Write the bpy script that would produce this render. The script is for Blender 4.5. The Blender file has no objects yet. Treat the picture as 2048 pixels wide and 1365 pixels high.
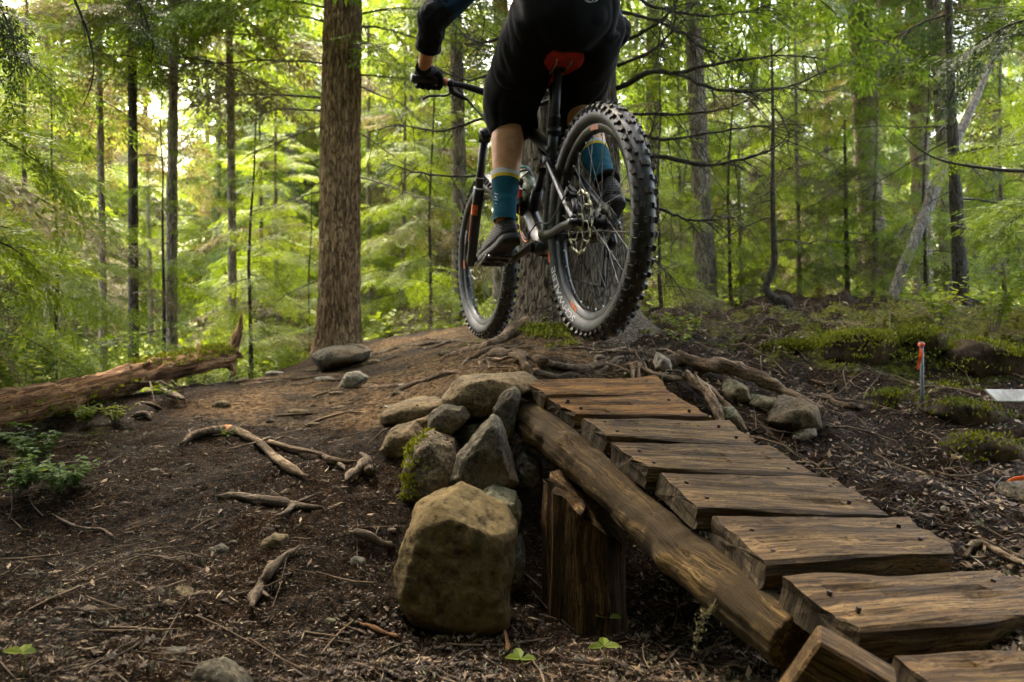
import bpy, math, random
import numpy as np
from mathutils import Vector, Matrix, Euler, Quaternion

# ------------------------------------------------------------------ camera, world, sun, exposure
SC = bpy.context.scene
COL = SC.collection
CZ = 1.0                      # eye height of the photographer above z = 0
F = 1593.0                    # focal length in photograph pixels (28 mm on full frame)
cam_d = bpy.data.cameras.new('camera')
cam = bpy.data.objects.new('camera', cam_d)
COL.objects.link(cam)
cam.location = (0, 0, CZ)
cam.rotation_euler = (math.radians(90), 0, 0)
cam_d.lens = 28.0
cam_d.sensor_width = 36.0
cam_d.shift_y = -62.5 / 2048
cam_d.clip_start = 0.05
cam_d.clip_end = 400
cam_d.dof.use_dof = True
cam_d.dof.focus_distance = 2.45
cam_d.dof.aperture_fstop = 4.0
SC.camera = cam

SUN_EL, SUN_AZ = 57.0, -22.0   # azimuth: compass direction the light comes from, measured from +Y clockwise
w = bpy.data.worlds.new('World')
SC.world = w
w.use_nodes = True
wn = w.node_tree
sky = wn.nodes.new('ShaderNodeTexSky')
sky.sky_type = 'NISHITA'
sky.sun_disc = False
sky.sun_elevation = math.radians(SUN_EL)
sky.sun_rotation = math.radians(SUN_AZ)
sky.air_density = 1.0
sky.dust_density = 6.0
sky.ozone_density = 1.0
bg = wn.nodes['Background']
bg.inputs['Strength'].default_value = 0.10
wn.links.new(sky.outputs[0], bg.inputs['Color'])

sd = bpy.data.lights.new('sun', 'SUN')
sun = bpy.data.objects.new('sun', sd)
COL.objects.link(sun)
sd.energy = 1.5
sd.angle = math.radians(30)
sd.color = (1.0, 0.97, 0.90)
_az, _el = math.radians(SUN_AZ), math.radians(SUN_EL)
_dir = Vector((math.sin(_az) * math.cos(_el), math.cos(_az) * math.cos(_el), math.sin(_el)))
sun.rotation_euler = _dir.to_track_quat('Z', 'Y').to_euler()
sun.location = _dir * 60

SC.view_settings.view_transform = 'Standard'
SC.view_settings.look = 'None'
SC.view_settings.gamma = 1.0
SC.view_settings.use_curve_mapping = False
SC.view_settings.exposure = 4.85
SC.view_settings.use_white_balance = True
SC.view_settings.white_balance_temperature = 7250
SC.view_settings.white_balance_tint = 10
cy = SC.cycles
cy.use_denoising = True
try:
    cy.denoiser = 'OPENIMAGEDENOISE'
    cy.denoising_input_passes = 'RGB_ALBEDO_NORMAL'
except Exception:
    pass
cy.max_bounces = 8
cy.diffuse_bounces = 5
cy.glossy_bounces = 3
cy.transmission_bounces = 6
cy.transparent_max_bounces = 8
cy.caustics_reflective = False
cy.caustics_refractive = False
cy.sample_clamp_indirect = 6.0

# ------------------------------------------------------------------ numpy helpers
def P(px, py, Y):
    """photo pixel + metres in front of the camera -> point in the place"""
    return np.array([(px - 1024) / F * Y, Y, CZ + (620 - py) / F * Y])

def nrm(v):
    v = np.asarray(v, float)
    return v / max(np.linalg.norm(v), 1e-9)

def _hash(ix, iy, iz, seed):
    h = (ix * 374761393 + iy * 668265263 + iz * 2147483647 + seed * 974634777) & 0xffffffff
    h = ((h ^ (h >> 13)) * 1274126177) & 0xffffffff
    h = h ^ (h >> 16)
    return (h & 0xffff) / 65535.0 * 2 - 1

def vnoise(Pt, seed=0):
    Pt = np.asarray(Pt, float)
    i = np.floor(Pt).astype(np.int64)
    f = Pt - i
    f = f * f * (3 - 2 * f)
    out = 0
    for a in (0, 1):
        wx = f[:, 0] if a else 1 - f[:, 0]
        for b in (0, 1):
            wy = f[:, 1] if b else 1 - f[:, 1]
            for c in (0, 1):
                wz = f[:, 2] if c else 1 - f[:, 2]
                out = out + wx * wy * wz * _hash(i[:, 0] + a, i[:, 1] + b, i[:, 2] + c, seed)
    return out

def fbm(Pt, octs=4, seed=0, gain=0.5):
    Pt = np.asarray(Pt, float)
    s, a, o = 1.0, 1.0, 0
    for k in range(octs):
        o = o + a * vnoise(Pt * s + 17.3 * k, seed + k)
        s *= 2.03
        a *= gain
    return o

def cr(pts, n):
    """Catmull-Rom resample of a list of tuples (any width)"""
    p = np.asarray(pts, float)
    if len(p) == 2:
        t = np.linspace(0, 1, n)[:, None]
        return p[0] * (1 - t) + p[1] * t
    q = np.vstack([2 * p[0] - p[1], p, 2 * p[-1] - p[-2]])
    t = np.linspace(0, len(p) - 1 - 1e-6, n)
    i = t.astype(int)
    f = (t - i)[:, None]
    a, b, c, d = q[i], q[i + 1], q[i + 2], q[i + 3]
    return 0.5 * (2 * b + (c - a) * f + (2 * a - 5 * b + 4 * c - d) * f ** 2 + (3 * b - a - 3 * c + d) * f ** 3)

# ------------------------------------------------------------------ objects
def wm(o):
    m = o.matrix_basis.copy()
    while o.parent is not None:
        o = o.parent
        m = o.matrix_basis @ m
    return m

def tag(o, label=None, cat=None, group=None, kind=None):
    if label: o['label'] = label
    if cat: o['category'] = cat
    if group: o['group'] = group
    if kind: o['kind'] = kind
    return o

def empty(name, loc, label, cat, group=None, mat=None):
    o = bpy.data.objects.new(name, None)
    COL.objects.link(o)
    o.empty_display_size = 0.05
    if mat is not None:
        o.matrix_basis = mat
    else:
        o.location = loc
    return tag(o, label, cat, group)

class MB:
    """collects shapes and links them as ONE mesh object"""
    def __init__(self):
        self.v, self.q, self.t, self.qm, self.tm, self.n = [], [], [], [], [], 0
        self.ng = []
    def add(self, V, quads=None, tris=None, m=0, ngons=None):
        V = np.asarray(V, float).reshape(-1, 3)
        self.v.append(V)
        if quads is not None and len(quads):
            q = np.asarray(quads, np.int64).reshape(-1, 4) + self.n
            self.q.append(q); self.qm.append(np.full(len(q), m))
        if tris is not None and len(tris):
            q = np.asarray(tris, np.int64).reshape(-1, 3) + self.n
            self.t.append(q); self.tm.append(np.full(len(q), m))
        for g in ngons or ():
            g = list(g)
            c = len(g)
            tr = [(g[0] + self.n, g[i] + self.n, g[i + 1] + self.n) for i in range(1, c - 1)]
            self.t.append(np.array(tr)); self.tm.append(np.full(len(tr), m))
        self.n += len(V)
        return self
    def addm(self, other, M=None, m=None):
        V, q, t = other
        if M is not None:
            V = V @ np.array(M)[:3, :3].T + np.array(M)[:3, 3]
        return self.add(V, q, t, m or 0)
    def arrays(self):
        V = np.vstack(self.v) if self.v else np.zeros((0, 3))
        q = np.vstack(self.q) if self.q else np.zeros((0, 4), np.int64)
        t = np.vstack(self.t) if self.t else np.zeros((0, 3), np.int64)
        return V, q, t
    def mesh(self, name, mats, smooth=True, M=None):
        V, q, t = self.arrays()
        if M is not None:
            M = np.array(M)
            V = V @ M[:3, :3].T + M[:3, 3]
        me = bpy.data.meshes.new(name)
        me.vertices.add(len(V))
        me.vertices.foreach_set('co', V.astype(np.float32).ravel())
        li = np.concatenate([q.ravel(), t.ravel()]).astype(np.int32)
        me.loops.add(len(li))
        me.loops.foreach_set('vertex_index', li)
        npoly = len(q) + len(t)
        me.polygons.add(npoly)
        st = np.concatenate([np.arange(len(q)) * 4, len(q) * 4 + np.arange(len(t)) * 3]).astype(np.int32)
        me.polygons.foreach_set('loop_start', st)
        mi = np.concatenate(self.qm + self.tm).astype(np.int32) if (self.qm or self.tm) else np.zeros(0, np.int32)
        me.polygons.foreach_set('material_index', mi)
        me.polygons.foreach_set('use_smooth', np.full(npoly, bool(smooth)))
        me.update(calc_edges=True)
        for m in (mats if isinstance(mats, (list, tuple)) else [mats]):
            me.materials.append(m)
        return me
    def build(self, name, mats, parent=None, smooth=True, origin=None, local=False):
        """vertices are in place coordinates (or in the parent's own with local=True)"""
        M = None
        if parent is not None and not local:
            M = wm(parent).inverted()
        loc = None
        if parent is None and origin is not None:
            loc = Vector(origin)
            M = Matrix.Translation(-loc)
        me = self.mesh(name, mats, smooth, M)
        o = bpy.data.objects.new(name, me)
        COL.objects.link(o)
        if parent is not None:
            o.parent = parent
        if loc is not None:
            o.location = loc
        return o

def frames(pts, ref=None):
    p = np.asarray(pts, float)
    T = np.gradient(p, axis=0)
    T /= np.maximum(np.linalg.norm(T, axis=1, keepdims=True), 1e-9)
    A = np.zeros_like(p); B = np.zeros_like(p)
    if ref is None:
        r = np.array([0, 0, 1.0]) if abs(T[0, 2]) < 0.9 else np.array([1.0, 0, 0])
    else:
        r = np.asarray(ref, float)
    a = r - T[0] * (r @ T[0]); a = nrm(a)
    for i in range(len(p)):
        if ref is not None:
            a2 = r - T[i] * (r @ T[i])
            if np.linalg.norm(a2) > 0.05: a = nrm(a2)
        a = nrm(a - T[i] * (a @ T[i]))
        A[i] = a; B[i] = np.cross(T[i], a)
    return T, A, B

def tube(pts, ra, rb=None, n=8, ref=None, cap=True, noise=0.0, nscale=8.0, seed=0, jag=0.0, power=1.0):
    """swept tube: half-width ra along the reference direction, rb across it"""
    p = np.asarray(pts, float)
    k = len(p)
    ra = np.broadcast_to(np.asarray(ra, float), (k,))
    rb = ra if rb is None else np.broadcast_to(np.asarray(rb, float), (k,))
    T, A, B = frames(p, ref)
    th = np.linspace(0, 2 * np.pi, n, endpoint=False)
    c, s = np.cos(th), np.sin(th)
    if power != 1.0:
        c = np.sign(c) * np.abs(c) ** power; s = np.sign(s) * np.abs(s) ** power
    D = A[:, None, :] * (c[None, :, None] * ra[:, None, None]) + B[:, None, :] * (s[None, :, None] * rb[:, None, None])
    V = p[:, None, :] + D
    if noise:
        f = fbm(V.reshape(-1, 3) * nscale, 3, seed).reshape(k, n, 1)
        V = V + D * (f * noise)
    if jag:
        rg = np.random.RandomState(seed + 5)
        V[0] -= T[0] * (rg.rand(n, 1) * jag); V[-1] += T[-1] * (rg.rand(n, 1) * jag)
    V = V.reshape(-1, 3)
    i = np.arange(k - 1)[:, None] * n
    j = np.arange(n)[None, :]
    j2 = (j + 1) % n
    q = np.stack([i + j, i + j2, i + n + j2, i + n + j], -1).reshape(-1, 4)
    tr = []
    if cap:
        V = np.vstack([V, p[0], p[-1]])
        a, b = k * n, k * n + 1
        jj = np.arange(n)
        tr = np.vstack([np.stack([np.full(n, a), (jj + 1) % n, jj], -1),
                        np.stack([np.full(n, b), (k - 1) * n + jj, (k - 1) * n + (jj + 1) % n], -1)])
    return V, q, tr

def box(c, s, R=None):
    """box centre c, full sizes s, optional 3x3 rotation"""
    V = np.array([(x, y, z) for x in (-.5, .5) for y in (-.5, .5) for z in (-.5, .5)]) * np.asarray(s, float)
    if R is not None: V = V @ np.asarray(R).T
    V = V + np.asarray(c, float)
    q = [(0, 1, 3, 2), (4, 6, 7, 5), (0, 4, 5, 1), (2, 3, 7, 6), (0, 2, 6, 4), (1, 5, 7, 3)]
    return V, q, None

def rot(ax, deg):
    return np.array(Matrix.Rotation(math.radians(deg), 3, ax))

def rbox(c, s, r=0.004, R=None):
    """box with chamfered edges"""
    s = np.asarray(s, float)
    r = min(r, s.min() * .45)
    pts = []
    for x in (-1, 1):
        for y in (-1, 1):
            for z in (-1, 1):
                h = np.array([x, y, z]) * (s / 2)
                for a in range(3):
                    d = np.array([x, y, z]) * r
                    d[a] = 0
                    pts.append(h - d)
    V = np.array(pts)
    def vid(x, y, z, a): return (((x > 0) * 2 + (y > 0)) * 2 + (z > 0)) * 3 + a
    quads, tris = [], []
    for a in range(3):                       # faces
        o = [b for b in range(3) if b != a]
        for sg in (-1, 1):
            f = []
            for (u, v) in ((-1, -1), (1, -1), (1, 1), (-1, 1)):
                c3 = [0, 0, 0]; c3[a] = sg; c3[o[0]] = u; c3[o[1]] = v
                f.append(vid(*c3, a))
            if (sg > 0) == (a == 1): f = f[::-1]
            quads.append(f)
    for a in range(3):                       # edges running along axis a
        o = [b for b in range(3) if b != a]
        for u in (-1, 1):
            for v in (-1, 1):
                c1 = [0, 0, 0]; c1[a] = -1; c1[o[0]] = u; c1[o[1]] = v
                c2 = list(c1); c2[a] = 1
                quads.append([vid(*c1, o[0]), vid(*c2, o[0]), vid(*c2, o[1]), vid(*c1, o[1])])
    for x in (-1, 1):
        for y in (-1, 1):
            for z in (-1, 1):
                tris.append([vid(x, y, z, 0), vid(x, y, z, 1), vid(x, y, z, 2)])
    if R is not None: V = V @ np.asarray(R).T
    return V + np.asarray(c, float), quads, tris

def lathe(prof, n=24, axis='y', closed=False):
    """profile list of (axial, radius) turned about an axis through the origin"""
    pr = np.asarray(prof, float)
    k = len(pr)
    th = np.linspace(0, 2 * np.pi, n, endpoint=False)
    V = np.zeros((n, k, 3))
    c, s = np.cos(th)[:, None], np.sin(th)[:, None]
    a, b, d = {'y': (1, 0, 2), 'x': (0, 1, 2), 'z': (2, 0, 1)}[axis]
    V[:, :, a] = pr[None, :, 0]
    V[:, :, b] = c * pr[None, :, 1]
    V[:, :, d] = s * pr[None, :, 1]
    kk = k if closed else k - 1
    i = np.arange(n)[:, None]; j = np.arange(kk)[None, :]
    i2 = (i + 1) % n; j2 = (j + 1) % k
    q = np.stack([i * k + j, i * k + j2, i2 * k + j2, i2 * k + j], -1).reshape(-1, 4)
    return V.reshape(-1, 3), q, None

def xf(shape, R=None, t=None):
    V = np.asarray(shape[0], float)
    if R is not None: V = V @ np.asarray(R).T
    if t is not None: V = V + np.asarray(t, float)
    return (V,) + tuple(shape[1:])

_ICO = {}
def ico(n):
    if n not in _ICO:
        import bmesh
        bm = bmesh.new()
        bmesh.ops.create_icosphere(bm, subdivisions=n, radius=1)
        bm.verts.ensure_lookup_table()
        V = np.array([v.co[:] for v in bm.verts])
        t = np.array([[v.index for v in f.verts] for f in bm.faces])
        bm.free()
        _ICO[n] = (V, t)
    return _ICO[n]

# ------------------------------------------------------------------ materials
class NT:
    def __init__(self, name):
        self.m = bpy.data.materials.new(name)
        self.m.use_nodes = True
        self.t = self.m.node_tree
        self.b = self.t.nodes['Principled BSDF']
        self.out = self.t.nodes['Material Output']
        self._tc = None
    def n(self, kind, **kw):
        x = self.t.nodes.new('ShaderNode' + kind)
        for k, v in kw.items():
            if k in x.inputs: self.set(x.inputs[k], v)
            else: setattr(x, k, v)
        return x
    def set(self, sock, v):
        if isinstance(v, bpy.types.NodeSocket): self.t.links.new(v, sock)
        else: sock.default_value = v
    def obj(self, scale=(1, 1, 1), gen=False):
        if self._tc is None: self._tc = self.n('TexCoord')
        mp = self.n('Mapping')
        self.t.links.new(self._tc.outputs['Object'], mp.inputs['Vector'])
        mp.inputs['Scale'].default_value = scale
        return mp.outputs[0]
    def noise(self, vec, scale, detail=4, rough=.55, dist=0.0):
        x = self.n('TexNoise', Scale=scale, Detail=detail, Roughness=rough, Distortion=dist)
        self.t.links.new(vec, x.inputs['Vector'])
        return x.outputs['Fac']
    def ramp(self, fac, stops):
        r = self.n('ValToRGB')
        e = r.color_ramp.elements
        while len(e) < len(stops): e.new(0.5)
        for k, (p, c) in enumerate(stops):
            e[k].position = p
            e[k].color = (*c, 1) if not np.isscalar(c) else (c, c, c, 1)
        self.t.links.new(fac, r.inputs['Fac'])
        return r.outputs['Color']
    def mix(self, fac, a, b, mode='MIX'):
        x = self.n('Mix', data_type='RGBA', blend_type=mode)
        self.set(x.inputs['Factor'], fac)
        for s, v in ((x.inputs[6], a), (x.inputs[7], b)):
            if isinstance(v, tuple): v = (*v, 1)
            self.set(s, v)
        return x.outputs[2]
    def math(self, op, a, b=None, clamp=False):
        x = self.n('Math', operation=op, use_clamp=clamp)
        self.set(x.inputs[0], a)
        if b is not None: self.set(x.inputs[1], b)
        return x.outputs[0]
    def bump(self, h, strength=.5, dist=.01, prev=None):
        x = self.n('Bump', Strength=strength, Distance=dist)
        self.t.links.new(h, x.inputs['Height'])
        if prev is not None: self.t.links.new(prev, x.inputs['Normal'])
        return x.outputs[0]
    def fin(self, col=None, rough=.8, bump=None, spec=None, metal=None, **kw):
        if col is not None: self.set(self.b.inputs['Base Color'], (*col, 1) if isinstance(col, tuple) else col)
        self.set(self.b.inputs['Roughness'], rough)
        if spec is not None: self.set(self.b.inputs['Specular IOR Level'], spec)
        if metal is not None: self.set(self.b.inputs['Metallic'], metal)
        if bump is not None: self.t.links.new(bump, self.b.inputs['Normal'])
        for k, v in kw.items(): self.set(self.b.inputs[k], v)
        return self.m

def plain(name, col, rough=.6, metal=0.0, var=.25, scale=60, spec=.5, bump=0.15):
    N = NT(name)
    o = N.obj()
    f = N.noise(o, scale, 4)
    c = N.ramp(f, [(.4, tuple(x * (1 - var) for x in col)), (.6, tuple(min(1, x * (1 + var)) for x in col))])
    return N.fin(c, rough, N.bump(f, bump, .002), spec, metal)

M = {}
def mat_rock(name, dark, light, scale=9, moss=0.0, speck=0.3, vein=.7, mosscol=(.06, .09, .012), bump=.55):
    N = NT(name)
    o = N.obj()
    f1 = N.noise(o, scale, 8, .65, .3)
    f2 = N.noise(o, scale * 7, 6, .7)
    f3 = N.noise(o, scale * .35, 3)
    c = N.ramp(N.math('ADD', N.math('MULTIPLY', f1, .55), N.math('MULTIPLY', f2, .45)), [(.41, dark), (.58, light)])
    c = N.mix(N.math('MULTIPLY', N.ramp(f2, [(.54, 0.0), (.62, 1.0)]), speck), c, tuple(min(1, x * 1.7) for x in light))
    c = N.mix(N.math('MULTIPLY', N.ramp(f2, [(.38, 1.0), (.44, 0.0)]), .75), c, tuple(x * .35 for x in dark))
    c = N.mix(N.ramp(f3, [(.46, 0.0), (.62, .5)]), c, (.12, .075, .03))
    c = N.mix(N.ramp(N.noise(o, scale * 2.2, 7, .75, .8), [(.36, vein), (.46, 0.0)]), c, tuple(x * .4 for x in dark))
    geo = N.n('NewGeometry')
    if moss > 0:
        fm = N.noise(o, 7, 6, .7)
        c = N.mix(N.ramp(N.math('ADD', fm, moss - .5), [(.52, 0.0), (.6, 1.0)]), c, N.mix(f2, mosscol, tuple(x * 2.6 for x in mosscol)))
    b = N.bump(f2, bump, .012)
    b = N.bump(f1, bump, .03, b)
    return N.fin(c, .9, b, .15)

M['boulder'] = mat_rock('ochre_stone', (.062, .043, .018), (.15, .107, .047), 6, 0, .12, .18)
M['grey_rock'] = mat_rock('grey_stone', (.040, .034, .024), (.125, .106, .074), 9, 0, .25, .5)
M['tan_rock'] = mat_rock('tan_stone', (.06, .044, .024), (.18, .138, .082), 9, 0, .3)
M['moss_rock'] = mat_rock('mossy_stone', (.055, .042, .025), (.18, .14, .088), 12, .05, .5)
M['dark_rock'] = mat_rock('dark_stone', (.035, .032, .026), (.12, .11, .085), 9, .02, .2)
M['pale_rock'] = mat_rock('pale_stone', (.15, .13, .10), (.34, .31, .25), 9, 0, .2)
M['hummock'] = mat_rock('mossy_earth', (.010, .007, .004), (.04, .026, .014), 9, .12, .1, .7, (.04, .048, .005))
M['green_rock'] = mat_rock('greenish_stone', (.058, .058, .034), (.155, .148, .092), 9, .03, .25)

def mat_wood(name, a, b, c3, axis=0, wet=.75, dirt=.4, gscale=1.0):
    N = NT(name)
    s = [60 * gscale] * 3
    s[axis] = 2.2 * gscale
    st = N.obj(tuple(s))
    o = N.obj()
    wob = N.noise(o, 5, 3)
    vm = N.n('VectorMath', operation='ADD')
    N.t.links.new(st, vm.inputs[0])
    sc = N.n('VectorMath', operation='SCALE')
    cb = N.n('CombineXYZ')
    for k in range(3):
        if k != axis: N.t.links.new(wob, cb.inputs[k])
    N.t.links.new(cb.outputs[0], sc.inputs[0]); sc.inputs['Scale'].default_value = 2.6
    N.t.links.new(sc.outputs[0], vm.inputs[1])
    g = N.noise(vm.outputs[0], 1.0, 5, .6)
    vs = N.n('VectorMath', operation='SCALE'); N.t.links.new(vm.outputs[0], vs.inputs[0]); vs.inputs['Scale'].default_value = 3.6
    g3 = N.noise(vs.outputs[0], 1.0, 4, .65)
    g2 = N.noise(vm.outputs[0], .28, 3, .6)
    p = N.noise(o, 6, 5, .65)
    col = N.ramp(N.math('ADD', N.math('MULTIPLY', g, .55), N.math('MULTIPLY', g3, .45)), [(.41, a), (.5, b), (.59, c3)])
    col = N.mix(N.ramp(g3, [(.38, .9), (.45, 0.0)]), col, tuple(x * .3 for x in a))
    col = N.mix(N.ramp(g2, [(.42, .65), (.54, 0.0)]), col, tuple(x * .45 for x in a))
    col = N.mix(N.math('MULTIPLY', N.ramp(p, [(.48, 0.0), (.60, 1.0)]), dirt), col, (.036, .023, .009))
    spk = N.noise(o, 140, 3, .6)
    col = N.mix(N.ramp(spk, [(.60, 0.0), (.65, .7)]), col, (.02, .014, .008))
    bm = N.bump(g3, .7, .003, N.bump(g, .6, .004))
    bm = N.bump(g2, .7, .008, bm)
    return N.fin(col, wet, bm, .18)

M['plank'] = mat_wood('weathered_plank', (.042, .022, .007), (.108, .061, .021), (.225, .142, .060))
M['plank_orange'] = mat_wood('damp_orange_plank', (.06, .026, .005), (.15, .066, .012), (.26, .13, .03))
M['plank_end'] = mat_wood('sawn_end_grain', (.032, .022, .012), (.065, .046, .026), (.11, .082, .048), 2, .85, .5, .7)
M['log'] = mat_wood('peeled_log', (.034, .019, .006), (.085, .051, .016), (.20, .13, .05), 0, .85, 1.0)
M['post'] = mat_wood('split_cedar', (.028, .013, .004), (.085, .043, .014), (.20, .125, .05), 2, .8, .6)
M['rotten'] = mat_wood('rotten_red_wood', (.08, .034, .014), (.23, .11, .048), (.42, .25, .125), 0, .9, .3, .8)
M['stick'] = mat_wood('weathered_stick', (.075, .052, .034), (.15, .11, .075), (.26, .20, .14), 0, .85, .5, 1.4)
M['root'] = mat_wood('root_bark', (.07, .045, .026), (.17, .115, .07), (.31, .225, .145), 0, .9, .5, 1.2)

def mat_bark(name, dark, mid, light, sc=1.0, moss=0.0):
    N = NT(name)
    v = N.obj((34 * sc, 34 * sc, 5.5 * sc))
    o = N.obj()
    g = N.noise(v, 1.0, 6, .65, .6)
    vo = N.n('TexVoronoi', Scale=1.4, feature='DISTANCE_TO_EDGE')
    N.t.links.new(v, vo.inputs['Vector'])
    crack = N.ramp(vo.outputs['Distance'], [(.0, 0.0), (.16, 1.0)])
    p = N.noise(o, 3.5, 5, .6)
    c = N.ramp(g, [(.38, dark), (.5, mid), (.62, light)])
    c = N.mix(N.ramp(p, [(.4, 0.0), (.7, .5)]), c, tuple(x * 1.25 for x in light))
    c = N.mix(N.math('SUBTRACT', .75, N.math('MULTIPLY', crack, .75)), c, tuple(x * .3 for x in dark))
    if moss:
        c = N.mix(N.ramp(N.noise(o, 6, 6, .7), [(.62 - moss, 0.0), (.72 - moss, .8)]), c, (.055, .075, .014))
    b = N.bump(g, .6, .01)
    b = N.bump(crack, .7, .02, b)
    return N.fin(c, .9, b, .2)

M['bark_red'] = mat_bark('furrowed_fir_bark', (.07, .037, .014), (.175, .10, .044), (.31, .20, .10))
M['bark_grey'] = mat_bark('grey_fir_bark', (.045, .033, .021), (.10, .076, .05), (.17, .135, .095), 1, .0)
M['bark_far'] = mat_bark('grey_brown_bark', (.085, .063, .042), (.20, .155, .108), (.33, .27, .20), 1.2, .04)
M['bark_dark'] = mat_bark('dark_bark', (.02, .015, .01), (.05, .038, .026), (.09, .075, .055), 1.4, .04)
M['bark_pale'] = mat_bark('pale_dead_bark', (.16, .13, .10), (.28, .24, .19), (.42, .37, .31), 1.4)
M['deadwood'] = plain('dead_twig_bark', (.085, .066, .047), .9, 0, .45, 25)
M['darkwood'] = plain('mossy_dark_limb', (.035, .028, .018), .9, 0, .5, 30)

def mat_leaf(name, a, b, c, trans=.45, rough=.55, objvar=True):
    N = NT(name)
    geo = N.n('NewGeometry')
    oi = N.n('ObjectInfo')
    f = N.noise(N.obj(), 1.3, 3)
    r = N.math('ADD', N.math('MULTIPLY', geo.outputs['Random Per Island'], .62), N.math('MULTIPLY', f, .4))
    if objvar:
        r = N.math('ADD', N.math('MULTIPLY', r, .8), N.math('MULTIPLY', oi.outputs['Random'], .3))
    col = N.ramp(r, [(.2, a), (.5, b), (.85, c)])
    N.fin(col, rough, None, .3)
    tr = N.n('BsdfTranslucent')
    N.t.links.new(N.mix(1.0, col, (1.0, 1.0, .62), 'MULTIPLY'), tr.inputs['Color'])
    mx = N.n('MixShader')
    mx.inputs[0].default_value = trans
    N.t.links.new(N.b.outputs[0], mx.inputs[1])
    N.t.links.new(tr.outputs[0], mx.inputs[2])
    N.t.links.new(mx.outputs[0], N.out.inputs['Surface'])
    return N.m

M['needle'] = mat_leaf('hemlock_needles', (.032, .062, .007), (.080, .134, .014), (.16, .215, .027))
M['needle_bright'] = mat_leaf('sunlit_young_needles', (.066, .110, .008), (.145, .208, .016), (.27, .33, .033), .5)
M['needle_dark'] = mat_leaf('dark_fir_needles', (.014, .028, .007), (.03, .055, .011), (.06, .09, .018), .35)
M['dry'] = mat_leaf('dry_brown_fronds', (.05, .04, .018), (.11, .09, .04), (.19, .16, .08), .35, .8)
M['lichen'] = mat_leaf('hanging_lichen', (.07, .062, .035), (.12, .105, .06), (.19, .17, .10), .3, .9)
M['leaf'] = mat_leaf('broad_leaf', (.07, .115, .008), (.14, .19, .014), (.25, .29, .03), .48)
M['leaf_dark'] = mat_leaf('glossy_dark_leaf', (.03, .062, .014), (.06, .115, .022), (.11, .18, .045), .4, .6)
M['mossblade'] = mat_leaf('moss_tufts', (.05, .066, .006), (.12, .135, .011), (.23, .235, .022), .3, .9)

def mat_litter():
    N = NT('forest_litter')
    geo = N.n('NewGeometry')
    c = N.ramp(geo.outputs['Random Per Island'], [(.0, (.012, .006, .0025)), (.5, (.045, .024, .010)), (.8, (.11, .064, .028)), (.95, (.24, .165, .085)), (1.0, (.30, .25, .17))])
    return N.fin(c, .7, None, .4)
M['litter'] = mat_litter()

def mat_ground():
    N = NT('forest_floor_soil')
    o = N.obj()
    at = N.n('Attribute', attribute_name='trail')
    mo = N.n('Attribute', attribute_name='moss')
    f1 = N.noise(o, 2.5, 8, .65)
    f2 = N.noise(o, 38, 6, .7)
    f3 = N.noise(o, 150, 4, .7)
    c = N.ramp(f2, [(.40, (.0022, .0012, .0005)), (.5, (.0115, .0056, .0022)), (.60, (.038, .0205, .009))])
    c = N.mix(N.ramp(f1, [(.42, 0.0), (.68, .55)]), c, (.026, .0115, .004))
    tr = N.ramp(f2, [(.40, (.045, .025, .011)), (.5, (.145, .088, .041)), (.60, (.30, .20, .108))])
    c = N.mix(N.math('MULTIPLY', at.outputs['Fac'], N.ramp(f1, [(.40, .12), (.56, 1.0)])), c, tr)
    c = N.mix(N.ramp(f3, [(.57, 0.0), (.63, .8)]), c, (.11, .076, .042))
    c = N.mix(N.ramp(f3, [(.38, .8), (.45, 0.0)]), c, (.006, .004, .002))
    mm = N.ramp(N.math('MULTIPLY', mo.outputs['Fac'], N.math('ADD', N.math('MULTIPLY', N.math('SUBTRACT', N.noise(o, 6, 8, .78), .5), 3.2), .8)), [(.40, 0.0), (.52, .92)])
    c = N.mix(mm, c, N.ramp(f2, [(.4, (.022, .027, .004)), (.6, (.12, .125, .014))]))
    b = N.bump(f3, .8, .010)
    b = N.bump(f2, 1.0, .04, b)
    return N.fin(c, N.ramp(f1, [(.35, .6), (.6, .95)]), b, .06)
M['ground'] = mat_ground()
# ------------------------------------------------------------------ ground: a sheet through measured heights
_C = [  # (px, py, metres away) measured on the photograph
 (0,1365,1.5),(400,1365,1.6),(800,1365,1.66),(1200,1365,1.72),(1520,1365,1.75),(-300,1365,1.4),
 (0,1100,2.2),(400,1100,2.2),(700,1150,2.1),(-500,1000,2.3),(0,950,2.75),(250,1000,2.5),(400,900,2.95),(600,950,2.65),(0,880,3.3),(-400,880,3.0),
 (250,800,4.0),(400,780,4.6),(550,800,3.9),(700,850,3.2),(700,765,4.6),(820,800,3.45),(600,745,5.6),(480,772,5.4),(640,715,7.0),(700,692,7.6),(780,692,6.6),(860,680,6.2),
 (900,700,4.9),(940,745,3.6),(800,930,2.68),(760,1050,2.35),(830,1240,2.06),(1000,1270,2.06),(1130,1245,2.25),(1300,1290,2.1),(1250,1230,2.45),(1050,1080,2.62),(1180,1100,2.75),
 (1000,668,5.4),(1080,648,4.6),(1080,690,4.0),(1000,720,3.7),(1060,752,3.12),(1200,748,3.3),(1330,760,3.25),(1300,640,5.2),(1240,690,4.1),
 (1400,700,4.1),(1400,645,6.3),(1500,625,6.8),(1600,604,7.0),(1750,612,6.8),(1850,632,6.4),(1960,650,6.2),(2060,668,6.0),
 (1550,690,4.9),(1700,700,4.7),(1850,705,4.6),(2000,720,4.5),(1500,760,3.5),(1640,800,3.45),(1760,810,3.4),(1850,823,3.3),(1990,800,3.6),(2100,815,3.5),
 (1480,850,3.0),(1600,880,2.9),(1700,930,2.7),(1850,930,2.8),(2030,960,2.6),(1800,1010,2.38),(1960,1090,2.12),(2060,1180,1.85),(1960,1290,1.68),(2200,1250,1.7),(1640,1250,2.15),(1480,1130,2.3),
]
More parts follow.
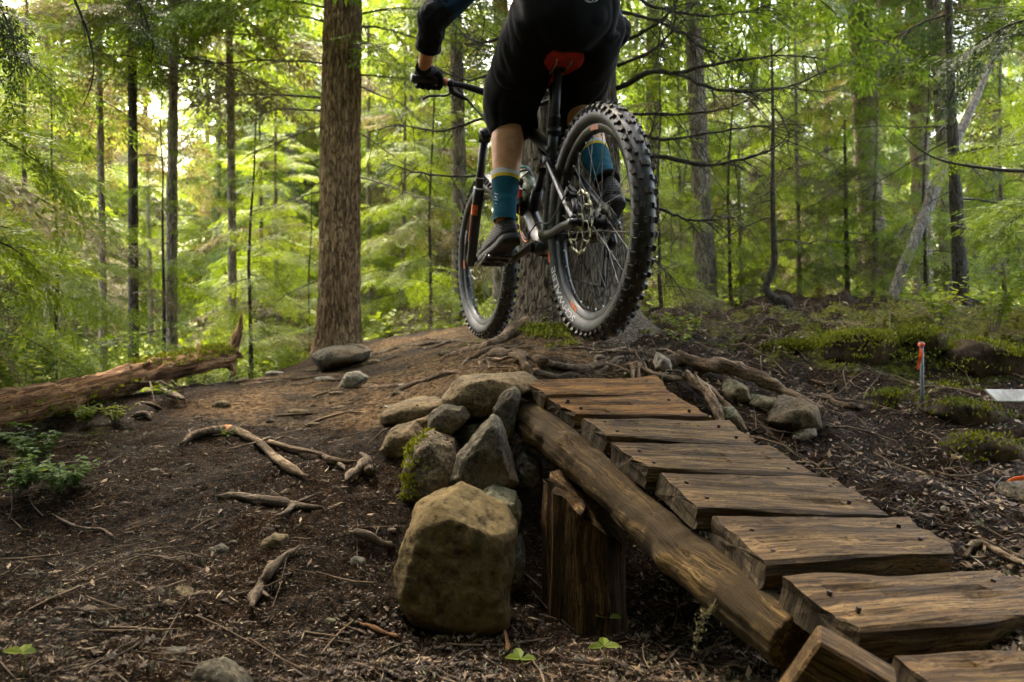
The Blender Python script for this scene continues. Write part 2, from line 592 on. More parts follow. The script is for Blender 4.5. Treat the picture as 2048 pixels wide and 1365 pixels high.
_G = [P(*c) for c in _C]
_W = [(-1.2,.5,.26),(0,.5,.2),(1.2,.5,.25),(-3,1.2,.30),(3,1.2,.34),(0,-3,.2),(-6,-6,.2),(6,-6,.2),(-4.5,3.4,.40),(4.5,3.4,.55),
      (-1.9,6.4,.28),(-2.6,5.5,.3),(-3,7.5,.15),(-1.6,9.5,.35),(-4.4,10,.18),(-7,12,.12),(-.6,9,.72),(.3,8,.85),(1.8,9,.9),(3.6,9.5,.9),(6,9,.86),(6,6,.85),(9,5,.8),(-6,5,.3),
      (-12,8,.2),(0,14,.6),(5,14,.85),(12,12,.85),(-10,18,.1),(0,22,.45),(10,22,.75),(-25,25,.0),(0,40,.3),(25,25,.6),(-40,60,0),(40,60,.4),(0,75,.2),(70,70,.3),(-70,70,0),(-70,0,.1),(70,0,.4),(0,-40,.2),(-40,-40,.1),(40,-40,.3)]
_K = np.array([list(g) for g in _G] + [list(x) for x in _W])
def _phi(r2): return np.where(r2 > 1e-12, r2 * np.log(np.maximum(r2, 1e-12)) * .5, 0)
_xy = _K[:, :2]
_d = ((_xy[:, None] - _xy[None]) ** 2).sum(-1)
_n = len(_K)
_A = np.zeros((_n + 3, _n + 3))
_A[:_n, :_n] = _phi(_d) + np.eye(_n) * .004
_A[:_n, _n] = 1; _A[:_n, _n + 1:] = _xy
_A[_n, :_n] = 1; _A[_n + 1:, :_n] = _xy.T
_sol = np.linalg.solve(_A, np.concatenate([_K[:, 2], np.zeros(3)]))
def gz0(x, y):
    x = np.atleast_1d(np.asarray(x, float)); y = np.atleast_1d(np.asarray(y, float))
    out = np.zeros(len(x))
    for s in range(0, len(x), 20000):
        q = np.stack([x[s:s + 20000], y[s:s + 20000]], -1)
        d = ((q[:, None] - _xy[None]) ** 2).sum(-1)
        out[s:s + 20000] = _phi(d) @ _sol[:_n] + _sol[_n] + q @ _sol[_n + 1:]
    return out
def bumps(x, y):
    p = np.stack([x, y, np.zeros_like(x)], -1)
    rough = 1 - .55 * trailmask(x, y)
    hum = np.clip((x - .7) / .8, 0, 1) * np.clip((y - 3.2) / 1.0, 0, 1) * np.clip((9 - y) / 2, 0, 1)
    return (fbm(p * 2.2, 3, 3) * .022 * rough + (np.abs(fbm(p * 1.7, 4, 23)) * .28 - .07) * hum + fbm(p * 9, 3, 8) * .017 * rough + fbm(p * 30, 2, 12) * .008)
def _blob(x, y, cx, cy, rx, ry):
    d = ((x - cx) / rx) ** 2 + ((y - cy) / ry) ** 2
    return np.clip(1.3 - d, 0, 1)
def trailmask(x, y):
    m = np.zeros_like(x)
    for (cx, cy_, rx, ry) in ((-.75, 3.9, .8, .6), (-.8, 4.8, .9, 1.0), (-.6, 6.2, 1.2, 1.0), (-.3, 3.6, .5, .6), (.0, 3.4, .45, .5), (-.2, 4.4, .7, .9)):
        m = np.maximum(m, _blob(x, y, cx, cy_, rx, ry))
    return np.clip(m * 1.3, 0, 1)
def mossmask(x, y):
    m = np.zeros_like(x)
    for (cx, cy_, rx, ry, s) in ((1.2, 4.9, 1.0, .9, .5), (2.4, 5.0, 1.3, 1.1, .7), (1.9, 4.0, .8, .5, .7), (.25, 5.0, .7, .6, .9), (3.4, 5.0, 1.6, 2.2, .8), (-2.1, 3.2, .7, .7, .5), (-1.5, 2.6, .4, .5, .15), (.9, 6.0, .6, .6, .3)):
        m = np.maximum(m, _blob(x, y, cx, cy_, rx, ry) * s)
    m = np.maximum(m, np.clip((y - 7.8) / 2, 0, .8))
    return m
def gz(x, y):
    x = np.atleast_1d(np.asarray(x, float)); y = np.atleast_1d(np.asarray(y, float))
    return gz0(x, y) + bumps(x, y)
def g1(x, y): return float(gz(x, y)[0])

def make_ground():
    tx = np.linspace(-5, 5, 370); ty = np.linspace(-4.0, 5.2, 350)
    xs = .9 * np.sinh(tx) + .1; ys = 2.6 + .85 * np.sinh(ty)
    X, Y = np.meshgrid(xs, ys)
    x, y = X.ravel(), Y.ravel()
    z = gz(x, y)
    nx, ny = len(xs), len(ys)
    i = np.arange(ny - 1)[:, None] * nx; j = np.arange(nx - 1)[None]
    q = np.stack([i + j, i + j + 1, i + nx + j + 1, i + nx + j], -1).reshape(-1, 4)
    mb = MB(); mb.add(np.stack([x, y, z], -1), q)
    o = mb.build('ground', M['ground'])
    for nm, f in (('trail', trailmask), ('moss', mossmask)):
        a = o.data.attributes.new(nm, 'FLOAT', 'POINT')
        a.data.foreach_set('value', f(x, y).astype(np.float32))
    tag(o, kind='structure')
    return o
make_ground()

def put(px, py, lo=1.2, hi=14.0):
    """where the sight line through a photo pixel meets the ground"""
    Y = np.linspace(lo, hi, 500)
    x = (px - 1024) / F * Y
    zz = CZ + (620 - py) / F * Y
    g = gz(x, Y)
    k = np.where(zz <= g)[0]
    i = k[0] if len(k) else len(Y) - 1
    return np.array([x[i], Y[i], g[i]])
# ------------------------------------------------------------------ the wooden ramp
def raydir(px, py): return np.array([(px - 1024) / F, 1.0, (620 - py) / F])
_vp = nrm(raydir(274, 197))
_h = nrm([_vp[1], -_vp[0], 0]) + np.array([0, 0, -.06])
RN = nrm(np.cross(_h, _vp))
if RN[2] < 0: RN = -RN
_O = raydir(1040, 763) * 2.8
def onramp(px, py):
    d = raydir(px, py)
    return d * (RN @ _O) / (RN @ d) + np.array([0, 0, CZ])
PLANKS = [  # back-left, front-left, front-right, back-right corners of each top face
 [(1040,762),(1092,794),(1340,788),(1312,757)],
 [(1096,794),(1150,826),(1425,833),(1340,788)],
 [(1163,836),(1212,872),(1520,892),(1455,838)],
 [(1223,889),(1297,938),(1630,953),(1540,896)],
 [(1318,945),(1396,1016),(1779,1030),(1665,958)],
 [(1430,1035),(1530,1127),(1918,1106),(1812,1034)],
 [(1570,1160),(1715,1257),(2170,1222),(1985,1138)],
 [(1790,1306),(1960,1432),(2480,1390),(2240,1285)],
]
def plank_mesh(c, T, seed):
    """a rough sawn plank: rounded section swept left to right, wavy edges, ragged ends; returned about its own axes"""
    c = [np.asarray(p) for p in c]
    L0, L1 = (c[0] + c[1]) / 2, (c[2] + c[3]) / 2
    ax = nrm(L1 - L0)
    up = nrm(RN - ax * (RN @ ax))
    fr = np.cross(ax, up)                       # towards the low end of the ramp
    cen = (L0 + L1) / 2
    R = np.stack([ax, fr, up], 1)
    loc = [(p - cen) @ R for p in c]
    # section loop (v across 0 back..1 front, w 0 top..1 bottom)
    sec = [(v, 0.0) for v in np.linspace(.02, .98, 13)] + [(.997, .07)] + [(1.0, w_) for w_ in (.22, .45, .7, .9)] + [(.98, 1.0)] + \
          [(v, 1.0) for v in (.75, .5, .25)] + [(.02, 1.0)] + [(0.0, w_) for w_ in (.9, .65, .35, .12)] + [(.006, .05)]
    sec = np.array(sec)
    K, m = 60, len(sec)
    u = np.linspace(0, 1, K)
    V = np.zeros((K, m, 3))
    for i, t in enumerate(u):
        b = loc[0] * (1 - t) + loc[3] * t
        f = loc[1] * (1 - t) + loc[2] * t
        V[i] = b * (1 - sec[:, :1]) + f * sec[:, :1]
        V[i, :, 2] -= sec[:, 1] * T
    W = V.reshape(-1, 3)
    p1 = W * np.array([5.0, 60, 60]) + seed * 7.1
    p2 = W * np.array([3.0, 9, 9]) + seed * 3.7
    d = fbm(p1, 3, seed) * .0032 + fbm(p2, 3, seed + 9) * .006
    wave = vnoise(np.stack([W[:, 0] * 5 + seed * 11, np.zeros(len(W)), W[:, 1] * 3], -1), seed + 20)
    s2 = np.tile(sec, (K, 1))
    out = np.zeros_like(W)
    topish = s2[:, 1] < .06
    out[:, 2] += np.where(topish, d + np.where(s2[:, 0] > .9, wave * .004, 0), d * .8)
    edge = np.where(s2[:, 0] > .99, 1.0, np.where(s2[:, 0] < .01, -1.0, 0))
    out[:, 1] += edge * (wave * .013 + d * 1.4)
    # lengthwise checks: narrow grooves cut in the top
    rg = np.random.RandomState(seed + 3)
    for _ in range(4):
        vy = rg.uniform(.12, .9); u0 = rg.uniform(-.1, .7); u1 = u0 + rg.uniform(.2, .6)
        uu = np.repeat(u, m)
        near = np.exp(-((s2[:, 0] - vy - .03 * np.sin(uu * 7 + seed)) / .03) ** 2) * (uu > u0) * (uu < u1) * topish
        out[:, 2] -= near * .007
    W = W + out
    W = W.reshape(K, m, 3)
    e = fbm(np.stack([np.zeros(m) + seed, sec[:, 0] * 6, sec[:, 1] * 4], -1), 3, seed + 31) * .006
    e2 = fbm(np.stack([np.zeros(m) + seed, sec[:, 0] * 5, sec[:, 1] * 4], -1), 3, seed + 41) * .010
    W[0, :, 0] += e + sec[:, 1] * .002; W[-1, :, 0] += e2
    W[1, :, 0] += e * .6; W[-2, :, 0] += e2 * .6
    i = np.arange(K - 1)[:, None] * m; j = np.arange(m)[None]; j2 = (j + 1) % m
    q = np.stack([i + j, i + m + j, i + m + j2, i + j2], -1).reshape(-1, 4)
    mb = MB(); mb.add(W.reshape(-1, 3), q, m=0)
    for end, sg in ((0, 1), (K - 1, -1)):        # end grain: rings of points shrinking to the middle
        r0 = W[end].copy(); cc = r0.mean(0)
        rings = [r0]
        for s_ in (.72, .4):
            r = cc + (r0 - cc) * s_
            r[:, 0] += fbm(r * 60 + seed, 2, seed + 50) * .003
            rings.append(r)
        VV = np.vstack(rings + [cc[None]])
        qq = []
        for a in range(2):
            for b in range(m):
                f4 = (a * m + b, a * m + (b + 1) % m, (a + 1) * m + (b + 1) % m, (a + 1) * m + b)
                qq.append(f4 if sg > 0 else f4[::-1])
        tt = [((2 * m + b, 2 * m + (b + 1) % m, 3 * m) if sg > 0 else (2 * m + (b + 1) % m, 2 * m + b, 3 * m)) for b in range(m)]
        mb.add(VV, qq, tt, m=1)
    Mx = np.eye(4); Mx[:3, :3] = R; Mx[:3, 3] = cen
    return mb, Mx
_c1 = onramp(1300, 900)
ramp = empty('wooden_ramp', (_c1[0], _c1[1], g1(_c1[0], _c1[1])), 'rough plank ramp on a peeled log climbing to the stone pile', 'ramp')
plank_obs = []
for k, cs in enumerate(PLANKS):
    c = [onramp(*p) for p in cs]
    lift = [.004, 0, .0, .004, .0, .003, 0, -.004][k]
    c = [p + RN * lift for p in c]
    mb, Mx = plank_mesh(c, [.05, .056, .058, .06, .062, .066, .07, .06][k], 11 + k)
    o = mb.build('plank', [M['plank_orange'] if k < 2 else M['plank'], M['plank_end']], ramp, smooth=False, local=True)
    o.matrix_basis = wm(ramp).inverted() @ Matrix(Mx.tolist())
    if k < 2: o['label'] = 'orange brown damp plank at the top of the ramp'
    if k == 7: o['label'] = 'lowest plank at the bottom edge, out of focus'
    plank_obs.append(o)

# left log under the plank ends (right one is its twin under the other ends)
def ramp_log(off, name, r0, seed, ext0=.02, ext1=-.16):
    a = onramp(1065, 775); b = onramp(1740, 1270)
    d = nrm(b - a); sd_ = nrm(np.cross(d, RN)); sd_ = sd_ if sd_[0] > 0 else -sd_
    A = a - d * ext0 + sd_ * off - RN * (.05 + r0)
    B = b + d * ext1 + sd_ * off - RN * (.062 + r0)
    n = 46
    pts = cr([A, A * .66 + B * .34 + RN * .006, A * .33 + B * .67 - RN * .008, B], n)
    rad = r0 * (1 + .05 * np.sin(np.linspace(0, 9, n)))
    V, q, t = tube(cr(pts, 160), np.interp(np.linspace(0, 1, 160), np.linspace(0, 1, n), rad), n=44, noise=.06, nscale=14, seed=seed)
    _ctr = pts[np.argmin(((V[:, None] - pts[None]) ** 2).sum(-1), 1)]
    _s = (V - A) @ d; _u = nrm_rows(V - _ctr); _a = np.arctan2(_u @ RN, _u @ sd_)
    _g = vnoise(np.stack([np.cos(_a) * 3.2, np.sin(_a) * 3.2, _s * 1.6], -1), seed + 2)
    V = V - _u * (np.clip(.09 - np.abs(_g), 0, 1) * .10 + np.clip(fbm(V * 22, 3, seed + 6), 0, 1) * .006)[:, None]
    # knots
    rg = np.random.RandomState(seed)
    for _ in range(7):
        kx = pts[rg.randint(3, n - 3)] + nrm(rg.randn(3)) * r0
        dd = np.linalg.norm(V - kx, axis=1)
        ctr = pts[np.argmin(((V[:, None] - pts[None]) ** 2).sum(-1), 1)]
        V += nrm_rows(V - ctr) * (np.exp(-(dd / .028) ** 2) * .016)[:, None]
    cen = (A + B) / 2
    ax = nrm(B - A); up = nrm(RN - ax * (RN @ ax)); R = np.stack([ax, np.cross(up, ax), up], 1)
    mb = MB(); mb.add((V - cen) @ R, q, t)
    o = mb.build(name, M['log'], ramp, local=True)
    Mx = np.eye(4); Mx[:3, :3] = R; Mx[:3, 3] = cen
    o.matrix_basis = wm(ramp).inverted() @ Matrix(Mx.tolist())
    return o, A, B
def nrm_rows(v): return v / np.maximum(np.linalg.norm(v, axis=1, keepdims=True), 1e-9)
lo1, LA, LB = ramp_log(.0, 'stringer_log', .062, 5)
ramp_log(.40, 'stringer_log', .06, 9)

# slant-cut post that carries the left log
def post():
    c = P(1172, 1130, 2.36)
    base = g1(c[0], c[1]) - .12
    top = P(1140, 985, 2.33)[2]
    n, k = 36, 16
    zz = np.linspace(base, top + .1, k)
    pts = np.stack([np.full(k, c[0]), np.full(k, c[1]), zz], -1)
    rad = np.interp(zz, [base, base + .12, base + .3, top], [.155, .130, .122, .12])
    V, q, t = tube(pts, rad, n=n, noise=.05, nscale=6, seed=4, cap=True)
    ang = np.arctan2(V[:, 1] - c[1], V[:, 0] - c[0])
    fl = fbm(np.stack([np.cos(ang) * 5, np.sin(ang) * 5, V[:, 2] * 1.2], -1), 4, 77)
    V[:, :2] += (V[:, :2] - c[:2]) * (fl * .12 - np.clip(.12 - np.abs(vnoise(np.stack([np.cos(ang) * 4, np.sin(ang) * 4, V[:, 2] * .5], -1), 78)), 0, 1) * 1.3)[:, None]
    # the slanting saw cut: everything above the plane is pulled down onto it
    d = nrm(LB - LA)
    axis_z = lambda p: LA[2] + (LB[2] - LA[2]) * ((p[:, 0] - LA[0]) * (LB[0] - LA[0]) + (p[:, 1] - LA[1]) * (LB[1] - LA[1])) / ((LB[0] - LA[0]) ** 2 + (LB[1] - LA[1]) ** 2)
    lim = CZ - .455 - .85 * (V[:, 0] - P(1085, 935, 2.33)[0]) + .3 * (V[:, 1] - c[1])
    lim = np.minimum(lim, axis_z(V) - .03)
    V[:, 2] = np.minimum(V[:, 2], lim)
    mb = MB(); mb.add(V, q, t)
    o = mb.build('support_post', M['post'], ramp)
    return c, base
POSTC, POSTB = post()
# short cut board wedged under the low end
bd = MB()
pc = P(1622, 1392, 1.40)
bd.addm(rbox((0, 0, 0), (.14, .06, .30), .005))
Mx = np.eye(4); Mx[:3, :3] = rot('Z', -14) @ rot('Y', 27) @ rot('X', 14); Mx[:3, 3] = pc + np.array([.005, 0, -.035])
o = bd.build('support_block', M['plank'], ramp, smooth=False, local=True)
o.matrix_basis = wm(ramp).inverted() @ Matrix(Mx.tolist())
# nail heads
_rn = np.random.RandomState(6)
for k_, u_, v_ in [(k_, u_ + _rn.uniform(-.02, .02), v_ + _rn.uniform(-.08, .08)) for k_ in range(7) for u_ in (.09, .88) for v_ in (.3, .72)]:
    cc_ = [onramp(*p) for p in PLANKS[k_]]
    p = (cc_[0] * (1 - v_) + cc_[1] * v_) * (1 - u_) + (cc_[3] * (1 - v_) + cc_[2] * v_) * u_
    mb = MB()
    V, q, t = tube([p + RN * -.004, p + RN * .0075], .0055, n=8)
    mb.add(V, q, t)
    o = mb.build('nail', M.setdefault('rust', plain('rusty_nail', (.06, .04, .03), .6, .6)), ramp, smooth=False)

# ------------------------------------------------------------------ stones
def rock(name, poly, Y, depth, mats, label, seed, level=4, flat=.55, rough=.06, facets=5, tilt=0.0, back=.5, group=None, cat='rock', sink=0.0, frq=3.0, planes=(), grow=1.0):
    """a stone whose outline seen from the trail is poly (photo pixels), standing Y metres away and depth thick"""
    pl = np.array([[(x - 1024) / F * Y, CZ + (620 - y) / F * Y] for x, y in poly])
    pl = pl.mean(0) + (pl - pl.mean(0)) * grow
    c = np.array([(pl[:, 0].min() + pl[:, 0].max()) / 2, (pl[:, 1].min() + pl[:, 1].max()) / 2])
    import bmesh
    rg = np.random.RandomState(seed)
    bm = bmesh.new()
    pts3 = []
    def ring(sc, y, jit):
        for a_ in pl:
            q_ = c + (a_ - c) * sc * (1 + rg.uniform(-jit, jit))
            pts3.append((q_[0], Y + y * depth, q_[1]))
    f0 = 1 - flat * .5
    ring(1.0, rg.uniform(-.05, .08), 0)
    ring(.94, -.30 * 2 * (1 - back), .05); ring(f0 * .86, -.46 * 2 * (1 - back), .12); ring(f0 * .5, -.5 * 2 * (1 - back), .35)
    ring(.9, .3, .06); ring(.6, .5, .2)
    for p_ in pts3: bm.verts.new(p_)
    bmesh.ops.convex_hull(bm, input=bm.verts[:])
    bmesh.ops.delete(bm, geom=[v for v in bm.verts if not v.link_faces], context='VERTS')
    bmesh.ops.dissolve_limit(bm, angle_limit=math.radians(15), verts=bm.verts[:], edges=bm.edges[:])
    bmesh.ops.triangulate(bm, faces=bm.faces[:])
    size_ = np.ptp(pl, axis=0).max()
    tgt = size_ / (10 if level < 3 else 22 if level < 5 else 42)
    for _ in range(7):
        long_ = [e for e in bm.edges if e.calc_length() > tgt * 1.6]
        if not long_ or len(bm.verts) > (400 if level < 3 else 2500 if level < 5 else 9000): break
        bmesh.ops.subdivide_edges(bm, edges=long_, cuts=1)
        bmesh.ops.triangulate(bm, faces=bm.faces[:])
    for _ in range(2): bmesh.ops.smooth_vert(bm, verts=bm.verts[:], factor=.35, use_axis_x=True, use_axis_y=True, use_axis_z=True)
    bm.normal_update(); bm.verts.index_update()
    V = np.array([v.co[:] for v in bm.verts]); NN = np.array([v.normal[:] for v in bm.verts])
    t = np.array([[v.index for v in f.verts] for f in bm.faces])
    bm.free()
    size = np.ptp(pl, axis=0).max()
    ctr = np.array([c[0], Y, c[1]])
    for n_, fr_ in planes:
        n_ = nrm(n_); proj = (V - ctr) @ n_
        V = V - n_ * np.maximum(proj - proj.max() * fr_, 0)[:, None]
    nn = NN
    f = fbm(V * frq / size + seed * 3.1, 5, seed, .55)
    rid = np.abs(fbm(V * frq * 1.3 / size + seed * 1.7, 4, seed + 4, .55))
    crk = np.clip(.10 - np.abs(vnoise(V * frq * .9 / size + seed * 5.3, seed + 8)), 0, 1) * 4
    fine = fbm(V * frq * 6 / size + seed, 3, seed + 12)
    V = V + nn * ((f * .30 - rid * .30 - crk * .30 + fine * .14) * rough * size)[:, None]
    for ax_i, k_i in ((0, 0), (2, 1)):            # keep the measured outline
        lo_, hi_ = V[:, ax_i].min(), V[:, ax_i].max()
        V[:, ax_i] = pl[:, k_i].min() + (V[:, ax_i] - lo_) * (np.ptp(pl[:, k_i]) / (hi_ - lo_))
    if tilt: V[:, 1] += (V[:, 2] - c[1]) * tilt
    V[:, 2] -= sink
    org = (c[0], Y, V[:, 2].min())
    mb = MB(); mb.add(V, None, t)
    o = mb.build(name, mats, origin=org, smooth=True)
    return tag(o, label, cat, group)

rock('boulder', [(800,1180),(793,1130),(812,1060),(838,1010),(880,985),(922,968),(970,985),(1020,1012),(1036,1050),(1030,1100),(1035,1140),(1022,1200),(1020,1240),(985,1262),(900,1262),(840,1232)], 2.12, .30, M['boulder'],
     'big ochre boulder standing on the dirt left of the ramp post', 3, 6, .25, .05, 0, planes=(((.4, -.45, 1), .86),), back=.5, cat='boulder', frq=4)
rock('rock', [(818,985),(815,930),(832,885),(862,866),(905,885),(925,925),(935,968),(905,985),(860,1003),(832,1008)], 2.62, .30, M['moss_rock'],
     'speckled stone with bright moss on its side behind the ochre boulder', 7, 5, .35, .05, 3, grow=1.08)
rock('rock', [(905,955),(925,905),(955,865),(985,835),(1000,850),(1000,890),(1020,920),(1032,955),(1010,975),(960,978)], 2.56, .24, M['grey_rock'],
     'grey pointed slab leaning between mossy stone and ramp log', 9, 5, .3, .06, 5, grow=1.10)
rock('rock', [(985,850),(988,815),(1010,785),(1030,778),(1040,792),(1034,830),(1028,870),(1008,892),(992,880)], 2.72, .14, M['grey_rock'],
     'upright grey stone wedged against the top end of the ramp log', 12, 5, .3, .06, 4, grow=1.10)
rock('rock', [(895,790),(925,755),(985,747),(1050,752),(1072,768),(1030,785),(995,800),(985,825),(960,830),(930,812),(900,808)], 2.92, .42, M['tan_rock'],
     'tan flat topped capstone at the lip of the ramp', 15, 5, .3, .04, 4, grow=1.10)
rock('rock', [(860,855),(868,825),(895,808),(925,812),(940,830),(925,850),(890,875),(868,880)], 2.78, .22, M['grey_rock'],
     'grey knobbly stone just under the left end of the capstone', 18, 5, .3, .07, 4, grow=1.10)
rock('rock', [(888,905),(900,862),(935,838),(975,832),(985,850),(960,890),(930,925)], 2.86, .26, M['dark_rock'],
     'shadowed brown stone recessed in the gap below the capstone', 21, 5, .3, .07, 4, grow=1.10)
rock('rock', [(960,990),(985,975),(1030,990),(1042,1020),(1030,1050),(990,1030)], 2.42, .22, M['green_rock'],
     'small dark stone with moss right behind the top of the ochre boulder', 23, 5, .3, .07, 4, grow=1.10)
rock('rock', [(1015,1110),(1040,1080),(1050,1110),(1042,1160),(1020,1180)], 2.4, .18, M['dark_rock'],
     'dark stone in the shade between the ochre boulder and the post', 27, 5, .3, .07, 4, grow=1.10)
rock('rock', [(1030,930),(1045,900),(1075,915),(1085,960),(1060,985),(1035,970)], 2.72, .22, M['dark_rock'],
     'dark stone in the hollow under the ramp log', 28, 5, .3, .07, 4, grow=1.10)
rock('rock', [(985,845),(965,810),(1000,795),(1015,800),(1000,830)], 2.85, .18, M['grey_rock'],
     'small grey wedge stone directly beneath the capstone', 29, 5, .3, .07, 4, grow=1.10)
rock('rock', [(770,885),(790,850),(830,838),(850,855),(840,880),(810,905),(780,900)], 2.86, .3, M['tan_rock'],
     'low rusty tan stone on the trail left of the mossy stone', 31, 5, .3, .07, 4, grow=1.10, sink=.01)
rock('flat_rock', [(770,815),(800,800),(850,790),(895,792),(905,805),(880,825),(820,838),(775,835)], 3.12, .42, M['tan_rock'],
     'flat sandy slab on the trail left of the capstone', 33, 4, .35, .03, 3, sink=.012)
rock('rock', [(815,850),(835,832),(862,828),(868,850),(850,870),(825,868)], 2.95, .2, M['tan_rock'],
     'small squarish stone between the sandy slab and the knobbly grey stone', 34, 5, .3, .07, 4, grow=1.10)
# stones scattered on the trail and slopes
def grock(poly, dy, mats, label, seed, depth=None, name='rock', level=3, sink=.01, **k):
    k.setdefault('cat', 'rock')
    pl = np.array(poly, float)
    b = put((pl[:, 0].min() + pl[:, 0].max()) / 2, pl[:, 1].max() - dy)
    wid = np.ptp(pl[:, 0]) / F * b[1]
    return rock(name, poly, b[1] + (depth or wid * .7) * .25, depth or wid * .7, mats, label, seed, level, sink=sink, **k)
grock([(645,725),(632,705),(655,690),(700,690),(735,700),(730,715),(690,728),(655,740)], 4, M['grey_rock'], 'rounded grey boulder at the foot of the big red fir trunk', 41, .6, 'boulder', 4, cat='boulder')
grock([(678,772),(690,742),(715,738),(738,750),(730,765),(700,780)], 3, M['pale_rock'], 'pale triangular broken stone on the trail below the fir', 43, None, 'rock', 3, facets=5)
grock([(522,1075),(545,1060),(575,1063),(578,1085),(550,1093),(520,1090)], 6, M['tan_rock'], 'rounded half buried stone above the long stick on the dirt', 45)
grock([(412,1092),(440,1077),(462,1085),(465,1102),(430,1108)], 5, M['dark_rock'], 'dull brown stone almost level with the dirt, left of the half buried stone', 46, sink=.015)
grock([(350,1172),(356,1165),(412,1188),(408,1197),(360,1192)], 4, M['tan_rock'], 'small tan wedge of stone lying alone on the dark dirt', 47, facets=3)
grock([(312,1200),(335,1190),(357,1195),(358,1215),(325,1222)], 5, M['moss_rock'], 'mossy green stone next to the small tan wedge', 48)
grock([(384,1340),(400,1316),(440,1314),(480,1335),(510,1375),(480,1395),(400,1390)], 10, M['grey_rock'], 'flat grey stone at the bottom edge of the dirt', 49, None, 'rock', 4)
grock([(642,1240),(655,1228),(672,1232),(668,1252),(648,1255)], 4, M['green_rock'], 'small grey green stone on the needle litter below the boulder', 50)
grock([(320,1305),(335,1285),(370,1283),(385,1300),(360,1318),(330,1320)], 6, M['dark_rock'], 'dark half buried stone above the flat grey stone', 51, sink=.015)
grock([(690,1125),(708,1105),(730,1112),(738,1135),(700,1140)], 6, M['dark_rock'], 'small brown stone under the dark piece of wood left of the boulder', 53)
# small flat stones set in the trail
rgs = np.random.RandomState(14)
for k in range(26):
    px_, py_ = rgs.uniform(440, 900), rgs.uniform(702, 850)
    w_ = rgs.uniform(8, 22); h_ = w_ * rgs.uniform(.25, .5)
    po = [(px_ + w_ * math.cos(a) * rgs.uniform(.8, 1.1), py_ - h_ * .5 + h_ * math.sin(a) * rgs.uniform(.8, 1.1)) for a in np.linspace(0, 6.28, 8)[:-1]]
    grock(po, h_ * .35, M[('tan_rock', 'pale_rock', 'tan_rock', 'grey_rock')[k % 4]], 'small flat stone bedded in the smooth upper part of the trail', 400 + k, None, 'trail_stone', 2, sink=.004, group='small flat stones in the trail', cat='stone')
# the loose wall of stones right of the ramp top
grock([(1518,830),(1540,800),(1580,785),(1615,800),(1622,840),(1600,858),(1545,852)], 6, M['grey_rock'], 'large pale ridged stone below the thick root right of the ramp', 61, .4, 'rock', 4, frq=5)
grock([(1440,775),(1460,752),(1485,765),(1495,795),(1470,800),(1445,795)], 0, M['green_rock'], 'grey green stone tucked under the arch of the thick root', 62, .25, 'rock', 4)
grock([(1432,845),(1440,808),(1460,805),(1472,830),(1480,860),(1445,862)], 5, M['green_rock'], 'narrow pitted stone beside the ramp planks on the right', 63, .2, 'rock', 4)
grock([(1490,800),(1510,785),(1540,790),(1535,815),(1500,818)], 2, M['green_rock'], 'small stone with a moss cap between the two larger stones by the root', 64, .2)
grock([(1306,730),(1315,700),(1335,712),(1340,735),(1318,742)], 2, M['pale_rock'], 'small pale stone on the mound behind the top plank', 65, .15)
grock([(1570,870),(1590,850),(1622,846),(1625,862),(1595,875)], 3, M['pale_rock'], 'small pale chip of stone in front of the large ridged stone', 66, .15)
grock([(2008,985),(2030,965),(2080,962),(2100,990),(2060,1005),(2015,998)], 6, M['grey_rock'], 'grey stone under the orange tape at the right edge', 67, .2)
grock([(1690,690),(1710,665),(1740,670),(1745,700),(1720,712)], 6, M['green_rock'], 'lichen covered stone showing through the moss on the right mound', 68, .5, 'rock', 4)
grock([(1875,1012),(1888,1005),(1905,1008),(1906,1018),(1885,1022)], 3, M['pale_rock'], 'tiny pale flat stone on the leaf litter right of the ramp', 69)

for k, (pl_, dy, lab) in enumerate((
 ([(1628,705),(1650,665),(1700,648),(1760,655),(1800,690),(1810,720),(1740,730),(1660,722)], 10, 'broad dark mossy hummock in the middle of the right mound'),
 ([(1878,735),(1890,690),(1930,665),(1990,672),(2040,690),(2070,740),(2000,760),(1920,752)], 12, 'mossy overhanging hummock right of the orange flagged stake'),
 ([(1780,680),(1800,650),(1850,640),(1885,660),(1890,690),(1840,700)], 8, 'small mossy hummock above the stake'),
 ([(1530,690),(1560,672),(1610,676),(1640,700),(1600,712),(1550,708)], 8, 'low mossy hummock on the slope above the thick root'),
 ([(1720,800),(1750,770),(1800,765),(1835,790),(1830,815),(1770,820)], 8, 'mossy hummock at the left of the foot of the stake'),
 ([(1860,905),(1880,870),(1940,850),(2010,862),(2050,900),(2000,925),(1910,925)], 10, 'dark mossy hummock below the stake and the pale board'),
 ([(1850,810),(1890,785),(1960,790),(2000,820),(1990,850),(1900,850)], 8, 'dark hummock under the pale board'),
)):
    grock(pl_, dy, M['hummock'], lab, 300 + k, None, 'mossy_hummock', 4, sink=.03, facets=2, cat='hummock', frq=5)
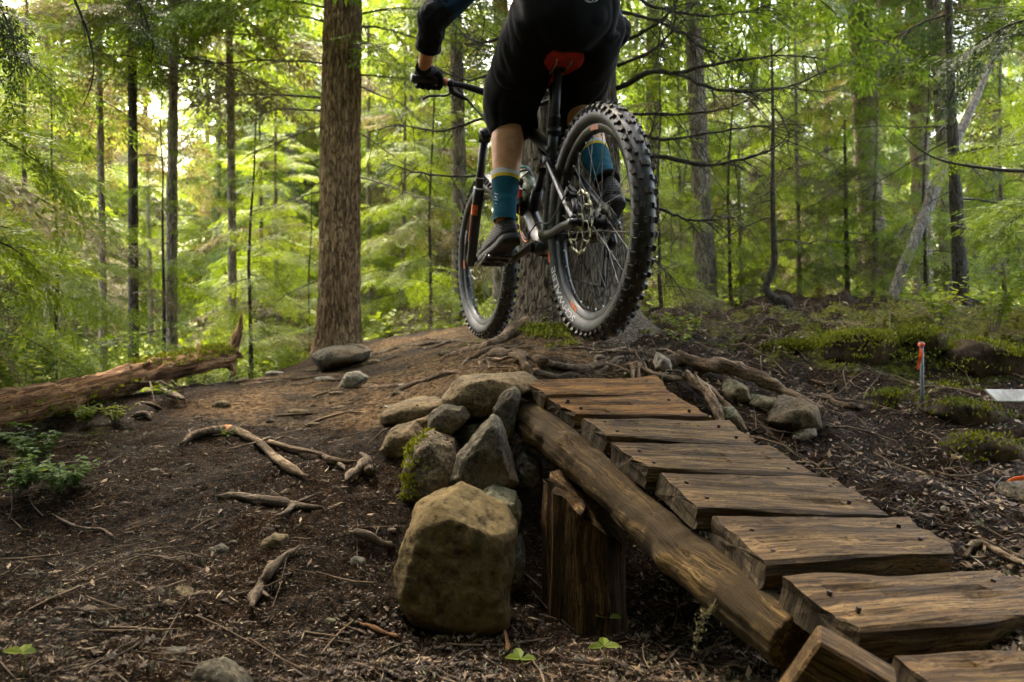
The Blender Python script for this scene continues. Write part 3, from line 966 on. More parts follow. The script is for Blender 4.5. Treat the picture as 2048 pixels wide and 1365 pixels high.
# ------------------------------------------------------------------ foliage templates
def spray(L, ns, nl, ll, lw, rg, droop=.25):
    """one flat frond of a hemlock: twigs either side of a stalk, narrow leaflets either side of each twig"""
    K = []
    def kite(b, d, l, w_, tilt):
        s = np.array([-d[1], d[0], 0.0]); s = nrm(s + np.array([0, 0, tilt]))
        K.append([b, b + d * l * .45 + s * w_, b + d * l, b + d * l * .45 - s * w_])
    def leaves(b, d, ln, n):
        for j in range(n):
            s = (j + .5) / n
            p = b + d * ln * s
            for sg in (-1, 1):
                a = sg * math.radians(rg.uniform(35, 58))
                dd = np.array([d[0] * math.cos(a) - d[1] * math.sin(a), d[0] * math.sin(a) + d[1] * math.cos(a), d[2] + rg.uniform(-.25, .2)])
                kite(p, nrm(dd), ll * (1.1 - .45 * s) * rg.uniform(.75, 1.2), lw, rg.uniform(-.6, .6))
        kite(b + d * ln * .93, d, ll, lw * 1.2, 0)
    for i in range(ns):
        t = (i + .4) / ns
        for sg in (-1, 1):
            if rg.rand() < .08: continue
            a = sg * math.radians(rg.uniform(42, 60) - 14 * t)
            d = nrm([math.cos(a), math.sin(a), rg.uniform(-.16, .05)])
            leaves(np.array([t * L, 0, 0]), d, L * .46 * (1 - .72 * t) * rg.uniform(.75, 1.15), max(2, int(nl * (1 - .5 * t) + .5)))
    leaves(np.array([L * .8, 0, 0.]), np.array([1.0, 0, 0]), L * .25, 2)
    K = np.array(K)
    K[..., 2] -= droop * (K[..., 0] / L) ** 2 * L
    return K
def xfk(K, R, t, s=1.0):
    return (K * s) @ np.asarray(R).T + np.asarray(t)

def branch_tpl(L, nsp, sp, rg, up=.15, droop=.35, bare=.12, tw=.010):
    """a bough: wood tube and fronds; grows along +x"""
    t = np.linspace(0, 1, 7)
    ax = np.stack([t * L, np.sin(t * 3 + rg.rand() * 6) * .04 * L, up * t * L - droop * t ** 2 * L], -1)
    wood = [tube(ax, np.interp(t, [0, 1], [tw, .002]), n=4, cap=False)]
    K = []
    for i in range(nsp):
        s = bare + (1 - bare) * (i + rg.rand() * .6) / nsp
        p = np.array([np.interp(s, t, ax[:, k]) for k in range(3)])
        sg = -1 if i % 2 else 1
        a = sg * math.radians(rg.uniform(38, 66))
        sc = (1.0 - .55 * s) * rg.uniform(.75, 1.2) * L / 1.5
        Rm = rot('Z', math.degrees(a)) @ rot('Y', rg.uniform(0, 30)) @ rot('X', rg.uniform(-25, 25))
        K.append(xfk(sp[rg.randint(len(sp))], Rm, p, sc * 1.5))
    K.append(xfk(sp[0], rot('Y', 35), ax[-2], .55 * L / 1.5 * 1.5))
    return np.concatenate(K), wood

def dead_tpl(L, nt, rg, up=.1, droop=.3, tw=.011, fine=5):
    t = np.linspace(0, 1, 9)
    ax = np.stack([t * L, np.cumsum(rg.uniform(-.03, .03, 9)) * L, up * t * L - droop * t ** 2 * L + np.cumsum(rg.uniform(-.015, .015, 9)) * L], -1)
    out = [tube(ax, np.interp(t, [0, 1], [tw, .0018]), n=5, cap=False)]
    for i in range(nt):
        s = .15 + .8 * rg.rand()
        p = np.array([np.interp(s, t, ax[:, k]) for k in range(3)])
        a = rg.choice([-1, 1]) * math.radians(rg.uniform(30, 75))
        l2 = L * rg.uniform(.15, .42) * (1.1 - .7 * s)
        d = nrm([math.cos(a), math.sin(a), rg.uniform(-.5, .25)])
        q = cr([p, p + d * l2 * .5 + np.array([0, 0, rg.uniform(-.03, .03)]), p + d * l2 - np.array([0, 0, l2 * .25])], 5)
        out.append(tube(q, np.linspace(tw * .4, .0012, 5), n=3, cap=False))
        for _ in range(fine):
            k = rg.randint(1, 5)
            d2 = nrm(d + rg.uniform(-.9, .9, 3))
            l3 = l2 * rg.uniform(.2, .5)
            out.append(tube([q[k], q[k] + d2 * l3 * .5, q[k] + d2 * l3 - np.array([0, 0, l3 * .2])], [.002, .0015, .0008], n=3, cap=False))
    return out

rg = np.random.RandomState(4)
SP_F = [spray(.45, 7, 4, .055, .0075, rg, .25) for _ in range(4)]       # fine fronds, near trees
SP_C = [spray(.45, 5, 3, .085, .014, rg, .28) for _ in range(4)]        # coarser fronds, far trees
BR_F = [branch_tpl(1.5, 15, SP_F, rg, rg.uniform(.0, .25), rg.uniform(.25, .5)) for _ in range(4)]
BR_C = [branch_tpl(1.5, 13, SP_C, rg, rg.uniform(.0, .25), rg.uniform(.25, .5)) for _ in range(4)]
DEAD = [dead_tpl(1.3, 12, rg, rg.uniform(-.05, .15), rg.uniform(.15, .4)) for _ in range(5)]

def crown_mesh(name, brs, z0, z1, n, l0, l1, rg, mats, dead=0, dz=(0, 0), dl=1.0, lean=0.0):
    """boughs all round a trunk from z0 to z1; dead ones below. One mesh for the live crown, one for the bare limbs"""
    mb = MB()
    for i in range(n):
        s = (i + rg.rand()) / n
        z = z0 + (z1 - z0) * s ** .95
        L = (l0 + (l1 - l0) * s) * rg.uniform(.65, 1.2)
        K, wood = brs[rg.randint(len(brs))]
        R = rot('Z', i * 137.5 + rg.uniform(-30, 30)) @ rot('Y', rg.uniform(-12, 22) - 20 * s) @ rot('X', rg.uniform(-18, 18))
        k = xfk(K, R, (0, 0, z), L / 1.5)
        mb.add(k.reshape(-1, 3), np.arange(len(k) * 4).reshape(-1, 4), m=2 if (rg.rand() < .16 * (1.4 - s)) else 0)
        for wv in wood: mb.add((wv[0] * (L / 1.5)) @ R.T + np.array([0, 0, z]), wv[1], m=1)
    me = mb.mesh(name, mats, smooth=False)
    dm = None
    if dead:
        mb = MB()
        for i in range(dead):
            z = rg.uniform(*dz)
            R = rot('Z', rg.uniform(0, 360)) @ rot('Y', rg.uniform(-15, 25)) @ rot('X', rg.uniform(-60, 60))
            s = dl * rg.uniform(.5, 1.2)
            for wv in DEAD[rg.randint(len(DEAD))]: mb.add((wv[0] * s) @ R.T + np.array([0, 0, z]), wv[1])
        dm = mb.mesh('dead_limbs', M['deadwood'], smooth=True)
    return me, dm

NM = [M['needle'], M['darkwood'], M['dry']]
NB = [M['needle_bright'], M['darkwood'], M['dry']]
ND = [M['needle_dark'], M['darkwood']]
rg = np.random.RandomState(21)
CR = {
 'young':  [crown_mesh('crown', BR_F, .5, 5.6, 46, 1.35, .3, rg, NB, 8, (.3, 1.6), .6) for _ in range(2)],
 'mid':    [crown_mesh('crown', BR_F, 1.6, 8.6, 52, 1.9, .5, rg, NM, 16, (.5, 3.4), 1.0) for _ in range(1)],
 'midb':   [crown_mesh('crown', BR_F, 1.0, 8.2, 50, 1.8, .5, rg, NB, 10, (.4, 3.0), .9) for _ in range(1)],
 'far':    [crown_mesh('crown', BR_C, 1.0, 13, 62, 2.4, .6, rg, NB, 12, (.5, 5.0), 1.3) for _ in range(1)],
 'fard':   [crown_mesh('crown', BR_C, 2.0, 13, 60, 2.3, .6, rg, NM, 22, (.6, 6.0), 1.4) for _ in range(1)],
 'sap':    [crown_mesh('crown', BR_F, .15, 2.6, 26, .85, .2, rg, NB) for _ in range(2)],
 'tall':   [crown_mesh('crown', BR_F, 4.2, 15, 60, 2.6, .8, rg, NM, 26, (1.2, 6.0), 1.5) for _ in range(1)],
}
# plain tapered trunks to share
def trunk_mesh(h, r, mat_, seed, n=9):
    k = 14
    z = np.linspace(-.3, h, k)
    rg = np.random.RandomState(seed)
    p = np.stack([np.cumsum(rg.uniform(-.02, .02, k)), np.cumsum(rg.uniform(-.02, .02, k)), z], -1)
    p[:, :2] -= p[1, :2]
    mb = MB(); mb.add(*tube(p, np.interp(z, [-.3, 0, .4, h], [r * 1.4, r * 1.25, r, r * .25]), n=n, noise=.1, nscale=4, seed=seed, cap=False))
    return mb.mesh('trunk', mat_)
TR = {'young': trunk_mesh(6, .040, M['bark_far'], 1), 'mid': trunk_mesh(10, .085, M['bark_far'], 2), 'midb': trunk_mesh(10, .08, M['bark_far'], 7), 'far': trunk_mesh(15, .14, M['bark_far'], 3),
      'fard': trunk_mesh(15, .15, M['bark_far'], 4), 'sap': trunk_mesh(2.8, .018, M['bark_dark'], 5), 'tall': trunk_mesh(17, .19, M['bark_grey'], 6)}
_ti = [0]
def link(name, me, parent):
    o = bpy.data.objects.new(name, me)
    COL.objects.link(o)
    o.parent = parent
    return o
def tree(kind, x, y, label, rz=None, s=1.0, group=None, trunk=True, name='hemlock_tree', dead=True, z=None, crown=True, lean=(0, 0)):
    _ti[0] += 1
    r = random.Random(_ti[0] * 7 + 1)
    o = empty(name, (x, y, (g1(x, y) if z is None else z) - .03), label, 'tree', group)
    o.rotation_euler = (lean[0], lean[1], r.uniform(0, 6.28) if rz is None else rz)
    o.scale = (s, s, s * r.uniform(.92, 1.1))
    me, dm = CR[kind][_ti[0] % len(CR[kind])]
    if trunk: link('trunk', TR[kind], o)
    if crown: link('crown', me, o)
    if dm is not None and dead: link('dead_limbs', dm, o)
    return o

# ------------------------------------------------------------------ the two great firs and the trees one can pick out
def big_trunk(path, Y, seed, mat_, amp, flare=None, n=120, k=260, ytop=None):
    """furrowed trunk following measured centres and widths: path of (px, py, width px)"""
    pts = np.array([np.append(P(a, b, Y), c / F * Y / 2) for a, b, c in path])
    pts = pts[np.argsort(pts[:, 2])]
    top = pts[-1].copy(); dv = pts[-1] - pts[-2]; dv = dv / max(dv[2], .1)
    top2 = top + dv * 5.0; top2[3] = top[3] * .62; pts = np.vstack([pts, top2])
    b = pts[0].copy(); b[2] -= .35; b[3] *= 1.12; pts = np.vstack([b, pts])
    zz = np.concatenate([np.linspace(pts[0, 2], pts[-2, 2], k), np.linspace(pts[-2, 2], pts[-1, 2], 24)[1:]])
    q = np.stack([np.interp(zz, pts[:, 2], pts[:, i]) for i in range(4)], -1)
    q[:, 3] = np.convolve(np.pad(q[:, 3], 6, 'edge'), np.ones(13) / 13, 'valid')
    V, qd, tr = tube(q[:, :3], q[:, 3], n=n, cap=False, ref=(1, 0, 0))
    C = np.repeat(q[:, :3], n, 0)
    D = V - C; R = np.linalg.norm(D, axis=1, keepdims=True); U = D / R
    th = np.arctan2(U[:, 1], U[:, 0])
    r0 = q[:, 3].max()
    w3 = np.stack([np.cos(th) * r0, np.sin(th) * r0, V[:, 2] * .16], -1)
    wob = fbm(V * np.array([1, 1, .6]) * 5, 2, seed + 3)[:, None] * .02
    f1 = 1 - np.abs(vnoise((w3 + wob) * 36, seed)) * 2.2
    f2 = 1 - np.abs(vnoise((w3 + wob) * np.array([75, 75, 90]) + 9, seed + 1)) * 2
    plate = vnoise(np.stack([np.cos(th) * r0 * 30, np.sin(th) * r0 * 30, V[:, 2] * 9], -1), seed + 2)
    h = -np.clip(f1, 0, 1) ** 2 * 1.0 - np.clip(f2, 0, 1) * .3 + plate * .35
    V = V + U * (h * amp)[:, None]
    if flare:
        z0 = pts[1, 2]
        for ang, wd, ext, hh in flare:
            dd = np.angle(np.exp(1j * (th - math.radians(ang))))
            g = np.exp(-(dd / math.radians(wd)) ** 2) * np.exp(-np.maximum(V[:, 2] - z0 + .05, 0) / hh)
            V = V + U * (g * ext)[:, None]
    mb = MB(); mb.add(V, qd)
    return mb, q

def put_branch(parent, tpl, p, az, L, pitch=0, roll=0, live=True, mats=None, name='bough'):
    R = rot('Z', az) @ rot('Y', -pitch) @ rot('X', roll)
    mb = MB()
    if live:
        K, wood = tpl
        k = xfk(K, R, p, L / 1.5)
        mb.add(k.reshape(-1, 3), np.arange(len(k) * 4).reshape(-1, 4), m=0)
        for wv in wood: mb.add((wv[0] * (L / 1.5)) @ R.T + p, wv[1], m=1)
        return mb.build(name, mats or NM, parent, smooth=False)
    for wv in tpl: mb.add((wv[0] * (L / 1.3)) @ R.T + p, wv[1])
    return mb.build(name, mats or M['deadwood'], parent)

# left fir
LF_Y = 7.5
lf = empty('fir_tree', P(678, 695, LF_Y), 'thick straight fir with furrowed reddish bark left of the rider', 'tree')
mb, q = big_trunk([(677, 700, 94), (678, 660, 88), (679, 560, 84), (680, 400, 82), (682, 200, 80), (686, 0, 76), (690, -200, 72)], LF_Y, 3, M['bark_red'], .016, [(200, 30, .05, .12), (300, 30, .05, .12), (350, 25, .05, .12)])
mb.build('trunk', M['bark_red'], lf)
rg = np.random.RandomState(8)
for (px, py, az, L, pitch) in ((650, 205, 185, 1.4, -5), (648, 215, 215, 1.1, -10), (648, 380, 200, .8, -20), (655, 128, 178, 1.5, 4), (652, 255, 170, 1.2, -12), (705, 150, -10, 1.1, 0), (712, 175, -35, 1.0, -10), (712, 350, -30, 1.0, -10), (708, 60, 10, 1.4, 0), (712, 260, 5, .9, -25), (650, 560, 205, .7, -30), (650, 40, 205, 1.2, 10), (706, 100, -60, 1.0, 5)):
    p = P(px, py, LF_Y - .05 + .1 * (az > 0))
    put_branch(lf, DEAD[rg.randint(5)], p, az, L * 1.15, pitch, rg.uniform(-60, 60), False, M['deadwood'], 'dead_limb')
for (px, py, az, L, pitch) in ((650, -40, 190, 2.0, -5), (655, 20, 200, 1.6, 0), (700, 30, -15, 1.7, 0), (660, -120, 230, 2.2, -8), (706, 90, -50, 1.1, -10), (690, -60, -70, 1.5, -10), (655, -160, 180, 2.4, -10)):
    put_branch(lf, BR_F[rg.randint(4)], P(px, py, LF_Y), az, L, pitch, rg.uniform(-15, 15), True, NB)
for k in range(12):
    z = 6 + k * .55
    put_branch(lf, BR_F[k % 4], np.array([P(690, 0, LF_Y)[0], LF_Y, z]), k * 137, 2.2 - .08 * k, -5, 0, True, NM)

# centre fir behind the ramp
CF_Y = 4.75
cf = empty('fir_tree', P(1145, 655, CF_Y), 'massive grey barked fir with mossy foot and spreading roots behind the rear wheel', 'tree')
mb, q = big_trunk([(1152, 668, 265), (1150, 640, 236), (1146, 560, 218), (1142, 420, 204), (1138, 250, 196), (1132, 0, 186), (1128, -200, 178)], CF_Y, 9, M['bark_grey'], .018, [(200, 28, .22, .10), (240, 22, .16, .1), (290, 24, .2, .12), (330, 22, .22, .10), (0, 25, .16, .10)])
mb.build('trunk', M['bark_grey'], cf)
LIMBS = [
 [(1235,180,4.7),(1300,144,4.5),(1357,148,4.4),(1400,134,4.35),(1470,122,4.3),(1560,112,4.3),(1660,118,4.3)],
 [(1357,148,4.4),(1410,172,4.3),(1470,182,4.3),(1520,184,4.3),(1600,166,4.35),(1690,125,4.4)],
 [(1240,230,4.7),(1300,229,4.5),(1380,228,4.4),(1450,218,4.4),(1510,200,4.4)],
 [(1240,262,4.7),(1300,274,4.5),(1340,280,4.4),(1420,266,4.35),(1500,255,4.3),(1580,248,4.3)],
 [(1245,300,4.7),(1320,314,4.5),(1400,329,4.4),(1460,324,4.3),(1530,306,4.3),(1590,262,4.3)],
 [(1245,400,4.75),(1325,420,4.6),(1370,437,4.5),(1430,441,4.45),(1500,428,4.4)],
 [(1235,90,4.7),(1290,62,4.5),(1335,30,4.4),(1360,-10,4.4),(1375,-60,4.4)],
 [(1230,20,4.7),(1290,34,4.5),(1350,58,4.4),(1410,98,4.35),(1450,118,4.3)],
 [(1235,130,4.7),(1300,105,4.5),(1345,60,4.45),(1352,5,4.4)],
 [(1230,-30,4.7),(1300,10,4.5),(1380,28,4.4),(1460,30,4.35),(1540,10,4.3)],
 [(1040,160,4.7),(990,148,4.8),(930,160,4.9),(880,140,5.0),(840,120,5.1)],
 [(1035,240,4.7),(960,240,4.8),(880,262,4.9),(800,250,5.1),(740,265,5.2)],
 [(1038,330,4.7),(960,352,4.8),(860,350,4.9),(780,330,5.1)],
 [(1040,60,4.7),(970,85,4.7),(930,70,4.8),(900,40,4.9)],
 [(1245,500,4.75),(1300,515,4.7),(1340,550,4.6)],
]
for k, L in enumerate(LIMBS):
    pts = cr([P(*a) for a in L], 22)
    r0 = .016 if k in (0, 4) else .011
    mb = MB(); rg = np.random.RandomState(90 + k)
    pts = pts + rg.uniform(-.006, .006, pts.shape)
    mb.add(*tube(pts, np.linspace(r0, .003, 22), n=7, noise=.35, nscale=40, seed=k))
    for _ in range(26):                       # hanging twigs
        i = rg.randint(4, 21)
        d = nrm(nrm(pts[min(i + 1, 21)] - pts[i - 1]) * rg.uniform(.2, 1) + rg.uniform(-.8, .8, 3) + np.array([0, 0, -.25]))
        l = rg.uniform(.08, .34)
        c = cr([pts[i], pts[i] + d * l * .5, pts[i] + d * l + np.array([0, 0, -.25 * l])], 5)
        mb.add(*tube(c, np.linspace(.0035, .001, 5), n=3, cap=False))
        for _ in range(3):
            j = rg.randint(1, 5); d2 = nrm(d + rg.uniform(-.9, .9, 3))
            mb.add(*tube([c[j], c[j] + d2 * l * .25, c[j] + d2 * l * .4 - np.array([0, 0, .1 * l])], [.0016, .0012, .0007], n=3, cap=False))
    mb.build('limb', M['darkwood'], cf)
for k in range(14):
    put_branch(cf, BR_F[k % 4], np.array([P(1130, 0, CF_Y)[0], CF_Y, 3.6 + k * .6]), k * 137 + 20, 2.3 - .06 * k, -5, 0, True, NM)
for par_, z_, s_ in ((cf, 0, 1.15), (lf, .5, 1.0)):  # extra unseen crowns added overhead to shade the ramp and foreground
    for kk in range(2):
        me_, dm_ = CR['tall'][0]
        c_ = link('crown', me_, par_); c_.location.z = z_ + kk * .6; c_.scale = (s_, s_, s_); c_.rotation_euler.z = kk * 1.1 + z_
# moss cushion and sprigs at its foot are laid later

# slimmer trees that can be told apart
def slim(path, Y, label, bark, crown=None, cs=1.0, seed=1, n=18, name='hemlock_tree', dead=6, deadrange=(.3, 3), top=7.0, dl=.8, crownz=0):
    pts = np.array([np.append(P(a, b, Y), c / F * Y / 2) for a, b, c in path])
    pts = pts[np.argsort(pts[:, 2])]
    base = pts[0].copy()
    gzz = g1(base[0], base[1])
    if base[2] > gzz: pts = np.vstack([[base[0], base[1], gzz - .1, base[3] * 1.1], pts])
    dv = (pts[-1] - pts[-2]); dv /= max(dv[2], .05)
    tp = pts[-1] + dv * max(top - (pts[-1, 2]), .3); tp[3] = pts[-1, 3] * .4
    if top > 0: pts = np.vstack([pts, tp])
    k = 60
    q = cr(pts, k) if len(pts) > 2 else cr(pts, k)
    o = empty(name, (pts[0, 0], pts[0, 1], gzz), label, 'tree')
    mb = MB(); mb.add(*tube(q[:, :3], np.maximum(q[:, 3], .004), n=n, noise=.12, nscale=9, seed=seed, cap=True, ref=(1, 0, 0)))
    mb.build('trunk', bark, o)
    if crown:
        me, dm = CR[crown][seed % len(CR[crown])]
        c = link('crown', me, o); c.scale = (cs, cs, cs); c.rotation_euler.z = seed * 1.3; c.location.z = crownz
    rgs = np.random.RandomState(seed + 100)
    for _ in range(dead):
        z = rgs.uniform(*deadrange) + gzz
        i = np.argmin(np.abs(q[:, 2] - z))
        put_branch(o, DEAD[rgs.randint(5)], q[i, :3], rgs.uniform(0, 360), dl * rgs.uniform(.5, 1.2), rgs.uniform(-25, 10), rgs.uniform(-60, 60), False, M['deadwood'] if bark is not M['bark_dark'] else M['darkwood'], 'dead_limb')
    return o
slim([(207, 740, 17), (206, 600, 15), (203, 400, 13), (199, 150, 11), (197, 0, 10)], 8.8, 'thin grey trunk, leftmost of the slender trees behind the fallen log', M['bark_far'], 'mid', .8, 1, crownz=1.9)
slim([(268, 745, 21), (267, 600, 19), (266, 350, 18), (264, 100, 16), (262, 0, 15)], 8.4, 'slender dark trunk second from the left behind the fallen log', M['bark_dark'], 'mid', .8, 2, crownz=2.2)
slim([(343, 745, 26), (343, 600, 23), (344, 400, 21), (346, 200, 18), (348, 0, 16)], 8.0, 'pale brown trunk standing right above the middle of the fallen log', M['bark_far'], 'midb', .8, 3, crownz=2.4)
slim([(466, 730, 19), (465, 600, 17), (463, 350, 16), (459, 100, 14), (457, 0, 13)], 8.8, 'grey trunk rising behind the broken snag end of the fallen log', M['bark_far'], 'mid', .8, 4, crownz=2.2)
slim([(303, 745, 11), (301, 600, 9), (297, 450, 8), (294, 300, 6)], 12.8, 'very thin bare trunk between the dark and the pale brown trunks', M['bark_far'], None, 1, 5, top=4.2)
slim([(230, 745, 11), (227, 600, 10), (222, 450, 8), (219, 300, 7)], 14, 'very thin trunk close right of the leftmost slender tree', M['bark_far'], 'young', 1, 6, top=5)
slim([(527, 740, 9), (525, 600, 8), (523, 480, 7), (520, 300, 5)], 10.5, 'thin upright sapling stem left of the thick red fir', M['bark_dark'], 'young', .8, 7, top=3.5)
slim([(741, 705, 14), (740, 560, 12), (738, 400, 10), (737, 200, 8)], 11.5, 'thin trunk just right of the thick red fir', M['bark_far'], 'young', 1, 8, top=6)
slim([(918, 665, 32), (918, 500, 29), (917, 300, 28), (913, 100, 26), (910, 0, 25)], 9.2, 'grey fir trunk right behind the front wheel', M['bark_far'], 'tall', .8, 9, dead=10, deadrange=(.6, 3.6), name='fir_tree')
slim([(1006, 640, 40), (1004, 200, 34), (1002, 50, 32), (1000, 0, 31)], 10.5, 'grey trunk mostly hidden behind the shorts, seen beside the raised arm', M['bark_far'], 'tall', .8, 10, dead=5, deadrange=(1, 4), name='fir_tree')
slim([(1418, 640, 48), (1412, 560, 42), (1406, 440, 39), (1400, 300, 36), (1393, 180, 34), (1385, 0, 30)], 8.8, 'brown trunk between the rear wheel and the crooked sapling', M['bark_far'], 'tall', .8, 11, dead=10, deadrange=(.4, 3.6), name='fir_tree')
slim([(1572, 610, 30), (1556, 602, 22), (1538, 588, 17), (1533, 572, 15), (1541, 550, 13), (1549, 520, 12), (1547, 470, 11), (1545, 380, 9), (1546, 260, 7), (1544, 140, 5)], 6.6, 'dark crooked sapling with a swept base on the crest of the mound', M['bark_dark'], None, 1, 12, dead=9, deadrange=(.2, 2.0), top=3.4, dl=.9)
slim([(1760, 640, 58), (1748, 480, 50), (1738, 390, 47), (1729, 250, 44), (1722, 100, 42), (1716, 0, 40)], 9.6, 'broad pale brown trunk rising out of bright sapling foliage on the right', M['bark_far'], 'tall', .8, 13, dead=5, deadrange=(1, 4), name='fir_tree')
slim([(1848, 640, 42), (1842, 400, 36), (1836, 200, 33), (1828, 0, 30)], 10.4, 'grey trunk right of the broad pale brown trunk', M['bark_far'], 'tall', .8, 14, dead=9, deadrange=(.5, 4), name='fir_tree')
slim([(1900, 640, 36), (1893, 400, 32), (1884, 200, 29), (1868, 30, 26), (1862, -40, 25)], 9.0, 'grey trunk crossing behind the top of the leaning dead stem', M['bark_far'], 'mid', .9, 15, dead=10, deadrange=(.4, 3.4), crownz=1.4)
slim([(1928, 660, 40), (1924, 600, 33), (1918, 500, 28), (1912, 400, 24), (1908, 320, 21), (1902, 200, 18), (1898, 60, 14)], 6.8, 'dark rough trunk with low crooked limbs at the right edge of the mound', M['bark_dark'], None, 1, 16, dead=16, deadrange=(.15, 2.6), dl=1.3)
slim([(1782, 615, 20), (1790, 580, 19), (1812, 520, 21), (1850, 430, 22), (1880, 350, 23), (1918, 270, 19), (1950, 200, 15), (1985, 120, 10)], 7.2, 'leaning pale dead stem slanting to the right across darker trunks', M['bark_pale'], None, 1, 17, dead=4, deadrange=(.8, 2.4), top=3.6, name='dead_tree')
slim([(1484, 640, 9), (1482, 540, 8), (1480, 440, 7), (1478, 330, 5)], 9.5, 'thin straight sapling left of the crooked one', M['bark_far'], 'sap', 1.2, 18, top=3)
slim([(1696, 620, 10), (1694, 520, 9), (1692, 430, 8), (1690, 300, 6)], 8.4, 'thin dark stem behind the crest between crooked sapling and leaning stem', M['bark_dark'], 'sap', 1.2, 19, top=3)
slim([(1290, 640, 36), (1300, 400, 30), (1305, 300, 28), (1306, 0, 25)], 10.5, 'grey trunk just right of the rear tyre', M['bark_far'], 'tall', .8, 20, dead=9, deadrange=(.5, 4), name='fir_tree')
slim([(1640, 600, 16), (1650, 400, 15), (1655, 200, 13), (1656, 0, 12)], 12, 'slender trunk half lost in foliage left of the broad pale trunk', M['bark_far'], 'midb', 1, 21)
slim([(98, 760, 15), (96, 600, 14), (92, 300, 12), (88, 0, 10)], 11, 'thin trunk behind the bright fronds at the left edge', M['bark_far'], 'midb', 1, 22, crownz=.4)
slim([(585, 735, 14), (585, 600, 13), (586, 400, 11), (587, 200, 9)], 14, 'faint far trunk just left of the thick red fir', M['bark_far'], 'mid', 1, 23)
slim([(828, 690, 12), (826, 560, 11), (824, 400, 10), (822, 200, 9)], 13, 'faint far trunk between the thick red fir and the front wheel', M['bark_far'], 'midb', 1, 24)

# saplings with full bright fronds, near enough to tell apart
for kind, px, Y, s, lab in (
 ('young', -70, 4.9, .62, 'bright green hemlock whose fronds fill the left edge'),
 ('young', 60, 6.6, .75, 'leafy young hemlock behind the left edge fronds'),
 ('young', 560, 10.0, .8, 'bright young hemlock filling the gap left of the thick red fir'),
 ('young', 800, 10.2, .8, 'airy young hemlock right of the thick red fir'),
 ('sap', 860, 8.2, 1.0, 'small sapling left of the front wheel'),
 ('young', 1365, 9.5, .6, 'young hemlock right behind the rear tyre'),
 ('sap', 1320, 7.0, .9, 'small sapling low beside the rear tyre'),
 ('young', 1600, 8.6, .62, 'young hemlock behind the crooked sapling'),
 ('young', 1745, 8.2, .58, 'bright bushy young hemlock covering the foot of the broad pale trunk'),
 ('sap', 1850, 7.4, .9, 'low sapling between the leaning stem and the dark rough trunk'),
 ('young', 2010, 7.6, .6, 'young hemlock behind the dark rough trunk at the right edge'),
 ('young', 2190, 5.2, .72, 'dark hemlock reaching in from the right edge'),
 ('sap', 1460, 9.0, 1.1, 'small bright sapling beyond the mound, right of the brown trunk'),
 ('sap', 500, 8.0, 1.1, 'low bright sapling behind the broken end of the log'),
 ('sap', 330, 7.6, 1.0, 'low bright sapling behind the middle of the fallen log'),
 ('sap', 110, 6.0, .9, 'low sapling just behind the left end of the fallen log'),
 ('sap', 620, 8.8, .8, 'small sapling at the left of the boulder by the red fir'),
):
    x = (px - 1024) / F * Y
    tree(kind, x, Y, lab, s=s, name='young_hemlock' if kind == 'young' else 'sapling')

for px_, y_, k_ in ((575, 15, 'midb'), (610, 18, 'far'), (770, 16, 'midb'), (830, 19, 'far'), (540, 21, 'far'), (740, 23, 'far'), (890, 20, 'far'), (90, 17, 'far'), (160, 20, 'far'), (1990, 15, 'midb')):
    tree(k_, (px_ - 1024) / F * y_, y_, 'distant tall conifer in the depth of the wood', s=1.1, group='far trees of the wood', name='conifer')
# the wood beyond
rgb = np.random.RandomState(77)
placed = []
def free(x, y, d):
    return all((x - a) ** 2 + (y - b) ** 2 > d * d for a, b in placed)
for band, cnt, kinds, dmin in (((11.5, 17), 14, ('mid', 'midb', 'young', 'midb'), 1.6), ((17, 27), 28, ('far', 'fard', 'far'), 2.4), ((27, 46), 40, ('far', 'fard', 'far'), 3.4)):
    made = tries = 0
    while made < cnt and tries < 4000:
        tries += 1
        y = rgb.uniform(*band); x = rgb.uniform(-.72, .72) * y
        if not free(x, y, dmin): continue
        placed.append((x, y)); made += 1
        k = kinds[rgb.randint(len(kinds))]
        left = x < 0
        if left and k == 'fard' and rgb.rand() < .5: k = 'far'
        lab = {0: 'background hemlock with grey trunk and pale green fronds among the far trees', 1: 'distant tall conifer in the depth of the wood'}[0 if y < 17 else 1]
        tree(k, x, y, lab, s=rgb.uniform(.85, 1.2), group='hemlocks in the middle distance' if y < 17 else 'far trees of the wood', name='hemlock_tree' if y < 17 else 'conifer')
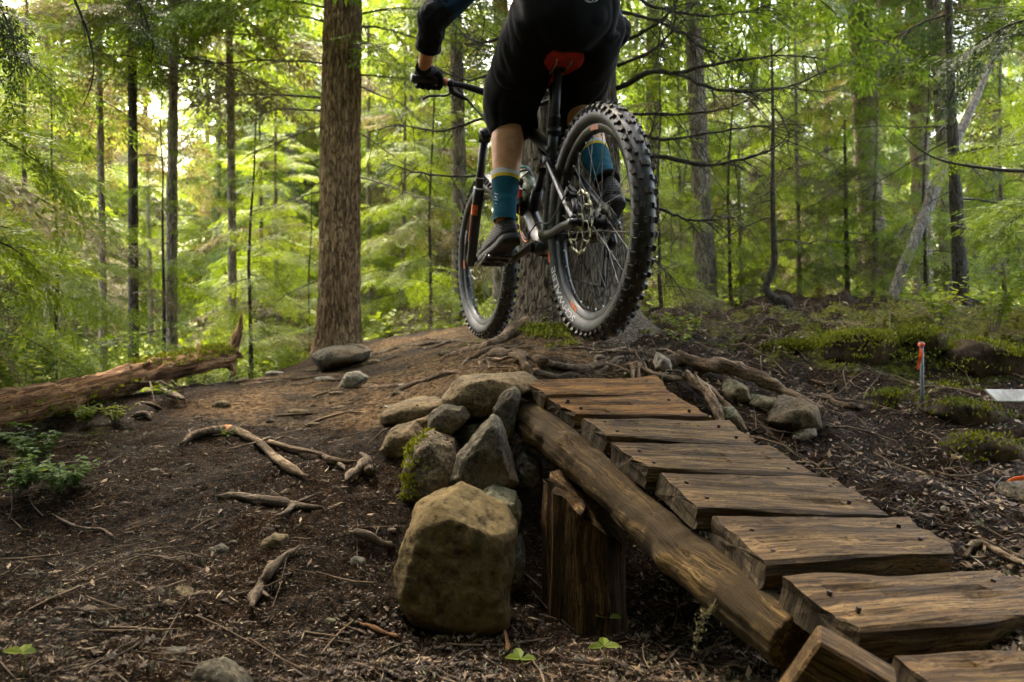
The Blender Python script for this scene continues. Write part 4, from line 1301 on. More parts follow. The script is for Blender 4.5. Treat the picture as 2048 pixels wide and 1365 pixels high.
# mostly unseen conifers added beside and behind the camera to shade the near dirt
for (x, y, k, s) in ((-2.0, -1.0, 'mid', 1), (2.4, -2.2, 'mid', 1), (-3.9, 1.2, 'mid', 1.0), (4.0, 1.0, 'mid', 1.0), (.3, -3.4, 'mid', 1.1), (-3.9, 4.1, 'mid', .85), (-5.6, 6.0, 'mid', 1.0), (-3.2, 2.6, 'mid', .8), (-2.7, .2, 'mid', .9), (5.4, 4.0, 'tall', .9), (-1.2, -6, 'far', 1), (3, -6, 'far', 1), (-6, -3, 'far', 1), (6.5, -2, 'far', 1), (-1.9, -.3, 'young', 1.2), (-2.9, 1.3, 'young', 1.0), (-2.5, -1.2, 'young', 1.3), (1.1, -2.2, 'young', 1.4), (-.3, -2.9, 'young', 1.4), (3.3, -.6, 'young', 1.3), (-3.4, .2, 'young', 1.3), (-3.6, 2.9, 'young', .9), (.9, -.9, 'young', 1.1), (-.5, -1.3, 'young', 1.2), (1.9, -.5, 'young', 1.1), (2.7, .3, 'young', 1.0), (.3, -2.3, 'young', 1.3), (-1.5, -1.7, 'young', 1.1), (2.3, -1.5, 'young', 1.2), (3.4, 1.4, 'young', 1.0), (-1.0, -1.2, 'tall', .75), (1.2, -1.0, 'tall', .75), (-2.4, .9, 'tall', .8), (2.8, .6, 'tall', .8), (3.6, 2.6, 'tall', .85), (-3.0, 3.4, 'tall', .85), (-4.5, -6, 'far', 1), (6, -7, 'far', 1), (0, -9, 'far', 1.1)):
    tree(k, x, y, 'mostly unseen conifer added around the camera to shade the near ground', s=s, group='added shade conifers around the camera', name='conifer', dead=False)
# ------------------------------------------------------------------ fallen log, roots, sticks, plants, litter
def groundpath(pix, n=24, lift=0.0):
    pts = []
    for a in pix:
        if len(a) > 2 and a[2]:
            pts.append(P(a[0], a[1], a[2]))
        else:
            p = put(a[0], a[1]); p[2] += lift; pts.append(p)
    return cr(pts, n)
def wood_on_axis(name, pts, rad, mats, parent=None, label=None, cat=None, group=None, n=12, noise=.15, nscale=14, seed=1, jag=0.0, hook=None):
    """tube about its own long axis so that its grain runs lengthwise"""
    pts = np.asarray(pts)
    V, q, t = tube(pts, rad, n=n, noise=noise, nscale=nscale, seed=seed, jag=jag)
    if hook is not None: V = hook(V, pts)
    c = (pts[0] + pts[-1]) / 2
    ax = nrm(pts[-1] - pts[0]); up = nrm(np.array([0, 0, 1.0]) - ax * ax[2] + 1e-6); R = np.stack([ax, np.cross(up, ax), up], 1)
    mb = MB(); mb.add((V - c) @ R, q, t)
    o = mb.build(name, mats, parent, local=True)
    Mx = np.eye(4); Mx[:3, :3] = R; Mx[:3, 3] = c
    Mm = Matrix(Mx.tolist())
    o.matrix_basis = (wm(parent).inverted() @ Mm) if parent is not None else Mm
    return tag(o, label, cat, group)

# fallen log
a, b = P(-260, 872, 2.75), P(455, 716, 5.1)
flog = empty('fallen_log', (a + b) / 2 - np.array([0, 0, .09]), 'rotten reddish fallen log with a broken snag end lying across the left side', 'log')
pts = cr([a, P(0, 822, 3.3), P(170, 784, 3.9), P(300, 748, 4.4), P(400, 725, 4.8), b], 90)
def loghook(V, p):
    rgl = np.random.RandomState(5)
    d = fbm(V * np.array([9, 9, 9]), 4, 6) * .012
    c = p[np.argmin(((V[:, None] - p[None]) ** 2).sum(-1), 1)]
    u = nrm_rows(V - c)
    g = fbm(np.stack([V[:, 0] * 6 + V[:, 1] * 2, u[:, 2] * 9, u[:, 0] * 9], -1), 3, 9)
    return V + u * (d + np.where(g > .15, -.022 * (g - .15) / .5, 0))[:, None]
wood_on_axis('trunk', pts, np.interp(np.linspace(0, 1, 90), [0, .5, 1], [.082, .078, .060]), M['rotten'], flog, n=40, noise=.06, seed=3, hook=loghook)
for px_ in ([(452, 715, 5.05), (468, 692, 5.1), (478, 660, 5.12), (482, 632, 5.12)], [(455, 728, 5.05), (468, 740, 5.05), (462, 752, 5.0)], [(440, 715, 5.0), (470, 708, 5.15), (482, 715, 5.3)], [(404, 712, 4.8), (398, 700, 4.8), (396, 690, 4.82)], [(270, 755, 4.3), (285, 735, 4.3), (300, 728, 4.32)], [(285, 760, 4.25), (268, 738, 4.28), (262, 735, 4.2)]):
    pp = cr([P(*x) for x in px_], 12)
    wood_on_axis('broken_stub', pp, np.linspace(.05 if px_[0][0] == 452 or px_[0][0] == 440 else .03, .008, 12), M['rotten'], flog, n=10, noise=.5, nscale=25, seed=int(px_[1][0]), jag=.02)
# moss on the log
def tuft_mesh(pts, rg, h=.012, w_=.004, per=10, spread=.012, up=None):
    K = []
    for p in pts:
        for _ in range(per):
            b0 = p + np.array([rg.normal() * spread, rg.normal() * spread, rg.uniform(-.3, .3) * spread])
            d = nrm(np.array([rg.normal() * .7, rg.normal() * .7, 1.0]))
            s = nrm(np.cross(d, rg.randn(3)))
            hh = h * rg.uniform(.5, 1.3)
            K.append([b0 - s * w_ * .5, b0 + d * hh * .6 - s * w_, b0 + d * hh, b0 + d * hh * .6 + s * w_])
    return np.array(K)
def kites_obj(name, K, mats, parent=None, origin=None):
    mb = MB(); mb.add(K.reshape(-1, 3), np.arange(len(K) * 4).reshape(-1, 4))
    return mb.build(name, mats, parent, smooth=False, origin=origin)
rg = np.random.RandomState(31)
mp = []
for _ in range(420):
    s = rg.rand(); i = int(s * 89)
    if s < .55 and rg.rand() < .75: continue
    th = rg.uniform(.2, 2.6) if s > .55 else rg.uniform(-1.2, .2)
    c = pts[i]; side = nrm([.93, -.37, 0]) if True else 0
    mp.append(c + (np.array([0, 0, 1]) * math.sin(th) + side * math.cos(th)) * .084)
o = kites_obj('moss', tuft_mesh(mp, rg, .02, .005, 9, .012), M['mossblade'], flog); o['kind'] = 'stuff'

# roots of the centre fir
ROOTS = [
 ([(1062,640,4.55),(1030,668),(985,690),(930,704),(880,716)], .060, .020, .015),
 ([(1020,690),(985,705),(960,715),(938,722),(925,735)], .035, .012, .01),
 ([(960,716),(1000,712),(1040,718),(1052,735),(1058,752)], .036, .016, .012),
 ([(1040,712),(1075,728),(1110,742),(1160,744),(1205,736),(1248,722)], .034, .012, .012),
 ([(1180,752),(1210,740),(1230,726),(1246,716)], .014, .008, .012),
 ([(1060,742),(1110,752),(1170,748)], .022, .014, .006),
 ([(1248,728),(1285,744),(1325,758),(1372,764),(1400,772)], .024, .014, .01),
 ([(1320,742,3.42),(1362,724,3.45),(1420,733,3.38),(1462,735,3.34),(1512,752,3.3),(1560,782,3.24),(1602,800,3.2),(1640,830,3.1)], .036, .022, .0),
 ([(1372,752,3.2),(1395,770,3.15),(1418,798,3.08),(1432,830,3.0),(1436,860,2.95)], .022, .014, .0),
 ([(1392,762,3.2),(1430,788,3.12),(1460,815,3.05),(1490,860,2.95)], .014, .010, .0),
 ([(1262,730,3.3),(1264,748,3.26),(1262,764,3.2)], .008, .006, .0),
 ([(1284,728,3.3),(1278,748,3.26),(1282,766,3.2)], .008, .006, .0),
 ([(960,722),(963,735,3.5),(965,748,3.4)], .010, .007, .0),
 ([(918,744),(880,756),(835,768),(800,782),(762,806)], .024, .014, .006),
 ([(836,768),(780,774),(720,778),(660,786),(598,798)], .020, .014, .006),
 ([(812,776),(795,788),(808,796)], .016, .010, .004),
 ([(600,772),(660,764),(720,762),(760,772)], .016, .008, .002),
 ([(430,768),(500,764),(560,760),(620,758),(690,752)], .022, .012, .004),
 ([(480,772),(540,768),(590,762)], .014, .008, .004),
 ([(735,715),(790,700),(850,690),(905,684)], .022, .010, .004),
 ([(700,735),(760,726),(800,712)], .014, .008, .003),
 ([(1620,760),(1660,775),(1680,760),(1700,770)], .010, .006, .006),
 ([(1640,790),(1655,802),(1690,812),(1730,818)], .022, .014, .006),
]
_rr = np.random.RandomState(3)
for _ in range(20):
    x0, y0 = _rr.uniform(880, 1420), _rr.uniform(676, 748)
    a_ = _rr.choice([0, math.pi]) + _rr.uniform(-.5, .5); pth = [(x0, y0)]
    for _k in range(4):
        a_ += _rr.uniform(-.6, .6); st_ = _rr.uniform(14, 34); pth.append((pth[-1][0] + st_ * math.cos(a_), np.clip(pth[-1][1] + st_ * .35 * math.sin(a_) + 2, 668, 756)))
    r_ = _rr.uniform(.006, .014)
    ROOTS.append((pth, r_, r_ * .6, .012))
for k, (pix, r0, r1, lift) in enumerate(ROOTS):
    loose = len(pix[0]) > 2 and k > 4
    if not loose: r0, r1, lift = r0 * .82, r1 * .7, lift * .3
    pp = groundpath(pix, 34, lift)
    if not loose:
        e_ = np.linspace(0, 1, 34); pp[:, 2] -= r1 * 2.2 * np.clip((e_ - .82) / .18, 0, 1) ** 1.5 + r0 * 1.2 * np.clip((.15 - e_) / .15, 0, 1) * (k > 0)
    rgk = np.random.RandomState(k)
    pp = pp + np.stack([fbm(pp * 9 + k, 2, k + 60), fbm(pp * 9 + k + 5, 2, k + 61), fbm(pp * 9 + k + 9, 2, k + 62) * .6], -1) * .012
    rr = np.linspace(r0, r1, 34) * (1 + .18 * fbm(np.stack([np.linspace(0, 8, 34)] * 3, -1) + k, 2, k))
    wood_on_axis('root', pp, rr, M['root'], cf, n=16, noise=.45, nscale=26, seed=k)

# loose wood on the dirt
def stick(name, pix, r0, r1, label, lift=.012, mats=None, extra=(), n=26, noise=.22, seed=3, cat='stick', bark=None):
    pp = groundpath(pix, n, lift)
    o = empty(name, pp[len(pp) // 2] - np.array([0, 0, lift]), label, cat)
    pp = pp + np.stack([fbm(pp * 14 + seed, 2, seed), fbm(pp * 14 + seed + 5, 2, seed + 1), fbm(pp * 14 + 9, 2, seed + 2) * .5], -1) * .006
    wood_on_axis('stem', pp, np.linspace(r0, r1, n) * (1 + .12 * np.sin(np.linspace(0, 11, n) + seed)) * np.clip(np.minimum(np.linspace(0, 1, n), np.linspace(1, 0, n)) / .10, .42, 1), mats or M['stick'], o, n=12, noise=noise, nscale=30, seed=seed, jag=.01)
    for e, (px_, a_, b_) in enumerate(extra):
        q = groundpath(px_, 16, lift)
        wood_on_axis('side_branch', q, np.linspace(a_, b_ * .45, 16), mats or M['stick'], o, n=9, noise=noise, nscale=30, seed=seed + e + 1, jag=.008)
    global LASTPP
    LASTPP = pp
    return o
_er = stick('exposed_root', [(364,902),(385,884),(420,872),(460,870),(495,884),(525,905),(550,930),(580,950),(614,972)], .017, .013, 'forked root arching out of the dark dirt with an orange scraped spot', .018,
      M['root'], [([(540,900),(580,908),(630,918),(670,934)], .013, .012), ([(538,892),(500,905),(440,918)], .006, .003), ([(540,898),(570,888),(600,895)], .006, .003), ([(533,905),(560,935),(566,945)], .007, .004), ([(655,930),(690,940),(712,934)], .013, .010)], 30, .2, 4, 'root')
wood_on_axis('scraped_spot', LASTPP[9:13], [.012, .0185, .0185, .012], plain('scraped_orange_wood', (.36, .13, .02), .8, 0, .4, 60), _er, n=12, noise=.25, nscale=40, seed=2)
stick('driftwood', [(690,985),(705,968),(722,952),(735,940)], .010, .024, 'dark splintered wedge of wood poking out of the dirt left of the mossy stone', .025, M['stick'], [([(738,965),(735,940),(722,922)], .018, .008)], seed=6, noise=.4)
stick('stick', [(438,1008),(480,1006),(530,1012),(560,1015),(590,1020)], .012, .013, 'thick pale stick lying level on the dirt with a knotty forked end', .012, M['stick'], [([(585,1020),(620,1025),(645,1030)], .016, .010), ([(600,1015),(640,1002)], .008, .004), ([(590,1024),(570,1035),(550,1042)], .010, .004)], seed=7)
stick('stick', [(503,1232),(520,1195),(540,1165),(565,1138),(600,1108)], .016, .009, 'long knobbly stick slanting up to the right on the dirt', .014, M['stick'], [([(528,1200),(545,1215)], .007, .004)], seed=8)
stick('stick', [(702,1096),(730,1098),(765,1105),(790,1118)], .014, .012, 'flat piece of dead wood bridging a dark hollow left of the boulder', .022, M['stick'], seed=9)
stick('stick', [(725,1265),(760,1275),(800,1288)], .008, .007, 'short reddish broken stick below the boulder', .008, M['rotten'], seed=10)
stick('stick', [(604,862),(625,848),(660,838),(700,830),(725,832)], .007, .004, 'thin bent twig on the smooth part of the trail', .006, M['root'], seed=11)
stick('stick', [(550,836),(590,832),(630,832)], .007, .005, 'short straight twig left of the bent twig on the trail', .006, M['root'], seed=12)
stick('stick', [(645,918),(670,935),(690,955)], .007, .006, 'short forked stick across the end of the exposed root', .012, M['stick'], seed=13)
stick('stick', [(320,786),(345,795),(370,806)], .016, .014, 'grey stub of wood beside the fallen log', .012, M['stick'], seed=14)
stick('stick', [(265,840),(290,838),(300,845)], .016, .012, 'short thick chunk of grey wood in front of the fallen log', .012, M['stick'], seed=15)
stick('stick', [(280,808),(305,818),(320,824)], .008, .006, 'small brown stick near the fallen log', .008, M['root'], seed=16)
stick('stick', [(105,1040),(160,1062),(200,1075),(232,1082)], .004, .003, 'long thin yellowish twig on the dark dirt at the left', .008, M['stick'], seed=17)
stick('stick', [(640,700),(700,700),(745,712)], .018, .012, 'root like stick draped over the fir foot boulder', .03, M['root'], seed=18)
stick('stick', [(1015,1320),(1012,1295),(1008,1270)], .006, .003, 'thin reddish splinter leaning on the litter under the boulder', .012, M['rotten'], seed=19)
stick('stick', [(1935,1110),(1965,1100),(1990,1118),(2030,1135),(2070,1150)], .010, .007, 'gnarled rootlet beside the lower planks at the right edge', .012, M['root'], [([(1930,1135),(1945,1112)], .008, .006)], seed=20)
stick('stick', [(1555,940),(1610,936),(1640,938)], .006, .004, 'thin stick on the litter right of the middle planks', .008, M['stick'], seed=21)
stick('stick', [(1865,960),(1900,975),(1950,970),(2000,950)], .005, .003, 'thin dark curved twig on the right slope below the stake', .03, M['root'], seed=22)
stick('stick', [(340,760,4.2),(300,765,4.2),(250,768,4.15),(200,775,4.1)], .005, .003, 'bare twig lying along the top of the fallen log', .0, M['stick'], [([(300,765,4.2),(305,785,4.1),(310,810,4.0)], .005, .003), ([(320,762,4.2),(345,775,4.1),(370,785,4.1)], .004, .003)], seed=23)

# surveyor's stake with orange tape, signboard at the edge, scrap of tape
st = empty('marker_stake', P(1844, 822, 3.35), 'grey plastic pipe stake with orange flagging tape on the right slope', 'stake')
mb = MB()
p0, p1 = P(1845, 836, 3.35), P(1843, 684, 3.35)
mb.add(*tube([p0, p0 * 5e-1 + p1 * .5, p1], .0080, n=14))
mb.build('pipe', plain('grey_plastic_pipe', (.16, .17, .18), .5, 0, .15), st)
M['tape'] = plain('orange_flagging', (.85, .12, .015), .45, 0, .1)
mb = MB(); mb.add(*tube([P(1843, 693, 3.35), P(1843, 686, 3.35)], .0125, n=14))
mb.add(*rbox(P(1838, 691, 3.338), (.012, .006, .012), .002))
mb.build('tape_knot', M['tape'], st)
mb = MB()
K = []
for t_ in np.linspace(0, 1, 9):
    c = P(1841 - 3 * t_ + 2 * math.sin(t_ * 5), 696 + 44 * t_, 3.335 - .01 * math.sin(t_ * 4))
    w_ = .004 + .008 * t_ * (1 - t_ ** 6)
    K.append(c + np.array([-w_, .004 * math.sin(6 * t_), 0])); K.append(c + np.array([w_, -.004 * math.sin(6 * t_), 0]))
V = np.array(K); V2 = V + np.array([0, .0012, 0])
q = [(2 * i, 2 * i + 1, 2 * i + 3, 2 * i + 2) for i in range(8)]
mb.add(V, q); mb.add(V2, [tuple(reversed(x)) for x in q])
mb.build('tape_tail', M['tape'], st)
mb = MB()
c = P(2048, 793, 3.2)
mb.addm(rbox((0, 0, 0), (.27, .06, .014), .003, rot('X', 50) @ rot('Y', 1)), np.array([[1, 0, 0, c[0]], [0, 1, 0, c[1]], [0, 0, 1, c[2]], [0, 0, 0, 1.0]]))
V = mb.v[0]; V[:, 0] += np.where(V[:, 0] < c[0], (V[:, 2] - c[2]) * -.6, 0)
o = mb.build('signboard', plain('weathered_pale_board', (.46, .45, .42), .7, 0, .25, 20), origin=c, smooth=False)
tag(o, 'pale grey board sticking in from the right edge above the slope', 'board')
c = put(2045, 968)
V, q, t = tube(cr([P(2016, 968, c[1]), P(2030, 960, c[1]), P(2055, 958, c[1]), P(2080, 960, c[1] + .05)], 12), .010, .0018, n=8, ref=(0, 0, 1))
mb = MB(); mb.add(V, q, t)
tag(mb.build('flagging_tape', M['tape'], origin=c), 'scrap of orange tape lying on the grey stone at the right edge', 'tape')

# leafy plants
def leaf_kites(b, d, l, w_, up, fold=.25):
    """a broad leaf as two folded halves"""
    s = nrm(np.cross(d, up)); n_ = np.cross(s, d)
    m1, m2, tip = b + d * l * .3, b + d * l * .7 - n_ * l * .04, b + d * l - n_ * l * .15
    return [[b, b + d * l * .35 + s * w_ + n_ * w_ * fold, b + d * l * .75 + s * w_ * .7 + n_ * w_ * fold * .6 - n_ * l * .05, tip],
            [b, tip, b + d * l * .75 - s * w_ * .7 + n_ * w_ * fold * .6 - n_ * l * .05, b + d * l * .35 - s * w_ + n_ * w_ * fold]]
def shrub(name, x, y, label, h, nst, nl, ll, lw, mats, seed, spread=.5, group=None, cat='shrub'):
    rg = np.random.RandomState(seed)
    z = g1(x, y)
    o = empty(name, (x, y, z), label, cat, group)
    K, mb = [], MB()
    for s in range(nst):
        az = rg.uniform(0, 6.28); sp = spread * rg.uniform(.3, 1)
        hh = h * rg.uniform(.55, 1.1)
        d = np.array([math.cos(az) * sp, math.sin(az) * sp, 1.0])
        p0 = np.array([x, y, z]) + np.array([math.cos(az), math.sin(az), 0]) * rg.uniform(0, .12) * h
        c = cr([p0, p0 + d * hh * .5 + rg.uniform(-.05, .05, 3) * h, p0 + d * hh * np.array([1.2, 1.2, .95])], 8)
        mb.add(*tube(c, np.linspace(.004, .0012, 8) * max(.5, h), n=4, cap=False))
        for j in range(nl):
            t_ = .25 + .75 * (j + rg.rand()) / nl
            i = min(int(t_ * 7), 6); f = t_ * 7 - i
            p = c[i] * (1 - f) + c[i + 1] * f
            a2 = az + (1 if j % 2 else -1) * rg.uniform(.6, 1.6)
            dl = nrm([math.cos(a2), math.sin(a2), rg.uniform(-.2, .45)])
            K += leaf_kites(p, dl, ll * rg.uniform(.6, 1.15), lw * rg.uniform(.8, 1.1), nrm([rg.uniform(-.4, .4), rg.uniform(-.4, .4), 1]))
    mb.build('stems', M['deadwood'], o)
    k = kites_obj('leaves', np.array(K), mats, o)
    k['kind'] = 'stuff'
    return o
def at(px, py): p = put(px, py); return p[0], p[1]
for i, (px, py, h, nst, nl, ll, lw, m_, lab) in enumerate((
 (70, 935, .15, 16, 12, .034, .011, 'leaf_dark', 'dark glossy leaved shrub low at the left edge'),
 (130, 990, .11, 14, 12, .032, .010, 'leaf_dark', 'low dark leaved plant just right of the glossy shrub'),
 (25, 1000, .14, 12, 12, .028, .008, 'leaf_dark', 'shadowed leafy plant in the left edge below the log'),
 (170, 858, .10, 14, 10, .024, .008, 'leaf', 'bright green seedlings on the moss in front of the fallen log'),
 (230, 850, .09, 12, 9, .022, .008, 'leaf', 'small pale green plants at the right end of the moss by the log'),
 (330, 800, .10, 5, 6, .030, .010, 'leaf', 'few light green leaves sprouting beside the log stub'),
 (455, 880, .05, 9, 8, .012, .004, 'leaf', 'tiny green sprigs under the arch of the exposed root'),
 (1370, 672, .16, 5, 8, .05, .018, 'leaf', 'fresh green seedling on the mound right of the rear wheel'),
 (1360, 690, .08, 6, 6, .03, .010, 'leaf', 'low yellow green sprig below the fresh seedling'),
 (1100, 655, .10, 12, 8, .03, .010, 'leaf', 'green sprigs in the moss between the two wheels'),
 (1880, 655, .30, 12, 12, .05, .016, 'leaf', 'light green undergrowth at the foot of the dark rough trunk'),
 (1985, 670, .32, 12, 12, .05, .016, 'leaf', 'light green undergrowth at the right edge behind the mound'),
 (40, 770, .55, 22, 14, .06, .022, 'leaf', 'leafy green bush behind the left end of the fallen log'),
 (130, 745, .6, 20, 14, .06, .022, 'leaf', 'pale green bush behind the fallen log below the slender trunks'),
 (210, 750, .5, 18, 12, .06, .022, 'leaf', 'light bush between the pale green bush and the log stubs'),
 (10, 720, .8, 22, 14, .06, .022, 'leaf', 'tall leafy bush at the left edge above the log'),
 (400, 750, .5, 14, 12, .06, .022, 'leaf', 'yellow green bush seen under the raised end of the log'),
 (560, 720, .5, 14, 12, .06, .022, 'leaf', 'yellow green bush left of the boulder by the red fir'),
)):
    x, y = at(px, py)
    if py < 780 and px < 600 and i >= 12: y = {12: 4.6, 13: 6.5, 14: 6.0, 15: 5.2, 16: 7.0, 17: 8.5}[i]; x = (px - 1024) / F * y
    shrub('leafy_shrub' if i >= 12 else 'leafy_plant', x, y, lab, h, nst, nl, ll, lw, M[m_], 200 + i, .8 if h < .3 else .6, cat='bush' if i >= 12 else 'plant')
# three-leaved seedlings in the foreground
def trefoil(px, py, sz, label, seed):
    p = put(px, py + 14)
    rg = np.random.RandomState(seed)
    o = empty('seedling', p, label, 'seedling')
    top = p + np.array([0, 0, .05])
    mb = MB(); mb.add(*tube(cr([p, p + np.array([.006, 0, .03]), top], 6), .0016, n=5)); mb.build('stem', M['leaf'], o)
    for a in (200, 330, 90):
        K = leaf_kites(top, nrm([math.cos(math.radians(a + rg.uniform(-20, 20))), math.sin(math.radians(a)) * .8, rg.uniform(.1, .4)]), sz, sz * .30, np.array([0, -.3, 1]), .3)
        kites_obj('leaf', np.array(K), M['leaf'], o)
    return o
trefoil(1216, 1258, .042, 'three leaved bright seedling in front of the dark post', 1)
trefoil(1208, 1328, .040, 'three leaved bright seedling below the other near the bottom edge', 2)
trefoil(1042, 1360, .036, 'bright seedling cut by the bottom edge below the boulder', 3)
trefoil(45, 1348, .035, 'dim green seedling in the dark bottom left corner', 4)
trefoil(80, 965, .07, 'pale pointed seedling among the dark plants at the left', 5)

# hanging boughs that reach in from above
def hanging(name, pix, r0, label, live, seed, mats=None, leafn=10, L=.3):
    rg = np.random.RandomState(seed)
    p = cr([P(*a) for a in pix], 24)
    o = empty(name, p[0], label, 'branch')
    mb = MB(); mb.add(*tube(p, np.linspace(r0, .0015, 24), n=6, noise=.2, nscale=40, seed=seed))
    for _ in range(16):
        i = rg.randint(3, 23); d = nrm(rg.uniform(-1, 1, 3) + np.array([0, 0, -.3])); l = rg.uniform(.05, .2)
        mb.add(*tube([p[i], p[i] + d * l * .6, p[i] + d * l - np.array([0, 0, .02])], [.0022, .0016, .0008], n=3, cap=False))
    mb.build('stem', M['darkwood'], o)
    if live:
        K = []
        for j in range(leafn):
            i = int(23 * (.15 + .85 * j / leafn)); d = nrm(p[min(i + 1, 23)] - p[max(i - 1, 0)])
            Q = d_to_rot(nrm(d + rg.uniform(-.8, .8, 3)))
            K.append(xfk(SP_F[j % 4], Q, p[i], L / .45 * rg.uniform(.6, 1.1)))
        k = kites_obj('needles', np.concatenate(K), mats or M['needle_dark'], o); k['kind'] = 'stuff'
    return o
def d_to_rot(d):
    z = np.array([0, 0, 1.0]) if abs(d[2]) < .9 else np.array([1.0, 0, 0])
    s = nrm(np.cross(z, d)); return np.stack([d, s, np.cross(d, s)], 1)
hanging('bare_branch', [(130, -40, 3.4), (158, 20, 3.4), (178, 75, 3.4), (187, 120, 3.4), (185, 160, 3.4), (172, 198, 3.4), (160, 220, 3.4)], .007, 'bare drooping branch hanging into the top left', False, 1)
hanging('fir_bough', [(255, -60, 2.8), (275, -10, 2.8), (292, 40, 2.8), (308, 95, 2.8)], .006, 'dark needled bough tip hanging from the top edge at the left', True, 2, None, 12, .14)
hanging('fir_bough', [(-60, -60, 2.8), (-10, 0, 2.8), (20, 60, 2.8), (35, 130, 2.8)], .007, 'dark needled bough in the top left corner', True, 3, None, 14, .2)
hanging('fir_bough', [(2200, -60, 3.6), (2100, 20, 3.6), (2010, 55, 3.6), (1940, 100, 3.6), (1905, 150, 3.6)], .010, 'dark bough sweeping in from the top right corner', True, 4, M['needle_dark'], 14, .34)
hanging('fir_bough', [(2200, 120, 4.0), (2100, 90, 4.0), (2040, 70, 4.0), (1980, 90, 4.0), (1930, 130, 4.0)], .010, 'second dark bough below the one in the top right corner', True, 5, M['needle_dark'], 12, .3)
hanging('bare_branch', [(2200, 330, 4.2), (2048, 342, 4.2), (1960, 335, 4.2), (1880, 320, 4.2), (1822, 286, 4.2), (1785, 240, 4.2)], .012, 'dark bare limb curving in from the right edge', False, 6)
hanging('fir_bough', [(2250, 420, 4.4), (2140, 400, 4.4), (2060, 420, 4.4), (1990, 470, 4.4)], .010, 'dim needled bough at the right edge below the bare limb', True, 7, M['needle'], 14, .4)
hanging('fir_bough', [(-160, 260, 3.6), (-60, 250, 3.7), (40, 300, 3.8), (110, 350, 3.9)], .008, 'bright frond reaching in from the left edge', True, 8, M['needle_bright'], 14, .45)
hanging('fir_bough', [(-160, 480, 3.8), (-60, 470, 3.8), (30, 500, 3.9), (90, 560, 4.0)], .008, 'lower bright frond at the left edge', True, 9, M['needle_bright'], 14, .45)
hanging('fir_bough', [(-160, 60, 4.0), (-50, 70, 4.1), (60, 130, 4.2), (140, 190, 4.3)], .008, 'upper green frond at the left edge', True, 10, M['needle'], 14, .45)

# moss over the hummocks and the mossy stones
rgm = np.random.RandomState(71)
for ob in [o for o in COL.objects if o.name.startswith('mossy_hummock')]:
    me = ob.data; nv = len(me.vertices)
    co = np.zeros(nv * 3); me.vertices.foreach_get('co', co); co = co.reshape(-1, 3)
    no = np.zeros(nv * 3); me.vertices.foreach_get('normal', no); no = no.reshape(-1, 3)
    w_ = np.clip(no[:, 2] + .1, 0, 1) * np.clip(fbm(co * 9 + ob.location.x, 3, 5) + .12, 0, 1)
    if w_.sum() < 1: continue
    low = any(k_ in ob['label'] for k_ in ('foot of the stake', 'below the stake', 'under the pale'))
    ids = rgm.choice(nv, 45 if low else 330, p=w_ / w_.sum())
    K = tuft_mesh(co[ids], rgm, .020, .005, 10, .03)
    mb = MB(); mb.add(K.reshape(-1, 3), np.arange(len(K) * 4).reshape(-1, 4))
    o = mb.build('moss', M['mossblade'], ob, smooth=False, local=True); o['kind'] = 'stuff'

for ob in [o for o in COL.objects if o.get('label', '').startswith('speckled stone with bright moss')]:
    me = ob.data; nv = len(me.vertices)
    co = np.zeros(nv * 3); me.vertices.foreach_get('co', co); co = co.reshape(-1, 3)
    no = np.zeros(nv * 3); me.vertices.foreach_get('normal', no); no = no.reshape(-1, 3)
    w_ = np.clip(-no[:, 0] * .8 - no[:, 1] * .3 - .25, 0, 1) * (fbm(co * 14, 3, 5) > -.1) * (co[:, 0] < co[:, 0].min() + np.ptp(co[:, 0]) * .45)
    ids = rgm.choice(nv, 330, p=w_ / w_.sum())
    K = tuft_mesh(co[ids] + no[ids] * .002, rgm, .010, .004, 10, .006)
    mb = MB(); mb.add(K.reshape(-1, 3), np.arange(len(K) * 4).reshape(-1, 4))
    o = mb.build('moss', M['mossblade'], ob, smooth=False, local=True); o['kind'] = 'stuff'
# wisp of lichen hanging from the ramp log
wp = cr([P(1440, 1175, 1.78), P(1425, 1215, 1.76), P(1405, 1240, 1.75), P(1392, 1300, 1.75)], 12)
mb = MB(); mb.add(*tube(wp, .0018, n=5))
o = mb.build('lichen_wisp', M['deadwood'], ramp)
K = tuft_mesh(np.repeat(wp[4:], 9, 0), rgm, .010, .003, 2, .006)
mb = MB(); mb.add(K.reshape(-1, 3), np.arange(len(K) * 4).reshape(-1, 4))
o2 = mb.build('lichen_fringe', M['lichen'], o, smooth=False); o2['kind'] = 'stuff'

